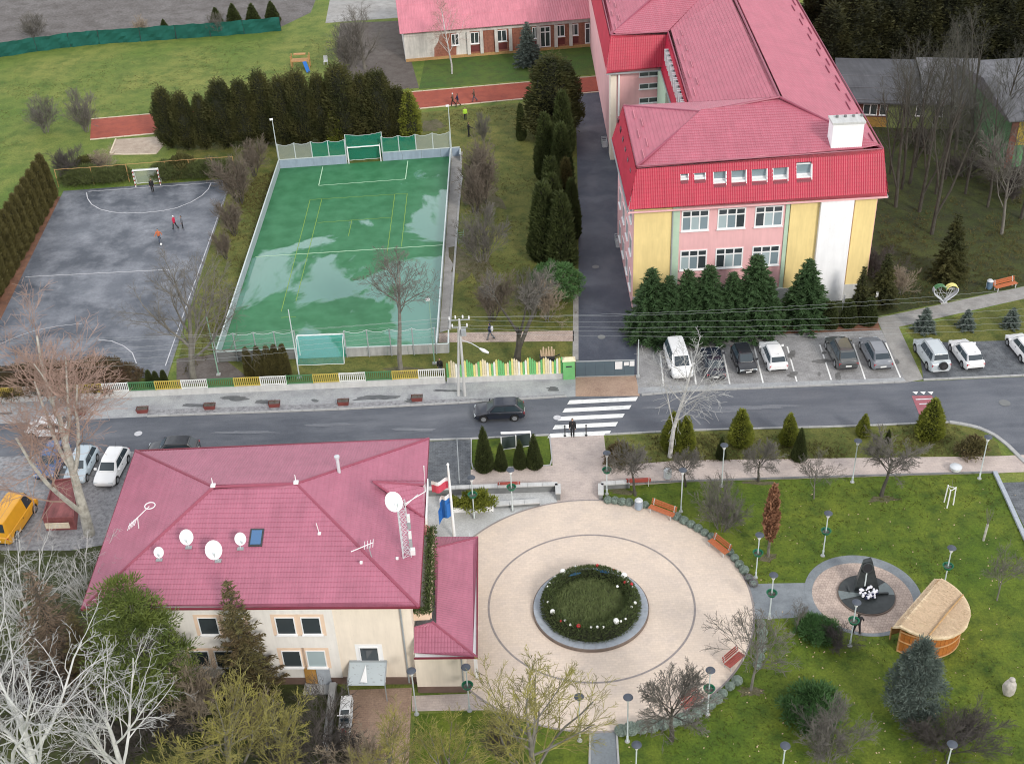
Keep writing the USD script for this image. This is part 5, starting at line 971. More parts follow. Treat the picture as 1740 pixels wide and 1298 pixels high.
for s in (-RH * .92, -.35 * RH, .35 * RH, RH * .92): part(hut, "post", MB().tube([hutp(s, 0, 0), hutp(s, 0, 2.3)], .08, 6), "beam_wood")
part(hut, "eave_beam", MB().tube([hutp(-RH, -.05, 2.28), hutp(RH, -.05, 2.42)], .07, 6), "beam_wood")
prof = [(-.35, 2.32), (0.0, 2.5), (.9, 2.55), (1.7, 2.5)]
def roofstrip(d0, d1, z0, z1, nm):
    n = 22; top, bot = [], []
    for i in range(n + 1):
        for d, z, L in ((d0, z0, top), (d1, z1, bot)):
            full = RH * 1.05; dm = RH * 1.16; half = full * math.sqrt(max(0.0, 1 - max(0, d / dm) ** 2.3)); s = -half + 2 * half * i / n; L.append((s, d, z - .06 * (abs(s) / full) ** 2))
    v = [hutp(*p) for p in top + bot] + [hutp(p[0], p[1], p[2] - .14) for p in top + bot]; m = n + 1; i = np.arange(n)
    f = np.vstack([np.c_[i, m + i, m + i + 1, i + 1], np.c_[2 * m + i, 2 * m + i + 1, 3 * m + i + 1, 3 * m + i], np.c_[i, i + 1, 2 * m + i + 1, 2 * m + i], np.c_[m + i, 3 * m + i, 3 * m + i + 1, m + i + 1], [[0, 2 * m, 3 * m, m], [n, m + n, 3 * m + n, 2 * m + n]]])
    part(hut, nm, MB().add(v, f), "thatch")
ds = np.linspace(.0, RH * 1.145, 15)
roofstrip(-.45, 0.0, 2.22, 2.52, "thatch_ridge")
for k in range(14):
    za, zb = 2.55 - .38 * (ds[k] / ds[-1]) ** 1.5, 2.55 - .38 * (ds[k + 1] / ds[-1]) ** 1.5
    roofstrip(ds[k], ds[k + 1] + .03, za + .02, zb, "thatch_course")
k = 8; w_ = RH * 1.0; part(hut, "roof_batten", MB().tube([hutp(-RH * .86, ds[k], 2.5), hutp(0, ds[k], 2.56), hutp(RH * .86, ds[k], 2.5)], .045, 5), "wood_tan")
rr = np.random.default_rng(3); NS = 3400; s_ = rr.uniform(-1, 1, NS) * RH * 1.02; d_ = rr.uniform(-.15, 1, NS) * RH * 1.1; okk = (np.abs(s_) < RH * 1.0 * np.sqrt(np.clip(1 - (np.maximum(d_ + .3, 0) / (RH * 1.15)) ** 2.3, 0, 1))); s_, d_ = s_[okk], d_[okk]
zz = 2.58 - .38 * (np.maximum(d_, 0) / (RH * 1.145)) ** 1.5 + np.minimum(d_, 0) * .55; q = np.stack([np.array([hutp(a, b, c) for a, b, c in zip(s_, d_, zz)]), np.array([hutp(a + .02, b + .34, c - .02) for a, b, c in zip(s_ + rr.normal(0, .05, len(s_)), d_, zz)])], 1)
part(hut, "loose_straw", MB().tubes(q, np.full((len(q), 2), .010), 3), "straw", kind="stuff")
hs_ = thing("wooden_barrier", "small wooden barrier beside the straw roofed hut", "barrier", W(1512, 1086)); part(hs_, "post", MB().tube([(0, 0, 0), (0, 0, 1.1)], .06, 6), "wood_tan"); part(hs_, "post", MB().tube([(.95, .25, 0), (.95, .25, 1.1)], .06, 6), "wood_tan"); part(hs_, "board", MB().bar((0, 0, .75), (.95, .25, .75), .04, .6), "beam_wood")
# ---- heart sculpture
ht = thing("heart_sculpture", "heart shaped wire sculpture with green and yellow lobes by the upper path", "sculpture", W(1603, 514)); hh = hgt(1603, 514, 484)
t = np.linspace(0, 2 * np.pi, 61); hx = 16 * np.sin(t) ** 3; hz = 13 * np.cos(t) - 5 * np.cos(2 * t) - 2 * np.cos(3 * t) - np.cos(4 * t); hx = hx / 16 * 1.1; hz = (hz + 17) / 29 * hh
def lobe(sel, m, d=.22): part(ht, "rim", MB().tubes(np.stack([np.c_[hx[sel], np.full(sel.sum(), s), hz[sel]] for s in (-d, d)]), np.full((2, sel.sum()), .05), 5).add(np.vstack([np.c_[hx[sel], np.full(sel.sum(), -d), hz[sel]], np.c_[hx[sel], np.full(sel.sum(), d), hz[sel]]]), np.stack([np.arange(sel.sum() - 1), np.arange(1, sel.sum()), sel.sum() + np.arange(1, sel.sum()), sel.sum() + np.arange(sel.sum() - 1)], -1)), m)
u_ = np.arange(61); lobe((u_ >= 0) & (u_ <= 13), "picket_yellow"); lobe((u_ >= 47), "fence_green"); lobe((u_ >= 13) & (u_ <= 47), "galvanised")
wm = MB(); rr = np.random.default_rng(8)
for k in range(26):
    i, j = rr.integers(0, 61, 2); wm.tube([(hx[i], -.1, hz[i]), (hx[j], .1, hz[j])], .014, 3)
part(ht, "wire_filling", wm, "galvanised", kind="stuff"); part(ht, "foot", MB().box((0, 0, .05), (.6, .5, .1)), "concrete_light")
# ---- things on the town hall roof
def on_ths(px, py): return roofpt(px, py, THS)
def dish(name, label, base, centre_px, wpx, face=(0.15, -.8, .55), mount="steel_light"):
    c, u, v, n = THS; C = onplane(*centre_px, base + [0, -.3, .8], (0, 1, 0)); r = wpx / 2 / (FPX / np.dot(C - EYE, _f)); f = np.asarray(face, float); f /= np.linalg.norm(f)
    t = thing(name, label, "satellite dish", base)
    a = np.cross(f, [0, 0, 1.0]); a /= np.linalg.norm(a); b = np.cross(a, f); th_ = np.linspace(0, 2 * np.pi, 28, endpoint=False); V = []
    for k in range(6):
        rr_ = r * k / 5; V += [C + (a * math.cos(q) * rr_ * .92 + b * math.sin(q) * rr_ * 1.08) + f * (.28 * r * (k / 5) ** 2) for q in (th_ if k else th_ * 0)]
    V = np.array(V); idx = np.arange(6 * 28).reshape(6, 28); F_ = np.stack([idx[:-1], np.roll(idx[:-1], -1, 1), np.roll(idx[1:], -1, 1), idx[1:]], -1).reshape(-1, 4)
    part(t, "reflector", MB().add(np.vstack([V, V - f * .03]), np.vstack([F_, F_[:, ::-1] + len(V)])), "white_paint", smooth=40, world=True)
    part(t, "feed_arm", MB().tube([C - b * r, C - b * r * .5 + f * r * 1.0], .025, 5).box(C - b * r * .45 + f * r * 1.0, (.1, .1, .16)), "steel_light", world=True); part(t, "mast", MB().tube([base, base + [0, 0, .5], C - f * .08], .04, 6), mount, world=True); part(t, "foot_plate", MB().box(base + [0, 0, .03], (.4, .3, .08)), "steel_grey", world=True)
dish("satellite_dish", "smallest white satellite dish, leftmost on the town hall roof", on_ths(271, 951), (270, 938), 18); dish("satellite_dish", "tall white satellite dish right of the smallest one on the roof", on_ths(321, 930), (317, 912), 25); dish("satellite_dish", "large white satellite dish lowest on the town hall roof", on_ths(371, 953), (363, 934), 31, (.2, -.75, .6)); dish("satellite_dish", "oval white satellite dish just left of the roof skylight", on_ths(409, 932), (408, 915), 21, (.35, -.8, .5))
def erail(t, name, pts, r, m, n=5): part(t, name, MB().tube(pts, r, n), m, world=True)
B0 = roofpt(690, 945, FE); HM = 4.6
ms = thing("lattice_mast", "grey steel lattice mast with antennas at the roof's east side", "mast", B0); L3 = [(.32, 0), (-.16, .28), (-.16, -.28)]
for x, y in L3: part(ms, "leg", MB().tube([(x, y, -.2), (x, y, HM)], .035, 5), "galvanised")
for k in range(11):
    z = .1 + k * .42; mb = MB()
    for i in range(3): p, q = L3[i], L3[(i + 1) % 3]; mb.tube([(*p, z), (*q, z + .4)], .018, 4).tube([(*p, z), (*q, z)], .015, 4)
    part(ms, "brace", mb, "galvanised")
for k, z in enumerate((1.3, 1.9, 2.6, 3.1)): part(ms, "panel_antenna", MB().box((.42, -.25 + .1 * k, z), (.18, .22, .5)), "white_plastic" if k % 2 else "steel_grey")
part(ms, "whip_antenna", MB().tube([(.3, 0, HM - .3), (1.6, .5, HM + .2), (1.65, .5, HM + 2.2)], .03, 5).tube([(.3, .2, HM - .6), (1.1, .6, HM - .1)], .03, 5), "white_paint"); part(ms, "equipment_box", MB().box((.45, .1, .3), (.3, .3, .4)), "white_plastic")
dish("satellite_dish", "large white dish high on the lattice mast", B0 + [-.1, 0, HM - .2], (668, 853), 33, (.35, -.62, .70), "galvanised")
an = thing("roof_antenna", "white looped aerial on the west roof slope", "antenna", roofpt(236, 898, FW)); ao = LOC[str(an.GetPath())]
part(an, "mast", MB().tube([(0, 0, 0), (.1, 0, .9)], .035, 5), "white_paint"); part(an, "boom", MB().tube([(-.5, -.3, .5), (.9, .4, 1.5)], .03, 5), "white_paint"); part(an, "loop", MB().tm(trimesh.creation.torus(.33, .035, 20, 5), (.95, .4, 1.55)), "white_paint"); part(an, "elements", MB().tubes(np.array([[(-.5 + .13 * k, -.65, .45 + .1 * k), (-.5 + .13 * k, .1, .45 + .1 * k)] for k in range(5)]), np.full((5, 2), .022), 4), "white_paint")
an2 = thing("roof_antenna", "white rod aerial on the roof hip left of the lattice mast", "antenna", roofpt(632, 948, FE)); part(an2, "mast", MB().tube([(0, 0, -.1), (-.1, 0, 1.0)], .03, 5), "steel_grey"); part(an2, "boom", MB().tube([(-1.2, -.2, .8), (.2, .1, 1.2)], .03, 5), "white_paint"); part(an2, "elements", MB().tubes(np.array([[(-.35 + .18 * k, -.3, 1.02 + .05 * k), (-.35 + .18 * k, .35, 1.1 + .05 * k)] for k in range(4)]), np.full((4, 2), .018), 4), "white_paint")
ro = thing("roof_rod", "thin white rod standing on the lower south roof", "rod", on_ths(543, 907)); part(ro, "rod", MB().tube([(0, 0, -.05), (-.1, 0, .9)], .025, 5), "white_paint"); part(ro, "foot", MB().box((0, 0, .03), (.2, .2, .1)), "white_paint")
bp = thing("balcony_pot", "round terracotta pot with pink cloth on the town hall balcony", "pot", onplane(721, 914, (0, 66.0, 0), (0, 1, 0))); part(bp, "pot", MB().lathe([(.25, -.35), (.48, 0), (.5, .2), (.4, .35), (0, .3)], n=16), "terracotta", smooth=40); part(bp, "cloth", MB().tm(trimesh.creation.icosphere(2, .36), (.15, .25, .5)), "fabric_pink")
# ---- odd things about the grounds
co = thing("container", "rusty red container with cluttered open top beside the yellow van", "container", W(104, 880)); cz = 1.25; px_ = [W(91, 816, cz), W(130, 812, cz), W(124, 878, cz), W(72, 880, cz)]; q = [p * [1, 1, 0] for p in px_]
part(co, "body", MB().add([*q, *[p + [0, 0, cz] for p in q]], [[0, 1, 5, 4][::-1], [1, 2, 6, 5][::-1], [2, 3, 7, 6][::-1], [3, 0, 4, 7][::-1]]), "container_red", world=True); part(co, "load", MB().add([p + [0, 0, cz - .12] for p in q], [[3, 2, 1, 0]]), "container_red", world=True)
for a, b in zip(q, q[1:] + q[:1]): part(co, "rim", MB().bar(a + [0, 0, cz], b + [0, 0, cz], .1), "container_red", world=True)
part(co, "tail_board", MB().bar(q[3] + [.2, -.35, .75], q[2] + [-.3, -.35, .75], .08, .5), "cream_kerb", world=True)
ys = thing("pale_stone", "weathered pale standing stone on the right lawn", "stone", W(1712, 1180)); rr = np.random.default_rng(2); m_ = trimesh.creation.icosphere(3, 1.0); vv = m_.vertices * [.42, .36, .72]; vv = vv * (1 + .16 * (meshkit.fbm(m_.vertices * 1.8 + 5, 4)[:, None] - .5) * 2); part(ys, "stone", (vv + [0, 0, .62], m_.faces), "stone_pale"); part(ys, "cap", MB().tm(trimesh.creation.icosphere(1, .2), (.05, 0, 1.33)), "stone_pale")
for k, (x, y) in enumerate(((1611, 858),)):
    t = thing("tree_guard", "white stake guard round a sapling on the right lawn", "tree guard", W(x, y))
    for a in (0, 2.1, 4.2): part(t, "stake", MB().tube([(.38 * math.cos(a), .38 * math.sin(a), 0), (.32 * math.cos(a), .32 * math.sin(a), 1.7)], .045, 6), "white_paint")
    part(t, "crossbar", MB().tube([(.32 * math.cos(a), .32 * math.sin(a), 1.6) for a in (0, 2.1, 4.2, 6.28)], .03, 5), "white_paint"); part(t, "sapling", MB().tube([(0, 0, 0), (.05, 0, 1.4), (0, .05, 2.4)], [.03, .02, .01], 5), "bark_grey")
t = thing("tree_guard", "short pale trunk guard on the far right lawn", "tree guard", W(1671, 918)); part(t, "tube", MB().tube([(0, 0, 0), (.05, 0, 1.5)], .09, 8), "bark_pale"); part(t, "sapling", MB().tubes(np.array([[(.05, 0, 1.4), (.3 * math.cos(a), .3 * math.sin(a), 2.6 + .1 * a)] for a in range(6)]), np.full((6, 2), .015), 3), "twig_grey")
pg = thing("play_frame", "orange wooden play frame behind the dark conifer row", "playground", W(512, 116)); 
for x, y in ((-1.2, -.5), (1.2, -.5), (-1.2, .6), (1.2, .6)): part(pg, "post", MB().bar((x, y, 0), (x, y, 1.9), .12), "beam_wood")
part(pg, "platform", MB().box((0, .05, 1.1), (2.4, 1.2, .12)), "beam_wood"); part(pg, "roof", MB().box((0, .05, 1.95), (1.6, .6, .1)), "beam_wood"); part(pg, "slide", MB().bar((.6, -.6, 1.1), (1.2, -2.0, .1), .5, .06), "flag_blue")
t = thing("garden_chair", "lone white chair on the far lawn by the conifer row", "chair", W(554, 110)); part(t, "seat", MB().box((0, 0, .45), (.55, .55, .06)), "white_paint"); part(t, "backrest", MB().box((0, .27, .8), (.55, .05, .7)), "white_paint"); 
for x in (-.24, .24):
    for y in (-.24, .24): part(t, "leg", MB().bar((x, y, 0), (x, y, .43), .05), "white_paint")
t = thing("climbing_rack", "small green metal climbing rack on the school lawn", "rack", W(784, 415))
for x in (-.3, .3): part(t, "upright", MB().tube([(x, 0, 0), (x, .2, 1.5)], .03, 5), "post_green")
for k in range(5): part(t, "rung", MB().tube([(-.3, .2 * (k + 1) / 6, .25 * (k + 1)), (.3, .2 * (k + 1) / 6, .25 * (k + 1))], .022, 5), "post_green")
t = thing("toy_cart", "wooden cart with straw figures behind the picket fence", "cart", W(930, 615)); part(t, "bed", MB().box((0, 0, .5), (1.3, .7, .25)), "dark_metal"); part(t, "straw_figures", MB().tubes(np.array([[(-.5 + .12 * k, 0, .6), (-.55 + .12 * k + .1 * (k % 2), .1, 1.2 + .15 * (k % 3))] for k in range(10)]), np.full((10, 2), .07), 5), "straw"); part(t, "shaft", MB().bar((.6, 0, .5), (1.1, -.4, 1.0), .08), "dark_metal")
for x in (-.4, .4): part(t, "wheel", MB().tm(trimesh.creation.cylinder(.3, .08, sections=16, transform=trimesh.transformations.rotation_matrix(math.pi / 2, (1, 0, 0))), (x, -.4, .3)), "dark_metal")
for k, (x, y) in enumerate(((1457, 533), (1431, 528), (1487, 522))):
    t = thing("banner_stand", f"pale tapering banner stand before the dark trimmed thujas, {ORD[k]} of three", "banner", W(x, y + 3)); part(t, "cloth", MB().add([(-.05, 0, .1), (.05, 0, .1), (.38, 0, 1.7), (-.38, 0, 1.7), (-.05, .04, .1), (.05, .04, .1), (.38, .04, 1.7), (-.38, .04, 1.7)], [[0, 1, 2, 3], [4, 7, 6, 5], [0, 4, 5, 1], [2, 6, 7, 3], [0, 3, 7, 4], [1, 5, 6, 2]]) if k == 0 else MB().box((0, 0, 1.5), (.22, .04, .8)), "white_plastic"); part(t, "pole", MB().tube([(0, .05, 0), (0, .05, 1.8)], .03, 5), "steel_light")
bo = thing("boat", "narrow white boat with dark cabin panes and red hatch by the wall", "boat", W(590, 1240) + [0, 0, .25]); Lb = 3.6
st = [(-1.9, .28), (-1.6, .36), (-.2, .42), (.7, .40), (1.4, .26), (1.95, .03)]; V = []
for x, w in st: V += [(-w * .6, -x, 0), (w * .6, -x, 0), (w, -x, .62 + .06 * max(0, x)), (-w, -x, .62 + .06 * max(0, x))]
idx = np.arange(24).reshape(6, 4); part(bo, "hull", MB().add(V, np.vstack([np.stack([idx[:-1], np.roll(idx[:-1], -1, 1), np.roll(idx[1:], -1, 1), idx[1:]], -1).reshape(-1, 4)[:, ::-1], [[0, 3, 2, 1]]])), "white_plastic")
part(bo, "cabin", MB().box((0, .75, .9), (.66, 1.5, .6)), "white_paint"); part(bo, "hatch", MB().box((0, -.95, .70), (.36, .55, .1)), "ball_red"); part(bo, "pane", MB().box((0, .15, 1.21), (.52, .38, .03)), "car_glass"); part(bo, "pane", MB().box((0, -.3, .95), (.5, .38, .03)).box((0, -.22, .9), (.5, .1, .3)), "car_glass"); part(bo, "frame_bar", MB().box((0, -.08, 1.22), (.9, .05, .05)), "white_paint"); part(bo, "cradle", MB().box((0, .6, -.12), (.7, .2, .25)).box((0, -.8, -.12), (.6, .2, .25)), "wood_tan")
t = thing("slide_rail", "thin grey barrier rail across the dark paving by the road", "barrier", W(780, 790)); part(t, "rail", MB().tube([W(777, 752, .1) * [1, 1, 0] + [0, 0, .5], W(781, 823, .1) * [1, 1, 0] + [0, 0, .5]], .04, 5), "steel_grey", world=True)
for py in (755, 800, 822): part(t, "post", MB().tube([W(777 + (py - 752) * .06, py), W(777 + (py - 752) * .06, py) + [0, 0, .5]], .04, 5), "steel_grey", world=True)

for (x, y), l in (((1055, 414), "blue grey cycle rack at the school's west wall beside the south block"), ((1031, 246), "blue grey cycle rack at the school's west wall near the rear wing")):
    t = thing("cycle_rack", l, "rack", W(x, y), .0)
    for k in range(4): part(t, "hoop", MB().tube([(0, .45 * k - .7, 0), (0, .45 * k - .7, .75), (-.55, .45 * k - .7, .75), (-.55, .45 * k - .7, 0)], .035, 5), "steel_light")
    part(t, "base_rail", MB().bar((-.28, -.9, .04), (-.28, .9, .04), .5, .05), "steel_grey")
ac = thing("air_conditioner", "white air conditioning box low on the yellow school bay", "air conditioner", onwall(FS2, 1103, 484, .5)[0] * FS2[1] + FS2[0] + FS2[2] * .45 + [0, 0, 2.2]); part(ac, "casing", MB().box((0, 0, .35), (.95, .36, .7)), "white_plastic"); part(ac, "fan_grille", MB().tm(trimesh.creation.cylinder(.26, .03, sections=18, transform=trimesh.transformations.rotation_matrix(math.pi / 2, (1, 0, 0))), (-.12, -.19, .35)), "steel_grey"); part(ac, "bracket", MB().box((0, .05, -.04), (.8, .4, .06)), "steel_grey")
# ---------------------------------------------------------------- plants
def unit(a): return a / (np.linalg.norm(a, axis=-1, keepdims=True) + 1e-9)
def leaves(P, D, L, Wd, rng, bend=0.0):
    """leaf-sized diamond faces at P pointing along D"""
    P = np.asarray(P, float); D = unit(np.asarray(D, float)); N = len(P); L = np.broadcast_to(L, N)[:, None]; Wd = np.broadcast_to(Wd, N)[:, None]
    S = unit(np.cross(D, rng.normal(size=(N, 3)))); Nn = np.cross(S, D)
    v = np.stack([P, P + D * L * .5 + S * Wd * .5 + Nn * bend * L, P + D * L, P + D * L * .5 - S * Wd * .5 + Nn * bend * L], 1).reshape(-1, 3)
    i = np.arange(N) * 4; return v, np.vstack([np.stack([i, i + 1, i + 2], 1), np.stack([i, i + 2, i + 3], 1)])
def grow(rng, lv, P0, D0, L0, R0, k0=7, wander0=.06, up0=.05):
    """branching skeleton, level by level. lv: list of (children, t0, angle, spread, length ratio, radius ratio, up, wander, points)"""
    def lines(P, D, L, R, k, wander, up, tip=.35):
        N = len(P); pts = [P]; d = unit(D)
        for i in range(k - 1):
            d = unit(d + rng.normal(size=(N, 3)) * wander + np.array([0, 0, up])); pts.append(pts[-1] + d * (L / (k - 1))[:, None])
        t = np.linspace(0, 1, k); return np.stack(pts, 1), R[:, None] * (1 - (1 - tip) * t)[None]
    X, R = lines(np.atleast_2d(P0).astype(float), np.atleast_2d(D0).astype(float), np.atleast_1d(L0).astype(float), np.atleast_1d(R0).astype(float), k0, wander0, up0)
    out = [(X, R)]; L = np.atleast_1d(L0).astype(float)
    for m, t0, ang, spr, lr, rr, up, wander, k in lv:
        N, kk, _ = X.shape; par = np.repeat(np.arange(N), m)
        t = t0 + (1 - t0) * ((np.tile(np.arange(m), N) + rng.random(N * m)) / m); t = np.clip(t, 0, .999)
        f = t * (kk - 1); i = f.astype(int); fr = (f - i)[:, None]
        B = X[par, i] * (1 - fr) + X[par, i + 1] * fr; T = unit(X[par, i + 1] - X[par, i]); rb = R[par, i] * (1 - fr[:, 0]) + R[par, i + 1] * fr[:, 0]
        az = np.tile(np.arange(m), N) * 2.4 + rng.random(N * m) * 1.2 + np.repeat(rng.random(N) * 6.28, m)
        ref = np.where(np.abs(T[:, 2:3]) < .95, np.array([0, 0, 1.0]), np.array([1.0, 0, 0])); A = unit(np.cross(T, ref)); C = np.cross(A, T)
        th = (ang + spr * rng.normal(size=N * m))[:, None]
        D = T * np.cos(th) + (A * np.cos(az)[:, None] + C * np.sin(az)[:, None]) * np.sin(th)
        Lc = L[par] * lr * (1.15 - .55 * t) * (.75 + .5 * rng.random(N * m))
        X, R = lines(B, D, Lc, np.minimum(rb * .85, rb * rr + .002), k, wander, up); L = Lc; out.append((X, R))
    return out
def bare_tree(name, seed, lv, L0, R0, bark, twig, limbs=2, k0=7, P0=(0, 0, -.1), D0=(0, 0, 1), up0=.05, wander0=.06, tw=1.0, minr=.005, part_limbs=0):
    rng = np.random.default_rng(seed); o = grow(rng, lv, P0, D0, L0, R0, k0, wander0, up0); p = proto(name)
    tr = MB().tubes(o[0][0], o[0][1], 8); part(p, "trunk", tr, bark)
    for l in range(1, min(limbs, len(o))):
        X, R = o[l]
        for i in range(min(part_limbs, len(X)) if l == 1 else 0): part(p, "limb", MB().tubes(X[i:i + 1], np.maximum(R[i:i + 1], minr * 1.5), 6), bark)
        if l > 1 or not part_limbs: part(p, "limb", MB().tubes(X, np.maximum(R, minr * 1.5), 5), bark)
    cr = MB()
    for l in range(limbs, len(o)): X, R = o[l]; cr.tubes(X, np.maximum(R * tw, minr), 3)
    part(p, "crown", cr, twig); return p
# each kind: about 1 m scale factors are set when placed; heights below are in metres at scale 1
T_BIG = bare_tree("broad_bare_tree", 1, [(8, .18, .62, .12, .85, .58, .10, .09, 7), (7, .2, .62, .2, .55, .52, .05, .10, 5), (7, .15, .62, .25, .5, .48, .03, .12, 4), (7, .1, .6, .3, .55, .5, .02, .14, 3)], 5.4, .20, "bark_grey", "twig_grey", 3, part_limbs=8)
T_TALL = bare_tree("tall_bare_tree", 2, [(16, .30, .58, .12, .40, .40, .10, .08, 6), (9, .2, .6, .2, .5, .48, .08, .10, 4), (9, .15, .6, .25, .55, .5, .04, .12, 4)], 12.5, .17, "bark_dark", "twig_wood", 2, part_limbs=16, wander0=.035)
T_TALL2 = bare_tree("tall_bare_tree", 12, [(4, .12, .35, .1, .85, .66, .10, .06, 8), (9, .35, .55, .2, .34, .40, .08, .10, 5), (7, .2, .6, .2, .5, .48, .06, .10, 4), (4, .15, .6, .25, .5, .5, .03, .12, 3)], 8.0, .15, "bark_dark", "twig_wood", 2, part_limbs=4, wander0=.05)
T_GLOBE = bare_tree("globe_bare_tree", 3, [(12, .62, .85, .18, .80, .42, .05, .10, 5), (8, .15, .55, .2, .62, .45, .04, .10, 4), (7, .15, .55, .25, .5, .5, .02, .12, 3), (5, .2, .5, .25, .5, .6, .02, .1, 3)], 1.75, .075, "bark_dark", "twig_grey", 2, part_limbs=12)
T_SMALL = bare_tree("small_bare_tree", 4, [(9, .40, .70, .18, .85, .42, .05, .12, 5), (7, .2, .6, .25, .6, .5, .04, .14, 4), (6, .15, .6, .25, .5, .5, .03, .14, 3), (4, .2, .6, .3, .5, .5, .02, .12, 3)], 2.0, .05, "bark_grey", "twig_grey", 2, part_limbs=9)
def shrub(name, seed, m, bark, twig, n0=9, sp=.5, L0=1.6, up=.06, lv=None):
    rng = np.random.default_rng(seed); a = rng.random(n0) * 6.28; s = rng.random(n0) * sp
    D0 = np.c_[np.sin(s) * np.cos(a), np.sin(s) * np.sin(a), np.cos(s)]; P0 = np.c_[.12 * np.cos(a), .12 * np.sin(a), np.full(n0, -.05)]
    o = grow(rng, lv or [(m, .15, .5, .2, .6, .5, up, .10, 4), (m, .15, .5, .25, .55, .5, up, .12, 3), (7, .15, .5, .25, .5, .6, .02, .12, 3)], P0, D0, np.full(n0, L0) * (.7 + .5 * rng.random(n0)), np.full(n0, .022), 6, .08, up)
    p = proto(name); part(p, "stems", MB().tubes(o[0][0], o[0][1], 5), bark); cr = MB()
    for X, R in o[1:]: cr.tubes(X, np.maximum(R, .0042), 3)
    part(p, "crown", cr, twig); return p
S_BARE = shrub("bare_shrub", 5, 8, "bark_grey", "twig_grey", up=.07); S_RED = shrub("bare_shrub", 6, 8, "bark_dark", "twig_reddish", n0=11, sp=.42, up=.10); S_DARK = shrub("bare_shrub", 7, 8, "bark_dark", "twig_dark", n0=14, sp=1.05, up=.04); S_TAN = shrub("bare_shrub", 8, 7, "bark_grey", "twig_tan", n0=10, sp=.6, up=.06)
T_LIME = bare_tree("lime_twig_tree", 9, [(12, .05, .75, .2, .85, .5, .10, .10, 6), (8, .15, .6, .2, .55, .5, .09, .12, 5), (6, .15, .55, .25, .5, .5, .10, .15, 4), (5, .2, .55, .25, .5, .6, .06, .14, 3)], 3.0, .105, "bark_grey", "twig_lime", 2, part_limbs=12, minr=.0055)
T_WHITE = bare_tree("white_bare_tree", 10, [(7, .18, .52, .12, .85, .58, .12, .10, 8), (8, .2, .62, .2, .50, .48, .05, .12, 6), (5, .15, .65, .25, .52, .48, -.03, .18, 6), (4, .2, .6, .3, .5, .5, -.08, .2, 4)], 6.2, .18, "bark_white", "twig_white", 3, part_limbs=7, minr=.0065)
T_PLANE = bare_tree("mottled_tall_tree", 11, [(6, .06, .40, .12, 1.0, .62, .09, .06, 9), (10, .22, .75, .2, .46, .42, .05, .11, 6), (8, .15, .65, .25, .52, .48, .03, .12, 4), (8, .15, .6, .3, .52, .5, .02, .14, 3)], 7.5, .24, "bark_pale", "twig_rose", 2, part_limbs=6, wander0=.05, minr=.0075)
T_BIRCH = bare_tree("birch_tree", 13, [(13, .34, .70, .15, .50, .36, .06, .10, 7), (7, .2, .6, .2, .48, .45, -.03, .12, 5), (6, .15, .6, .25, .5, .5, -.08, .14, 4)], 6.6, .13, "bark_birch", "twig_white", 2, part_limbs=13, minr=.008)
T_BIRCH_R = bare_tree("birch_tree", 14, [(14, .30, .6, .15, .46, .36, .06, .10, 6), (9, .2, .6, .2, .48, .45, -.05, .12, 5), (9, .15, .6, .25, .5, .5, -.15, .14, 4)], 8.5, .13, "bark_birch", "twig_rose", 2, part_limbs=14, minr=.0065)
T_V = bare_tree("forked_pruned_tree", 15, [(3, .25, .55, .06, 2.1, .72, .10, .05, 7), (6, .70, .65, .2, .36, .4, .06, .10, 4), (8, .2, .6, .25, .55, .5, .05, .12, 3), (7, .2, .6, .25, .6, .5, .03, .12, 3)], 1.4, .13, "bark_dark", "twig_grey", 2, part_limbs=3, minr=.005)
T_LONG = bare_tree("long_trunk_tree", 16, [(10, .60, .74, .14, .46, .46, .08, .09, 6), (8, .2, .62, .2, .55, .48, .05, .10, 4), (7, .15, .62, .25, .5, .5, .02, .12, 3), (6, .15, .6, .25, .55, .5, .02, .12, 3)], 6.4, .15, "bark_grey", "twig_grey", 2, part_limbs=10)

def conifer(name, seed, h, prof, n, L, Wd, m, out=.5, up=.9, core=True, corem="core_dark", lump=.16, jitter=.10, trunk=True, bark="bark_dark", tiers=0, droop=0.0):
    """crown of leaf-sized sprays on an uneven surface of revolution; prof(t): radius at height fraction t"""
    rng = np.random.default_rng(seed); p = proto(name)
    tt = np.linspace(0, 1, 200); w = prof(tt) + .03; cdf = np.cumsum(w); t = np.interp(rng.random(n) * cdf[-1], cdf, tt); a = rng.random(n) * 2 * np.pi
    r = prof(t); lumpv = meshkit.fbm(np.c_[np.cos(a) * 1.6 + seed, np.sin(a) * 1.6, t * h * .75], 3, seed) - .5
    if tiers: ph = (t * tiers + .35 * np.sin(a * 3 + seed)) % 1.0; r = r * (.72 + .40 * (1 - ph)); 
    r = r * (1 + 2 * lump * lumpv) * (1 - jitter * rng.random(n) ** 2 * 2.2)
    P = np.c_[r * np.cos(a), r * np.sin(a), t * h + .05 * h * lump * rng.normal(size=n)]
    D = np.c_[np.cos(a) * out, np.sin(a) * out, np.full(n, up)] + rng.normal(size=(n, 3)) * .33
    part(p, "crown", leaves(P - unit(D) * L * .4, D, L * (.6 + .8 * rng.random(n)), Wd * (.6 + .8 * rng.random(n)), rng, .08), m)
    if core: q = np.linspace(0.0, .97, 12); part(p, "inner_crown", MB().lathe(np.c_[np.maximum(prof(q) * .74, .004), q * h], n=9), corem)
    if trunk: part(p, "trunk", MB().tube([(0, 0, -.05), (0, 0, h * .6)], [.035 * h ** .7, .01 * h ** .7], 7), bark)
    return p
col_prof = lambda r, b=.55: (lambda t: r * np.clip(np.minimum(1, (t + .06) / .16) ** .5, 0, 1) * np.clip(1 - t, 0, 1) ** b * (1.0))
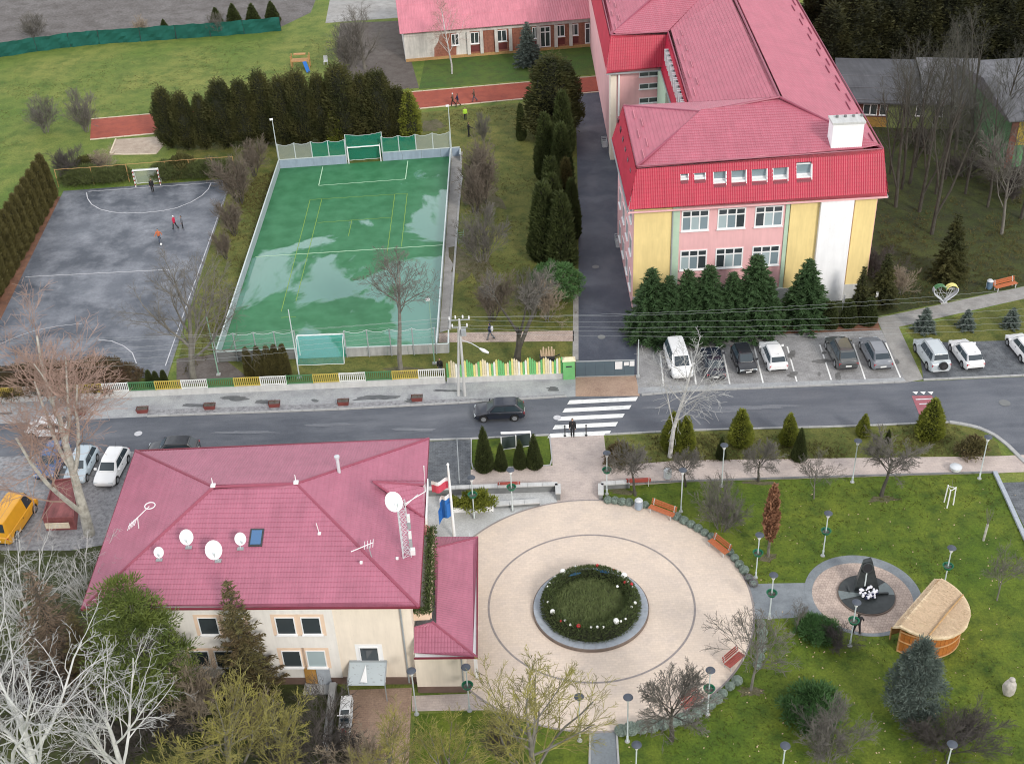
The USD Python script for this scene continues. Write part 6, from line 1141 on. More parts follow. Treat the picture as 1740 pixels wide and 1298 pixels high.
THUJA = [conifer("thuja_column", 20 + k, 4.0, col_prof(.62, .42), 5200, .26, .075, m, lump=.22, jitter=.16) for k, m in enumerate(("thuja_green", "thuja_green", "thuja_olive"))]
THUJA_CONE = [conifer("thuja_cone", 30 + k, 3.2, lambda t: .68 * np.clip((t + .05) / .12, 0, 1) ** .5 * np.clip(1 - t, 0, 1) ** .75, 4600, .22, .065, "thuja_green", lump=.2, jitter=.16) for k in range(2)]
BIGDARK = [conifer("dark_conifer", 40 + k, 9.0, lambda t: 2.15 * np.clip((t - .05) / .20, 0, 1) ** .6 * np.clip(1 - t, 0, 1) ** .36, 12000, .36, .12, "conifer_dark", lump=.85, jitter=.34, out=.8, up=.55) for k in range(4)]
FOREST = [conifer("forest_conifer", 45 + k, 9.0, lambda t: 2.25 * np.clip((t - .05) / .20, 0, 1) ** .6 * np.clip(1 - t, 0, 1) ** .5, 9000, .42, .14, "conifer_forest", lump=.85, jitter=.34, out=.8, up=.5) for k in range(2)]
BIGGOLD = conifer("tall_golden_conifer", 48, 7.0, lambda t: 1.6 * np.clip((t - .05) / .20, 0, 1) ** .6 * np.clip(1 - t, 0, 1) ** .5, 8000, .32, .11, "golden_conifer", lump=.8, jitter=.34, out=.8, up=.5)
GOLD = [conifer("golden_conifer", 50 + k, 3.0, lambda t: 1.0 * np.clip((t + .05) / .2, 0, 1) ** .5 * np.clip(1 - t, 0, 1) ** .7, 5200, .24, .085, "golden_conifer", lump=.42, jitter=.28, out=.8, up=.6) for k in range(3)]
def spruce(name, seed, h, r, m, n_t=16, nb=11, bark="bark_dark", dens=1.0, dead=False, droop=.25, L=.32, Wd=.13, thin=1.0):
    """tiers of drooping boughs, each bough carrying its own sprays of needles"""
    rng = np.random.default_rng(seed); p = proto(name); part(p, "trunk", MB().tube([(0, 0, -.1), (0, 0, h * .5), (0, 0, h)], [.022 * h, .013 * h, .01], 8), bark)
    Ps, Ds, bl = [], [], []
    for k in range(n_t):
        t = (k + .3) / n_t; z = h * (.05 + .95 * t); R = r * (1 - t) ** .85 + .08; mlt = max(4, int(nb * (1 - .55 * t)))
        for i in range(mlt):
            a = 2 * np.pi * (i + rng.random() * .7) / mlt + k * 1.3; Rb = R * (.75 + .4 * rng.random()); d = np.array([math.cos(a), math.sin(a), 0]); s = np.linspace(.12, 1, max(3, int(9 * Rb * dens)))
            path = d[None] * (s * Rb)[:, None] + np.array([0, 0, z]) + np.array([0, 0, 1.0])[None] * (.16 * s - droop * 1.5 * s ** 2 + .20 * s ** 4)[:, None] * Rb; bl.append((path[0] * [0, 0, 1], path[len(path) // 2], path[-1]))
            for q, sv in zip(path, s):
                for _ in range(6 if rng.random() < thin else 2):
                    side = np.array([-d[1], d[0], 0]) * rng.normal() * .9; Ps.append(q + side * .12 * Rb * (1.1 - sv) + rng.normal(size=3) * .05); Ds.append(d * .9 + side + np.array([0, 0, rng.normal() * .25 - .05]))
    Ps, Ds = np.array(Ps), np.array(Ds); n = len(Ps)
    B = np.array([[b[0], b[1], b[2]] for b in bl]); part(p, "boughs", MB().tubes(B, np.tile([.03, .02, .008], (len(B), 1)), 3), bark)
    part(p, "crown", leaves(Ps - unit(Ds) * .1, Ds, L * (.6 + .8 * rng.random(n)), Wd * (.7 + .7 * rng.random(n)), rng, .05), m); return p
SPR = [spruce("green_spruce", 60 + k, 7.0, 1.75, "spruce_green", 22, 13, dens=1.5, L=.30, Wd=.085) for k in range(3)]
SPB = spruce("blue_spruce", 65, 2.4, 1.05, "spruce_blue", 11, 11, dens=2.4, L=.18, Wd=.055); SPB_BIG = spruce("blue_spruce", 66, 7.0, 2.3, "spruce_blue", 18, 13, dens=1.5, L=.30, Wd=.085)
SPD = spruce("dark_spruce", 67, 7.0, 1.7, "conifer_dark", 18, 12, dens=1.4, L=.32, Wd=.09); SPBR = spruce("brown_spruce", 68, 10.0, 2.0, "spruce_brown", 22, 10, dens=1.1, thin=.8, L=.28, Wd=.07, droop=.15); SPDEAD = spruce("withered_spruce", 69, 9.0, 2.3, "dead_spruce", 20, 10, dens=1.1, thin=.45, L=.28, Wd=.045)
def clumped(name, seed, h, r, m, n_cl, per, cs, L, Wd, bark="bark_grey", zc=.62, zr=.42, tops=.5, cone=0.0):
    """tufts of needles or leaves on the ends of limbs, with gaps between"""
    rng = np.random.default_rng(seed); p = proto(name); d = unit(rng.normal(size=(n_cl, 3))); rad = .45 + .55 * rng.random(n_cl) ** .5
    C = d * rad[:, None] * np.array([r, r, h * zr]) + np.array([0, 0, h * zc]); taper = np.clip(1.25 - .75 * (C[:, 2] / h), .3, 1.1)[:, None]; C[:, :2] *= taper if not cone else np.clip(1.12 - cone * 1.55 * (C[:, 2] / h), .12, 1.05)[:, None]; C[:, 2] = np.maximum(C[:, 2], .15)
    base = np.c_[np.zeros((n_cl, 2)), C[:, 2] * .62]; part(p, "trunk", MB().tube([(0, 0, -.1), (0, 0, h * .9)], [.02 * h, .006 * h], 8), bark)
    part(p, "limbs", MB().tubes(np.stack([base, base * .5 + C * .5 + [0, 0, -.08 * r], C], 1), np.tile([.035, .025, .012], (n_cl, 1)), 4), bark)
    ci = np.repeat(np.arange(n_cl), per); dd = unit(rng.normal(size=(n_cl * per, 3)) + [0, 0, tops]); P = C[ci] + dd * cs * (.7 + .6 * rng.random(n_cl))[ci][:, None] * rng.random((n_cl * per, 1)) ** .4 * np.array([1, 1, .65])
    part(p, "crown", leaves(P, dd + [0, 0, .2], L * (.6 + .8 * rng.random(len(P))), Wd, rng), m); return p
PINE = clumped("green_pine", 70, 10.0, 2.6, "pine_green", 130, 190, .70, .27, .05, zc=.58, zr=.46, tops=.9); BRIGHT = clumped("bright_conifer", 71, 3.6, 2.4, "bright_conifer", 120, 110, .45, .24, .06, zc=.5, zr=.45); JUNI = clumped("juniper_bush", 72, 1.2, 1.5, "bright_conifer", 80, 110, .34, .20, .045, zc=.45, zr=.5); BPINE = clumped("blue_pine", 73, 6.2, 2.3, "spruce_blue", 230, 100, .42, .24, .05, zc=.50, zr=.50, cone=.62)
RUST = conifer("rust_columnar_tree", 74, 4.6, lambda t: np.where(t < .24, .0, .62 * np.clip((t - .22) / .25, 0, 1) ** .6 * np.clip(1 - t, 0, 1) ** .5), 1500, .24, .16, "rust_leaves", core=False, lump=.3, jitter=.4, bark="bark_grey")
BUSHY = clumped("leafy_hedge_bush", 75, 1.8, 1.7, "hedge_rust", 90, 110, .42, .14, .06, zc=.5, zr=.5); REED = clumped("climber_thicket", 76, 1.5, 1.6, "reed_green", 70, 90, .42, .34, .04, zc=.5, zr=.5, tops=1.2); SHRUBG = clumped("planter_shrub", 77, .8, .75, "golden_conifer", 36, 40, .25, .22, .09, zc=.5, zr=.5, tops=1.0); DARKB = clumped("dark_bush", 78, 1.1, .8, "conifer_dark", 50, 50, .28, .2, .1, zc=.5, zr=.5); BROWNB = clumped("brown_bush", 79, 1.1, .8, "spruce_brown", 50, 50, .28, .2, .08, zc=.5, zr=.5)
def ball(name, seed, m, cm):
    rng = np.random.default_rng(seed); p = proto(name); ic = trimesh.creation.icosphere(3, .36); v = ic.vertices * [1, 1, .86]; v = v * (1 + .10 * (meshkit.fbm(v * 6 + seed, 3)[:, None] - .5) * 2) + [0, 0, .28]; part(p, "inner_crown", (v, ic.faces), cm)
    d = unit(rng.normal(size=(900, 3))); d = d[d[:, 2] > -.6]; part(p, "crown", leaves(d * .34 * [1, 1, .86] + [0, 0, .28], d + rng.normal(size=d.shape) * .5, .13, .05, rng), m); return p
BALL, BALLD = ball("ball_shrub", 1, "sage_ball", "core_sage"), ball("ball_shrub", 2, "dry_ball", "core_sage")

rz_ = random.Random(7)
def put(pr, name, label, cat, bx, by, ty=None, h0=1.0, group=None, wide=1.0, sc=None):
    s = sc if sc is not None else hgt(bx, by, ty) / h0
    return place(pr, name, label, cat, W(bx, by), rz_.uniform(0, 6.28), group, (s * wide, s * wide, s))
def H(pr):
    """height of a kind at scale 1"""
    z = 0
    for c in pr.GetAllChildren(): z = max(z, float(np.array(UsdGeom.Mesh(c).GetPointsAttr().Get())[:, 2].max()))
    return z
HT = {}
def tree(pr, name, label, bx, by, ty, wide=1.0, group=None, cat="tree"):
    k = str(pr.GetPath()); HT.setdefault(k, H(pr)); return put(pr, name, label, cat, bx, by, ty, HT[k], group, wide)
# --- the dark conifer row behind the green pitch
row = [(292, 254, 150, 1.25), (322, 254, 148, 1.0), (352, 252, 140, 1.0), (388, 251, 128, 1.05), (422, 249, 115, 1.0), (455, 248, 112, 1.05), (488, 247, 110, 1.0), (520, 246, 113, 1.0), (552, 245, 106, 1.05), (586, 243, 102, 1.1), (622, 241, 108, 1.05), (652, 239, 116, 1.0), (682, 236, 132, 1.0)]
for k, (x, y, t, w) in enumerate(row): tree(BIGDARK[k % 4], "dark_conifer", f"tall dark conifer, {ORD[k]} from the left in the row behind the green pitch", x, y + (k * 7 % 5) - 2, t + (k * 11 % 23) - 11, w * (.80 + .38 * (k * 5 % 8) / 8), "dark conifer row behind the pitch")
for k, (x, y, t, w) in enumerate([(580, 235, 112, 1.0), (640, 232, 112, 1.0), (505, 238, 118, 1.0)]): tree(BIGDARK[(k + 1) % 4], "dark_conifer", f"dark conifer half hidden in the second line behind the pitch row, {ORD[k]} of three", x, y, t, w, "dark conifer row behind the pitch")
for k, (x, y, t) in enumerate([(281, 56, 32), (370, 46, 12), (399, 43, 5), (431, 41, 5), (464, 38, 1)]): tree(THUJA_CONE[k % 2], "far_conifer", f"small dark conifer behind the green screen fence, {ORD[k]} from the left", x, y, t, 1.9, "small conifers behind the screen fence")
for x, y, t, l in [(578, 249, 172, 'yellow tinged conifer low in the middle of the dark row'), (700, 240, 150, 'yellowish conifer at the right end of the dark row')]: tree(BIGGOLD, 'golden_tall_conifer', l, x, y, t, 1.1)
# --- the trimmed thuja hedge at the left edge
for k in range(13):
    f = k / 12; x, y, t = 86 - 96 * f - 6 * f * f, 338 + 178 * f, 258 + 162 * f; tree(THUJA[2], "hedge_thuja", f"olive thuja in the tall hedge at the left edge, {ORD[k]} from the far end", x, y, t, 1.12, "thuja hedge at the left edge")
# --- along the drive
for k, (x, y, t, w, p) in enumerate([(938, 232, 82, 1.3, BIGDARK[0]), (962, 225, 95, .9, BIGDARK[2]), (886, 238, 174, .75, THUJA[0]), (928, 302, 188, .95, THUJA[0]), (957, 262, 150, .95, THUJA[1]), (955, 318, 205, .95, THUJA[1]), (938, 380, 262, 1.0, THUJA[0]), (962, 362, 264, .85, THUJA[2]), (925, 440, 305, 1.05, THUJA[1]), (955, 452, 322, 1.05, THUJA[0]), (972, 405, 300, .8, THUJA[1]), (940, 415, 290, 1.0, THUJA[0])]):
    tree(p, "drive_conifer", f"dark columnar conifer beside the school drive, {ORD[k]} of the clump counted from the top", x, y, t, w * 1.18, "conifers beside the school drive")
tree(BRIGHT, "spreading_conifer", "bright green spreading conifer at the near end of the drive clump", 946, 508, 443, 1.05)
# --- small thujas before the pitch
for k, (x, y, t) in enumerate([(425, 640, 588), (444, 642, 586), (460, 642, 585), (473, 641, 583), (487, 642, 582)]): tree(THUJA[2], "small_thuja", f"olive columnar thuja before the near pitch barrier, {ORD[k]} from the left", x, y, t, 1.0, "small thujas before the pitch")
for k, (x, y) in enumerate([(256, 655), (268, 657), (281, 655)]): tree(THUJA[0], "low_thuja", f"low green thuja clump behind the yellow railing panel, {ORD[k]} of three", x, y, y - 27, 1.5, "low thujas behind the railing")
# --- spruces before the school
for k, (x, y, t, w, p) in enumerate([(1106, 572, 455, 1.0, 0), (1135, 576, 468, .9, 1), (1165, 572, 458, 1.0, 2), (1200, 570, 450, 1.0, 0), (1240, 566, 462, .95, 1), (1278, 560, 432, 1.05, 2), (1303, 562, 470, .8, 0), (1365, 550, 440, 1.05, 1)]): tree(SPR[p], "green_spruce", f"bushy green spruce before the school, {ORD[k]} from the left", x, y, t, w * 1.4, "spruces before the school")
tree(SPD, "dark_spruce", "slim dark spruce before the yellow east corner of the school", 1458, 540, 452, .75); tree(SPD, "dark_spruce", "large dark spruce alone in the wood right of the school", 1610, 478, 362, 1.0); tree(SPD, "dark_spruce", "dim dark spruce beside the school's east corner", 1498, 520, 430, 1.0)
for k, (x, y, t) in enumerate([(1408, 556, 512), (1440, 553, 509), (1474, 550, 505)]): tree(THUJA[0], "trimmed_thuja", f"broad trimmed dark thuja behind the parked cars, {ORD[k]} of three", x, y, t, 2.0, "trimmed thujas behind the cars")
for k, (x, y, t) in enumerate([(1570, 562, 522), (1641, 558, 525), (1717, 555, 522)]): tree(SPB, "blue_spruce", f"small blue spruce on the lawn above the parked cars, {ORD[k]} from the left", x, y, t, 1.0, "small blue spruces above the cars")
tree(SPB_BIG, "blue_spruce", "dense blue spruce before the old brick building", 897, 112, 36, 1.0)
# --- conifers on the roadside lawn
for k, (x, y, t, w, p) in enumerate([(1142, 762, 697, .9, 0), (1165, 765, 705, .8, 1), (1257, 754, 693, 1.0, 1), (1339, 752, 700, .9, 2), (1466, 740, 702, .95, 0), (1579, 742, 676, 1.05, 1)]): tree(GOLD[p], "golden_conifer", f"golden green conifer on the roadside lawn, {ORD[k]} from the left", x, y, t, w, "golden conifers along the road")
for k, (x, y, t, l) in enumerate([(1357, 781, 725, "dark cone thuja beside a golden conifer in mid roadside lawn"), (1225, 779, 740, "dark little thuja behind a promenade lamp"), (1508, 752, 728, "dark stubby thuja above the dense globe tree")]): tree(THUJA_CONE[0], "dark_thuja", l, x, y, t, 1.0)
put(BROWNB, "brown_bush", "round brown bush at the right end of the roadside lawn", "bush", 1650, 772, sc=1.3); put(BROWNB, "brown_bush", "round dry brown bush at the crosswalk corner of the lawn", "bush", 1051, 784, sc=1.3)
for k, (x, y, t, w) in enumerate([(824, 798, 722, .9), (852, 797, 751, 1.0), (884, 794, 745, 1.0), (908, 793, 736, 1.0)]): tree(THUJA_CONE[k % 2], "cone_thuja", f"dark green cone thuja round the notice board, {ORD[k]} from the left", x, y, t, w, "cone thujas round the notice board")
# --- park trees
for k, (x, y, t, w, p, l) in enumerate([(1080, 842, 757, 1.0, T_GLOBE, "above the red promenade bench"), (1288, 817, 748, 1.1, T_GLOBE, "with wide crown mid promenade"), (1165, 826, 760, 1.0, T_GLOBE, "behind the lamp above the top bench"), (1383, 847, 768, .95, T_SMALL, "slim and sparse on the promenade lawn edge"), (1497, 843, 748, 1.15, T_GLOBE, "dense and dark before the promenade"), (1226, 900, 815, 1.0, S_BARE, "greyish low branched on the upper lawn"), (1276, 1172, 1053, 1.1, T_SMALL, "spreading over the plaza's lower right edge"), (1141, 1256, 1132, 1.0, T_GLOBE, "leaning over the ball shrubs at the bottom"), (1694, 1020, 930, .8, T_SMALL, "thin at the far right lawn"), (1352, 1075, 1022, .7, T_SMALL, "tiny beside the juniper by the link path"), (1408, 1290, 1205, 1.1, S_BARE, "grey misty at the lower lawn")]):
    tree(p, "park_tree", "bare park tree " + l, x, y, t, w)
tree(RUST, "rust_tree", "slender young tree holding rust brown leaves on the lawn", 1305, 945, 820, .85)
tree(S_DARK, "dark_shrub", "wide dark bare shrub below the blue pine", 1608, 1275, 1205, 1.35, cat="shrub"); tree(S_DARK, "dark_shrub", "low dark bare shrub at the monument paving edge", 1420, 1098, 1068, 1.3, cat="shrub")
tree(BPINE, "blue_pine", "large grey blue pine before the straw roofed hut", 1546, 1218, 1082, .88); put(JUNI, "juniper", "green juniper bush beside the link path", "bush", 1384, 1075, sc=.95); put(JUNI, "juniper", "spreading green juniper on the lower lawn", "bush", 1380, 1212, sc=1.35)
# --- ball shrubs
def balls(pts, label, group, m=BALL, s=.78):
    for x, y in pts: put(m, "ball_shrub", label, "shrub", x, y + 5, group=group, sc=s * rz_.uniform(.9, 1.08))
balls([(1033, 848), (1045, 849), (1057, 851), (1069, 852)], "clipped sage ball shrub left of the bin on the plaza's upper edge", "ball shrubs left of the bin"); balls([(1096, 856)], "clipped sage ball shrub between the bin and the bench", None)
balls([(1150, 876), (1162, 883), (1174, 889), (1186, 896), (1197, 903), (1209, 910)], "clipped sage ball shrub between the two orange plaza benches", "ball shrubs between the benches"); balls([(1240, 936), (1248, 946), (1256, 957), (1264, 967)], "clipped sage ball shrub right of the second plaza bench", "ball shrubs right of the bench"); balls([(1272, 980), (1280, 989)], "dry grey ball shrub at the upper corner of the link path", "dry ball shrubs", BALLD)
balls([(1293, 1058), (1295, 1072), (1295, 1086), (1294, 1100), (1291, 1114), (1287, 1128)], "sage ball shrub below the link path under the bare tree", "ball shrubs below the link path"); balls([(1252, 1155), (1240, 1164), (1228, 1176), (1218, 1186), (1207, 1195), (1196, 1203), (1184, 1210), (1171, 1217)], "sage ball shrub along the plaza's lower right curve", "ball shrubs along the lower curve"); balls([(1055, 1240), (1072, 1238), (1090, 1235), (1108, 1233), (1126, 1229), (1144, 1225), (1158, 1221)], "big sage ball shrub in the row along the plaza's bottom edge", "ball shrubs along the bottom edge", BALL, 1.0)
for k, (x, y, s) in enumerate([(770, 862, .9), (800, 860, 1.2), (820, 859, 1.3)]): place(SHRUBG, "planter_shrub", f"yellow green shrub in the long white planter, {ORD[k]} from the left", "shrub", W(x, y, .5), k, None, s)
# --- flower bed planting and balcony greens
rng = np.random.default_rng(21); fo = LOC[str(fb.GetPath())]
n = 12000; t = rng.random(n) * 6.283; q = rng.random(n) * 3.14; rr_ = .48 * (1 - .25 * rng.random(n) ** 2); P = np.c_[(RW - .12 + rr_ * np.cos(q)) * np.cos(t), (RW - .12 + rr_ * np.cos(q)) * np.sin(t), .3 + .95 * np.sin(q) * rr_ / .48]; D = np.c_[np.cos(t) * np.cos(q), np.sin(t) * np.cos(q), np.sin(q) + .2] + rng.normal(size=(n, 3)) * .6
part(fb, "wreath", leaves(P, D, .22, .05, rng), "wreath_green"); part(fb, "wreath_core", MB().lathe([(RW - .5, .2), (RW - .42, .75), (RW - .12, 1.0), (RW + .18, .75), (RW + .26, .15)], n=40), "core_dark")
n = 9000; r = (RW - .55) * np.sqrt(rng.random(n)); t = rng.random(n) * 6.283; P = np.c_[r * np.cos(t), r * np.sin(t), .32 + .25 * rng.random(n)]; part(fb, "bed_plants", leaves(P, rng.normal(size=(n, 3)) * .55 + [0, 0, .8], .28, .05, rng, .1), "bed_green")
def bed(px, py, z=1.2):
    q = onplane(px, py, (0, 0, z), (0, 0, 1)) - fo; r = math.hypot(q[0], q[1]); k = min(1.0, (RW + .12) / r)
    return q * [k, k, 1]
for x, y, s, m in [(953, 968, .28, 0), (1063, 976, .30, 0), (939, 1039, .24, 0), (1047, 1055, .28, 0), (931, 1023, .13, 0), (929, 996, .1, 0), (934, 990, .1, 0), (943, 980, .14, 0), (977, 961, .13, 0), (1051, 970, .12, 0), (1079, 1024, .15, 0), (1073, 1031, .12, 0), (1055, 1055, .11, 0), (1015, 1065, .14, 0), (1004, 1065, .12, 0), (1025, 1065, .12, 0), (969, 1061, .12, 0), (960, 1054, .11, 0), (983, 1063, .2, 1), (1016, 956, .16, 1), (1062, 989, .15, 1), (1073, 992, .16, 1), (1067, 988, .1, 0), (1075, 997, .11, 0), (953, 1055, .1, 1), (1047, 964, .1, 1), (1063, 1051, .1, 0), (1049, 996, .12, 0)]:
    part(fb, "ball", MB().tm(trimesh.creation.icosphere(2, s * .75), bed(x, y)), "ball_red" if m else "ball_white", smooth=True)
pts = [bed(x, y, .85) for x, y in ((960, 982), (975, 975), (992, 972), (1010, 970), (1028, 972), (1042, 979))]; part(fb, "blue_fabric", MB().tube(pts, [.03, .14, .06, .10, .2, .04], 7), "blue_bag")
n = 1500; y = rng.uniform(57.0, 64.9, n); P = np.c_[-5.95 + rng.normal(0, .14, n) - 16.7 * 0, y, 5.15 + .25 * rng.random(n)]; P2_ = np.c_[rng.uniform(-7.0, -5.9, 260), 57.1 + rng.normal(0, .1, 260), 5.2 + .2 * rng.random(260)]; P = np.vstack([P, P2_])
single("balcony_greenery", leaves(P, rng.normal(size=(len(P), 3)) * .7 + [0, 0, .5], .30, .09, rng), "wreath_green", "narrow strip of evergreen garland along the town hall balcony", "garland")
# --- big bare trees
tree(T_BIG, "broad_tree", "broad bare tree between the grey court and the railing", 330, 648, 425, 1.1); tree(T_LONG, "long_trunk_tree", "bare tree with long straight trunk before the green pitch", 682, 634, 440, 1.15); tree(T_V, "forked_tree", "dark forked pruned tree behind the picket fence", 878, 617, 455, 1.0)
tree(T_BIRCH, "birch", "white birch leaning over the road by the parked white van", 1138, 776, 562, 1.0); tree(T_BIRCH_R, "birch", "slim birch with rosy twigs before the old brick building", 768, 126, -28, 1.0)
tree(T_PLANE, "plane_tree", "huge mottled plane tree with rosy twigs left of the town hall", 152, 908, 548, 1.28)
for x, y, t, w, l in [(95, 1420, 1075, 1.1, "white barked bare tree filling the lower left corner"), (225, 1360, 1110, 1.0, "white barked bare tree right of the corner one"), (75, 1120, 918, .95, "white barked tree with low curling limbs at the left edge"), (178, 1090, 912, .9, "white barked tree beside the withered spruce"), (8, 1330, 1060, .8, "white barked tree cut by the left edge")]: tree(T_WHITE, "white_tree", l, x, y, t, w)
tree(SPDEAD, "withered_spruce", "withered brown spruce at the town hall's southwest corner", 118, 1165, 968, 1.15); tree(PINE, "green_pine", "full green pine before the town hall south wall", 268, 1215, 985, 1.15); tree(SPBR, "brown_spruce", "brownish spruce before the town hall windows", 432, 1190, 985, 1.0); tree(SPBR, "brown_spruce", "low brown spruce between the pine and the withered one", 165, 1180, 1040, 1.2)
for x, y, t, w, l in [(395, 1335, 1172, 1.3, "large lime yellow twigged tree below the town hall"), (485, 1325, 1185, 1.0, "lime yellow twigged tree at the basement yard"), (910, 1330, 1145, 1.2, "lime yellow twigged tree in front of the plaza"), (665, 1350, 1215, 1.0, "thin lime twigged tree in front of the garage yard"), (770, 1380, 1230, .9, "low lime twigged tree on the front lawn")]: tree(T_LIME, "lime_tree", l, x, y, t, w)
for x, y, t, w, p, l in [(335, 1235, 1130, 1.1, S_TAN, "tangled tan shrub behind the lime twigged tree"), (545, 1300, 1210, 1.2, S_DARK, "dark bare shrub in the sunken yard"), (620, 1320, 1240, 1.2, S_TAN, "tan bare shrub beside the garage yard"), (60, 1200, 1120, 1.4, S_DARK, "dark undergrowth shrub under the white trees"), (250, 1270, 1190, 1.4, S_DARK, "dark undergrowth shrub below the green pine"), (450, 1260, 1180, 1.2, S_TAN, "tan shrub under the brown spruce"), (850, 1290, 1215, 1.0, S_RED, "reddish bare shrub left of the south path")]: tree(p, "undergrowth_shrub", l, x, y, t, w, cat="shrub")
# --- bare bushes round the school grounds
for x, y, t, w, p, l in [(78, 226, 160, 1.0, S_BARE, "grey bare bush leftmost on the far lawn"), (148, 224, 150, .9, S_BARE, "grey bare bush beside the red track end"), (620, 118, 0, 1.1, T_BIG, "large grey bare tree by the kindergarten yard"), (596, 130, 30, .8, S_BARE, "small grey bare tree by the kindergarten yard corner"), (432, 300, 228, .9, S_RED, "tall reddish bare bush at the far left pitch corner"), (410, 345, 250, 1.0, S_RED, "reddish bare bush beside the far court corner"), (400, 400, 330, .9, S_RED, "thin reddish bush along the court side"), (385, 440, 385, .8, S_RED, "low reddish bush along the court side"), (820, 345, 232, .95, S_RED, "misty reddish bush right of the pitch"), (808, 362, 270, .9, S_RED, "smaller reddish bush right of the pitch"), (820, 445, 350, .95, S_BARE, "pale grey bush on the school lawn"), (930, 545, 472, .9, S_TAN, "pale bare bush below the bright conifer"), (905, 540, 455, .8, S_BARE, "grey bare bush left of the bright conifer"), (835, 545, 455, 1.0, S_RED, "reddish bush behind the forked tree"), (822, 240, 190, .7, S_BARE, "thin grey bush below the red track"), (120, 300, 250, 1.3, S_DARK, "dark thicket at the hedge's far end"), (180, 290, 250, 1.3, S_TAN, "tan thicket left of the handball goal"), (370, 60, 20, 1.0, S_BARE, "grey bush behind the screen fence"), (60, 70, 20, 1.2, S_BARE, "faint grey bush on the ploughed field"), (240, 62, 25, 1.0, S_TAN, "tan bush behind the screen fence")]: tree(p, "bare_bush", l, x, y, t, w, cat="bush")
for k, (x, y) in enumerate([(125, 312), (152, 310), (180, 308), (205, 306), (282, 303), (305, 301), (330, 300), (356, 298), (378, 296)]): put(REED, "climber_thicket", f"green climbing thicket along the court's far fence, {ORD[k]} from the left", "thicket", x, y, group="climbers on the court's far fence", sc=1.0 + .15 * math.sin(k * 2))
put(DARKB, "dark_bush", "round dark bush left of the handball goal", "bush", 148, 292, sc=1.5); put(DARKB, "dark_bush", "oval dark bush right of the handball goal", "bush", 312, 297, sc=1.9)
wf = thing("wire_fence", "wire fence with slim posts along the far side of the court", "fence", W(310, 285)); wp = [W(x, y) for x, y in ((100, 318), (160, 314), (220, 309), (285, 304), (325, 301), (364, 298), (400, 296))]
for p in wp: part(wf, "post", MB().tube([p, p + [0, 0, 2.2]], .045, 5), "wood_tan", world=True)
part(wf, "top_rail", MB().tube([p + [0, 0, 2.15] for p in wp], .03, 4), "wood_tan", world=True)
for k, (x, y, s) in enumerate([(12, 672, 1.2), (45, 670, 1.3), (80, 668, 1.35), (115, 666, 1.3), (150, 664, 1.35), (185, 661, 1.3), (214, 659, 1.0), (-15, 674, 1.2)]): put(BUSHY, "rusty_bush", f"rusty leaved hedge bush behind the railing, {ORD[k]} of the run at the left", "bush", x, y - 6, group="rusty hedge behind the railing", sc=s)
# --- the wood right of the school
wood = [(1532, 322, 60, T_TALL), (1546, 312, 70, T_TALL2), (1562, 360, 95, T_TALL2), (1583, 398, 110, T_TALL2), (1606, 305, 45, T_TALL), (1576, 262, 30, T_TALL), (1650, 235, 10, T_TALL2), (1678, 352, 100, T_TALL), (1702, 398, 205, T_SMALL), (1624, 255, 25, T_TALL2), (1692, 255, 20, T_TALL), (1512, 296, 95, T_TALL), (1722, 338, 90, T_TALL2), (1640, 330, 90, T_TALL), (1755, 300, 60, T_TALL), (1590, 330, 80, T_TALL), (1555, 285, 55, T_TALL), (1522, 352, 90, T_TALL2), (1735, 372, 120, T_TALL2)]
for k, (x, y, t, p) in enumerate(wood): tree(p, "wood_tree", f"tall bare tree in the wood right of the school, {ORD[k] + ' of the front grove' if k < 17 else ORD[k - 17] + ' of the thin stems between'}", x, y, t, .95, "bare trees in the wood")
for k, (x, y, t, w, p) in enumerate([(1405, 128, 0, 1.5, 0), (1440, 120, -25, 1.5, 1), (1478, 115, -15, 1.6, 2), (1515, 112, -35, 1.5, 3), (1555, 108, -45, 1.6, 0), (1600, 105, -50, 1.6, 1), (1650, 102, -40, 1.6, 2), (1695, 98, -55, 1.6, 3), (1740, 95, -45, 1.6, 0), (1425, 85, -40, 1.6, 2), (1390, 60, -50, 1.6, 3), (1535, 85, -70, 1.6, 1), (1620, 80, -80, 1.6, 2), (1710, 75, -70, 1.6, 0)]): tree(FOREST[p % 2], "forest_conifer", f"dark conifer of the forest edge behind the pavilion, {ORD[k]} of the mass", x, y, t, w, "conifers of the forest edge")
for x, y, t, w, p, l in [(1490, 470, 420, 1.2, S_DARK, "dark scrub beside the school's east wall"), (1530, 500, 450, 1.0, S_TAN, "dry scrub near the dim dark spruce"), (1640, 300, 250, 1.3, S_DARK, "dark scrub before the gym hall"), (1715, 330, 270, 1.2, S_DARK, "dark scrub at the right edge wood"), (1560, 250, 210, 1.4, S_DARK, "dark scrub before the pavilion wall")]: tree(p, "scrub", l, x, y, t, w, cat="shrub")
# fallen leaves and tufts on the lawns
rng = np.random.default_rng(33); fx = []
for _ in range(420):
    px_, py__ = rng.uniform(1060, 1740), rng.uniform(830, 1298); q = xy(px_, py__)
    if np.hypot(*(q - PLC)) > ROUT + .6 and np.hypot(*(q - MON)) > MONR + .3: fx.append(q)
fx = np.array(fx); P = np.c_[fx, np.full(len(fx), .03)]; single("fallen_leaves", leaves(P, rng.normal(size=(len(P), 3)) * [1, 1, .2], .13, .1, rng), "straw", "pale fallen leaves scattered over the park lawn", "leaves", kind="stuff")

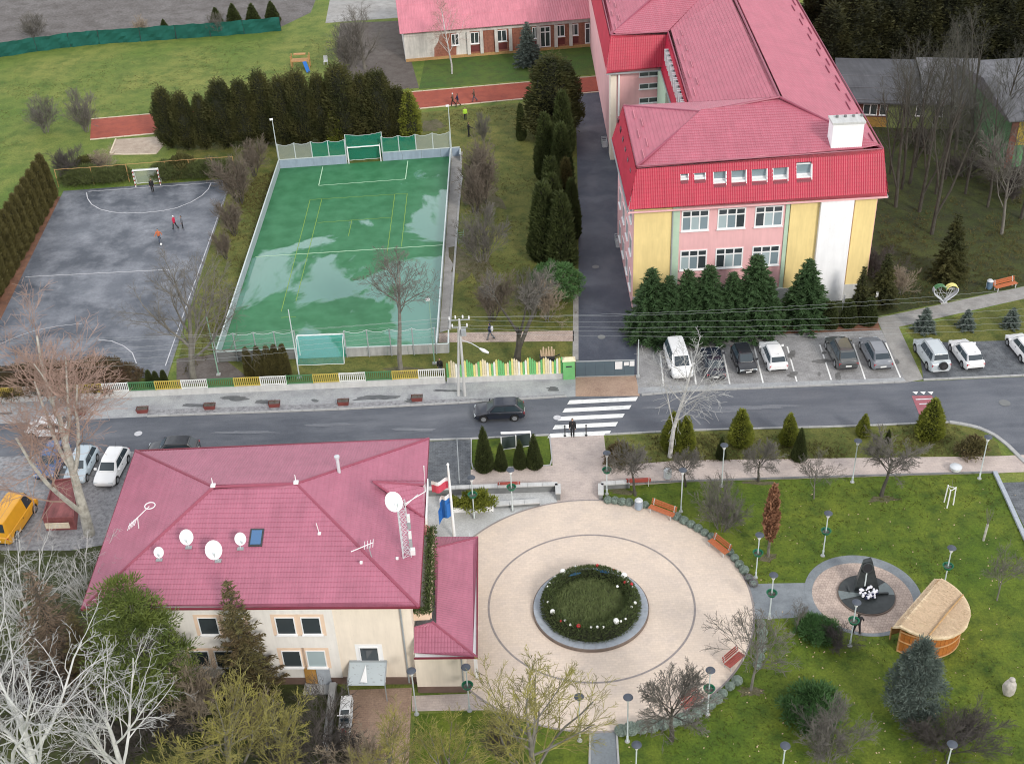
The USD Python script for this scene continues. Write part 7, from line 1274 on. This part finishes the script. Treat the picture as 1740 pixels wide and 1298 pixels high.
def tufts(poly_px, n, m, name, label, seed, h=.16, avoid=()):
    rng = np.random.default_rng(seed); g = Polygon(P2(poly_px)); x0, y0, x1, y1 = g.bounds; q = np.c_[rng.uniform(x0, x1, n * 3), rng.uniform(y0, y1, n * 3)]
    f = meshkit.fbm(np.c_[q * .22, np.zeros(len(q))], 3, seed); q = q[rng.random(len(q)) < np.clip((f - .36) * 3.2, .04, 1)]
    ok = shapely.contains_xy(g, q[:, 0], q[:, 1])
    for a in avoid: ok &= ~shapely.contains_xy(a, q[:, 0], q[:, 1])
    q = q[ok][:n]; q = np.repeat(q, 4, 0) + rng.normal(0, .07, (len(q) * 4, 2)); P = np.c_[q, np.full(len(q), .0)]
    single(name, leaves(P, rng.normal(size=(len(P), 3)) * .55 + [0, 0, .8], h * (.6 + .9 * rng.random(len(P))), .05, rng), m, label, "grass", kind="stuff")
link_area = Polygon(P2([(1270, 992), (1372, 990), (1388, 1048), (1280, 1052)])).buffer(.2)
tufts([(1040, 826), (1690, 806), (1770, 960), (1960, 1400), (1055, 1400), (1060, 1260), (1240, 1180), (1300, 1060), (1270, 960)], 4000, "tuft_green", "park_grass", "short tufted winter grass of the park lawn", 51, .08, (plaza_disc.buffer(.3), mon_disc.buffer(.2), link_area))
tufts([(715, 195), (975, 170), (978, 558), (790, 562), (788, 270)], 3500, "tuft_olive", "school_grass", "olive tufted grass of the school lawn", 52, .13)
tufts([(402, 312), (470, 292), (366, 600), (310, 640)], 1800, "tuft_olive", "strip_grass", "yellowish tufted grass between the two courts", 53, .22)
tufts([(0, 116), (478, 64), (570, 60), (560, 108), (260, 185), (150, 195), (60, 225), (-60, 330)], 3000, "tuft_olive", "field_grass", "long mottled grass of the far field", 54, .10)
tufts([(1028, 743), (1610, 721), (1695, 755), (1690, 772), (1030, 790)], 2200, "tuft_olive", "verge_grass", "tufted grass of the roadside lawn", 55, .15)
tufts([(1490, 330), (1740, 300), (1740, 480), (1500, 535)], 2500, "tuft_olive", "wood_grass", "sparse grass under the bare trees", 56, .22)
# ---------------------------------------------------------------- cars
def car(label, bx, by, head, col, kind="hatch", group="parked cars", L=None):
    """bx, by: photo pixel of the car's middle on the ground; head: direction of the bonnet, degrees from east"""
    P = dict(hatch=(4.15, 1.76, 1.50, (.25, .40, .86, .985), .92), sedan=(4.5, 1.78, 1.44, (.27, .42, .70, .86), .90), wagon=(4.6, 1.80, 1.52, (.26, .40, .82, .96), .95), suv=(4.6, 1.86, 1.72, (.26, .38, .84, .97), 1.05), van=(4.75, 1.90, 1.92, (.13, .27, .90, .985), 1.08), offroad=(4.5, 1.84, 1.84, (.28, .385, .90, .955), 1.12), small=(3.6, 1.64, 1.50, (.22, .37, .86, .985), .93), boxvan=(4.9, 1.95, 2.15, (.10, .22, .93, .985), 1.05))[kind]
    Lc, Wc, Hc, (a0, a1, b1, b0), belt = P; Lc = L or Lc; w = Wc / 2
    t = thing("boxy_van" if kind == "boxvan" else "car", label, "van" if kind in ("van", "boxvan") else "car", W(bx, by) + [0, 0, .024], math.radians(head), group)
    X = lambda f: Lc * (.5 - f)
    # lower body: rounded sections from nose to tail
    st = [(0.0, .78, .36, belt * .62), (.02, .90, .28, belt * .72), (.06, .97, .22, belt * .80), (.14, 1, .2, belt * .88), (a0, 1, .2, belt * .96), (a1, 1, .2, belt), (.6, 1, .2, belt + .02), (b1, 1, .2, belt + .03), (min(b0, .94), .98, .22, belt + .02), (.975, .94, .26, belt * .97), (1.0, .84, .36, belt * .86)]
    V = []
    for f, ws, z0, z1 in st:
        ww = w * ws; V += [(X(f), y, z) for y, z in ((-ww * .86, z0), (-ww, z0 + .12), (-ww, (z0 + z1) / 2 + .06), (-ww * .95, z1 - .03), (-ww * .84, z1), (0, z1 + .035), (ww * .84, z1), (ww * .95, z1 - .03), (ww, (z0 + z1) / 2 + .06), (ww, z0 + .12), (ww * .86, z0))]
    n, m = len(st), 11; idx = np.arange(n * m).reshape(n, m); F_ = np.stack([idx[:-1], idx[1:], np.roll(idx[1:], -1, 1), np.roll(idx[:-1], -1, 1)], -1).reshape(-1, 4); F3 = np.vstack([F_[:, [0, 1, 2]], F_[:, [0, 2, 3]]] + [[[idx[0, 0], idx[0, i], idx[0, i + 1]] for i in range(1, m - 1)], [[idx[-1, 0], idx[-1, i + 1], idx[-1, i]] for i in range(1, m - 1)]])
    tm = trimesh.Trimesh(np.array(V), F3, process=True); tm.fix_normals(); R = .33 if kind not in ("suv", "offroad", "boxvan", "van") else .37; fx, rx = X(.185), X(.80)
    body = m3.Manifold(m3.Mesh(np.asarray(tm.vertices, np.float32), np.asarray(tm.faces, np.uint32)))
    for x in (fx, rx): body = body - m3.Manifold.cylinder(Wc * .17 * 2, R + .07, R + .07, 20).rotate((90, 0, 0)).translate((x, w + .1, R)) - m3.Manifold.cylinder(Wc * .17 * 2, R + .07, R + .07, 20).rotate((90, 0, 0)).translate((x, -w + Wc * .34 - .1, R))
    k = body.to_mesh(); part(t, "body", (k.vert_properties[:, :3], k.tri_verts), col, smooth=38)
    # cabin
    zb, zr = belt - .02, Hc; wb, wr = w * .90, w * .70; q = [(X(a0), wb * .93, zb), (X(b0), wb * .93, zb), (X(b1), wr, zr), (X(a1), wr, zr)]
    mid = [(X(f), yy, zz) for f, yy, zz in ((a1, wb, zb), (b1, wb, zb))]
    pts = []
    for s in (-1, 1): pts += [(q[0][0], s * wb * .80, zb), (q[0][0] - .18, s * wb, zb), (X(b1), s * wb, zb), (q[1][0], s * wb * .86, zb), (q[3][0], s * wr * .92, zr - .03), (q[3][0] - .25, s * wr, zr), (q[2][0] + .25, s * wr, zr), (q[2][0], s * wr * .92, zr - .03), ((q[3][0] + q[2][0]) / 2, s * wr * .95, zr + .02)]
    cc = np.mean(pts, 0); hull = m3.Manifold.batch_hull([m3.Manifold.sphere(.06, 10).translate(tuple(map(float, np.array(p_) - .06 * np.sign(np.array(p_) - cc) * [1, 1, 1 if p_[2] > zb + .1 else 0]))) for p_ in pts]); k = hull.to_mesh(); cab = part(t, "cabin", (k.vert_properties[:, :3], k.tri_verts), col, smooth=35)
    def pane(name, c, nm="car_glass"):
        c = np.array(c, float); nrm = np.cross(c[1] - c[0], c[3] - c[0]); nrm /= np.linalg.norm(nrm); mid_ = c.mean(0)
        if np.dot(nrm, mid_ - np.array([(X(a0) + X(b0)) / 2, 0, (zb + zr) / 2 - .2])) < 0: nrm = -nrm
        v = np.vstack([c + nrm * .016, c - nrm * .03]); f = np.array([[0, 1, 2, 3], [4, 7, 6, 5], [0, 4, 5, 1], [1, 5, 6, 2], [2, 6, 7, 3], [3, 7, 4, 0]])
        if np.dot(np.cross(v[1] - v[0], v[3] - v[0]), nrm) < 0: f = f[:, ::-1]
        part(cab, name, MB().add(v, f), nm)
    def lp(A, B, u): return tuple(np.array(A) + (np.array(B) - np.array(A)) * u)
    for nm, xb, xt, sg in (("windscreen", X(a0), X(a1), 1), ("rear_window", X(b0), X(b1), -1)):
        yb, yt = wb * (.76 if sg > 0 else .80), wr * .86; A0, A1, T1, T0 = (xb, -yb, zb), (xb, yb, zb), (xt, yt, zr - .03), (xt, -yt, zr - .03)
        if sg < 0 and kind in ("van", "boxvan"): pass
        pane(nm, [lp(A0, T0, .08 if sg > 0 else .30 if kind in ("wagon", "suv", "offroad", "van", "boxvan", "hatch", "small") else .1), lp(A1, T1, .08 if sg > 0 else .30 if kind not in ("sedan",) else .1), lp(A1, T1, .90), lp(A0, T0, .90)])
    for s in (-1, 1):
        yb = lambda z: s * (wb + (wr - wb) * (z - zb) / (zr - zb)); z0, z1 = zb + .07, zr - .11
        def fxat(z, A, B): return X(A) + (X(B) - X(A)) * (z - zb) / (zr - zb)
        xs0, xs1 = (fxat(z0, a0, a1) - .30, fxat(z1, a0, a1) - .26), (fxat(z0, b0, b1) + .22, fxat(z1, b0, b1) + .26)
        cutm = [.46] if kind in ("hatch", "small", "sedan") else [.40, .74]
        if kind == "boxvan": xs1 = (X(.36), X(.36)); cutm = []
        u = [0] + cutm + [1]
        for i in range(len(u) - 1):
            e = .03
            c = [(xs0[0] + (xs1[0] - xs0[0]) * (u[i] + (e if i else 0)), yb(z0), z0), (xs0[0] + (xs1[0] - xs0[0]) * u[i + 1], yb(z0), z0), (xs0[1] + (xs1[1] - xs0[1]) * u[i + 1], yb(z1), z1), (xs0[1] + (xs1[1] - xs0[1]) * (u[i] + (e if i else 0)), yb(z1), z1)]; pane("side_window", c)
        mr = MB().box((X(a0) - .25, s * (w + .09), belt + .06), (.12, .2, .15)); part(t, "mirror", mr, col)
        for x in (fx, rx):
            wl = part(t, "wheel", MB().tm(trimesh.creation.cylinder(R, .2, sections=22, transform=trimesh.transformations.rotation_matrix(math.pi / 2, (1, 0, 0))), (x, s * (w - .10), R)), "tyre"); part(wl, "rim", MB().tm(trimesh.creation.cylinder(R * .62, .02, sections=16, transform=trimesh.transformations.rotation_matrix(math.pi / 2, (1, 0, 0))), (x, s * (w + .006), R)), "rim")
        part(t, "headlight", MB().box((X(.022), s * w * .68, belt * .64), (.10, .34, .15)), "headlight"); part(t, "tail_light", MB().box((X(.985), s * w * .76, belt * .80), (.10, .22, .2)), "taillight")
        part(t, "door_handle", MB().box((X(.52), s * (w * .985), belt * .86), (.16, .03, .03)), "car_trim"); part(t, "sill_trim", MB().box((X(.49), s * w * .97, .26), (Lc * .42, .06, .09)), "car_trim")
    part(t, "front_bumper", MB().box((X(.012), 0, .36), (.10, Wc * .74, .14)), "car_trim"); part(t, "rear_bumper", MB().box((X(.992), 0, .40), (.10, Wc * .74, .13)), "car_trim" if kind != "offroad" else "galvanised"); part(t, "number_plate", MB().box((X(1.004), 0, belt * .62), (.03, .5, .12)), "plate_white"); part(t, "number_plate", MB().box((X(-.004), 0, .46), (.03, .5, .11)), "plate_white"); part(t, "grille", MB().box((X(.006), 0, belt * .56), (.05, Wc * .42, .10)), "car_trim")
    if kind == "offroad": sw = part(t, "spare_wheel", MB().tm(trimesh.creation.cylinder(.36, .22, sections=20, transform=trimesh.transformations.rotation_matrix(math.pi / 2, (0, 1, 0))), (X(1.03), -.1, .95)), "tyre"); part(sw, "cover", MB().tm(trimesh.creation.cylinder(.22, .03, sections=16, transform=trimesh.transformations.rotation_matrix(math.pi / 2, (0, 1, 0))), (X(1.03) - .12, -.1, .95)), "car_trim")
    if kind in ("suv", "wagon", "offroad"):
        for s in (-1, 1): part(t, "roof_rail", MB().tube([(X(a1) - .2, s * wr * .88, zr + .05), (X(b1) + .2, s * wr * .88, zr + .05)], .022, 5), "car_trim" if kind != "offroad" else "galvanised")
    else: part(t, "aerial", MB().tube([(X(b1) + .2, 0, zr), (X(b1) - .15, 0, zr + .3)], .012, 4), "car_trim")
    return t
car("black hatchback driving along the road towards the left", 849, 707, 179, "car_navy", "hatch", None)
car("white van parked nose out behind the birch", 1152, 622, -87, "car_white", "van"); car("dark sedan parked behind the birch twigs beside the white van", 1211, 625, 88, "car_navy", "sedan"); car("small black car parked nose out with pale number plate", 1263, 620, -86, "car_black", "small"); car("white hatchback parked right of the small black car", 1313, 613, 92, "car_white", "hatch"); car("dark graphite estate car parked beside two empty bays", 1428, 608, 92, "car_graphite", "suv"); car("silver grey hatchback parked right of the dark estate car", 1486, 608, 92, "car_grey", "wagon"); car("silver off road car with spare wheel on its tail", 1581, 612, 94, "car_silver", "offroad"); car("white hatchback parked right of the silver off road car", 1640, 610, 94, "car_white", "hatch"); car("white car cut by the right edge of the picture", 1738, 600, 95, "car_white", "hatch")
car("white city car on the road under the plane tree", 84, 737, 178, "car_white", "small", None); car("white car parked nose out beside the town hall roof", 193, 803, -96, "car_white", "hatch", L=4.3); car("pale blue car parked behind the plane tree trunks", 141, 800, -94, "car_paleblue", "hatch"); car("dark blue car parked leftmost beyond the container", 92, 792, -95, "car_blue", "hatch"); car("black car peeking over the town hall roof edge", 296, 773, 178, "car_black", "hatch", None); car("bright yellow box van parked by the container", 26, 893, 81, "van_yellow", "boxvan", None, 5.0)
# ---------------------------------------------------------------- people
def capsule(m, a, b, ra, rb, n=10):
    return m + m3.Manifold.batch_hull([m3.Manifold.sphere(ra, n).translate(tuple(map(float, a))), m3.Manifold.sphere(rb, n).translate(tuple(map(float, b)))])
POSES = dict(stand=dict(l=(0, .02, 0), r=(0, -.02, 0), la=(.12, .05), ra=(.12, -.05)), walk=dict(l=(0, .33, .05), r=(0, -.30, -.25), la=(.2, -.35), ra=(.2, .35)), run=dict(l=(0, .55, .15), r=(0, -.35, -.6), la=(.3, -.6), ra=(.3, .6)), wide=dict(l=(.16, .08, 0), r=(.16, -.05, 0), la=(.75, .2), ra=(.6, .15)), reach=dict(l=(.05, .1, 0), r=(.05, -.12, 0), la=(.15, .5), ra=(.25, .9)))
def person(label, px, py, face, jacket, trousers, hair="hair_dark", pose="stand", hgt_=1.72, hat=None, bag=None, group=None):
    """face: the way the person looks, degrees from east; the body looks along +x in its own space"""
    t = thing("person", label, "person", W(px, py) + [0, 0, .02], math.radians(face), group); po = POSES[pose]; S = hgt_ / 1.72; E0 = m3.Manifold()
    hip, sh, neck, head = .92, 1.40, 1.48, 1.61; body, jk, tr, so = E0, E0, E0, E0
    body = capsule(body, (0, 0, neck - .05), (.01, 0, neck + .06), .055, .05); body += m3.Manifold.sphere(1, 16).scale((.098, .078, .118)).translate((.015, 0, head)); body += m3.Manifold.sphere(.018, 8).scale((1, .8, 1.3)).translate((.112, 0, head - .005)); body = capsule(body, (.06, 0, head - .09), (.075, 0, head - .085), .035, .03)
    for s in (-1, 1): body += m3.Manifold.sphere(.026, 8).scale((.7, .4, 1.2)).translate((.0, s * .08, head))
    body = capsule(body, (0, 0, hip + .02), (0, 0, sh - .1), .09, .10); jk = capsule(jk, (0, -.05, hip - .02), (0, -.09, sh - .09), .135, .125); jk = capsule(jk, (0, .05, hip - .02), (0, .09, sh - .09), .135, .125); jk = capsule(jk, (0, -.17, sh - .05), (0, .17, sh - .05), .075, .075); jk = capsule(jk, (0, 0, sh - .05), (0, 0, neck - .01), .10, .07); tr = capsule(tr, (0, -.07, hip - .02), (0, .07, hip - .02), .12, .12)
    for s, leg, arm in ((1, po["l"], po["la"]), (-1, po["r"], po["ra"])):
        hj = np.array([0, s * .095, hip - .04]); sw, kb = leg[1], leg[2]; side = leg[0]; kn = hj + np.array([math.sin(sw) * .43, s * side * .4, -.43 * math.cos(sw)]); a2 = sw - abs(kb) - (.12 if abs(sw) > .2 else .03); an = kn + np.array([math.sin(a2) * .42, s * side * .3, -.42 * math.cos(a2)])
        lift = 0; toe = an + np.array([.16, 0, -.045])
        body = capsule(body, hj, kn, .075, .05); body = capsule(body, kn, an, .05, .035); body = capsule(body, an + [-.02, 0, -.03], toe, .035, .028); tr = capsule(tr, hj, kn, .095, .07); tr = capsule(tr, kn, an + [0, 0, .03], .07, .058); so = capsule(so, an + [-.03, 0, -.035], toe, .048, .038)
        s0 = np.array([0, s * .195, sh - .04]); out, fw = arm; d = np.array([math.sin(fw), s * out, -math.cos(fw)]); d /= np.linalg.norm(d); el = s0 + d * .28; d2 = np.array([math.sin(fw + .35), s * out * .5, -math.cos(fw + .35)]); d2 /= np.linalg.norm(d2); wr = el + d2 * .25
        body = capsule(body, s0, el, .045, .036); body = capsule(body, el, wr, .036, .026); jk = capsule(jk, s0, el, .068, .056); jk = capsule(jk, el, wr - d2 * .01, .056, .045)
        u = np.cross(d2, (0, 1, 0)); u /= np.linalg.norm(u) + 1e-9; palm = wr + d2 * .075; body = capsule(body, wr + d2 * .02, palm, .03, .034, 8)
        for f, ln in ((-1.5, .06), (-.5, .075), (.5, .07), (1.5, .055)): b0_ = palm + u * f * .016; k1 = b0_ + d2 * ln * .6; body = capsule(body, b0_, k1, .0095, .0085, 6); body = capsule(body, k1, k1 + d2 * ln * .45 - np.array([0, s * .018, 0]), .0085, .0075, 6)
        body = capsule(body, wr + d2 * .03 + u * .025, wr + d2 * .07 + u * .055, .011, .009, 6)
    def out_(name, m, mt, par=t, ref=.05, sm=4):
        if ref: m = m.refine_to_length(ref)
        k = m.to_mesh(); tm = trimesh.Trimesh(k.vert_properties[:, :3], k.tri_verts, process=False)
        if sm: trimesh.smoothing.filter_taubin(tm, iterations=sm)
        return part(par, name, (np.asarray(tm.vertices) * S, tm.faces), mt, smooth=True)
    b = out_("body", body, "skin", ref=.03, sm=2); out_("jacket", jk, jacket, b); out_("trousers", tr, trousers, b); out_("shoes", so, "shoe", b, .04)
    hm = m3.Manifold.sphere(1, 16).scale((.106, .089, .120)).translate((-.005, 0, head + .012)) - m3.Manifold.cube((.3, .3, .3), True).rotate((0, -20, 0)).translate((.165, 0, head - .06)); out_("hair" if not hat else "hat", hm, hat or hair, b, .04, 2)
    for s in (-1, 1): part(b, "eye", ((trimesh.creation.icosphere(1, .011).vertices + [.098, s * .032, head + .018]) * S, trimesh.creation.icosphere(1, .011).faces), "hair_dark")
    if bag: out_("backpack", m3.Manifold.batch_hull([m3.Manifold.sphere(.07, 8).translate((x, y, z)) for x in (-.17, -.25) for y in (-.1, .1) for z in (1.02, 1.32)]), bag, b, .06)
    return t
person("person in dark clothes waiting at the end of the crosswalk", 973, 741, -95, "cloth_black", "cloth_black", pose="stand", hgt_=1.75)
person("person in black with camera standing at the monument", 1455, 1076, 95, "cloth_black", "cloth_black", pose="wide", hgt_=1.8)
person("dark dressed goalkeeper before the white handball goal", 260, 326, -80, "cloth_black", "cloth_black", pose="stand", hgt_=1.6)
person("child in orange striped top running on the grey court", 272, 412, -100, "cloth_orange", "cloth_jeans", pose="run", hgt_=1.55); person("child in red jacket and white cap on the grey court", 298, 389, 160, "cloth_red", "cloth_black", pose="walk", hgt_=1.55, hat="cloth_white"); person("child in grey jacket beside the one in red", 311, 388, 200, "cloth_grey", "cloth_black", pose="stand", hgt_=1.45)
person("person in white and dark on the red track, left of the pair", 770, 180, 180, "cloth_brown", "cloth_black", pose="walk", hgt_=1.65, hat="cloth_white"); person("person in dark jacket walking close behind on the red track", 778, 181, 185, "cloth_navy", "cloth_brown", pose="walk", hgt_=1.65); person("lone person farther right on the red track", 806, 173, 180, "cloth_brown", "cloth_jeans", pose="walk", hgt_=1.6)
person("person in a yellow green safety vest below the track", 791, 204, -90, "cloth_hivis", "cloth_black", pose="stand", hgt_=1.65); person("person in black pointing across the school lawn", 797, 232, 10, "cloth_black", "cloth_black", pose="reach", hgt_=1.75)
person("person with navy hood and bag on the cobbled footpath", 833, 577, 170, "cloth_navy", "cloth_grey", pose="walk", hgt_=1.7, hat="cloth_navy", bag="cloth_white"); person("person in dark coat just behind the railing end", 749, 635, -100, "cloth_black", "cloth_grey", pose="stand", hgt_=1.6)
t = thing("football", "pale ball lying at the running child's feet", "ball", W(274, 417)); part(t, "ball", (trimesh.creation.icosphere(2, .12).vertices + [0, 0, .13], trimesh.creation.icosphere(2, .12).faces), "ball_white", smooth=True)
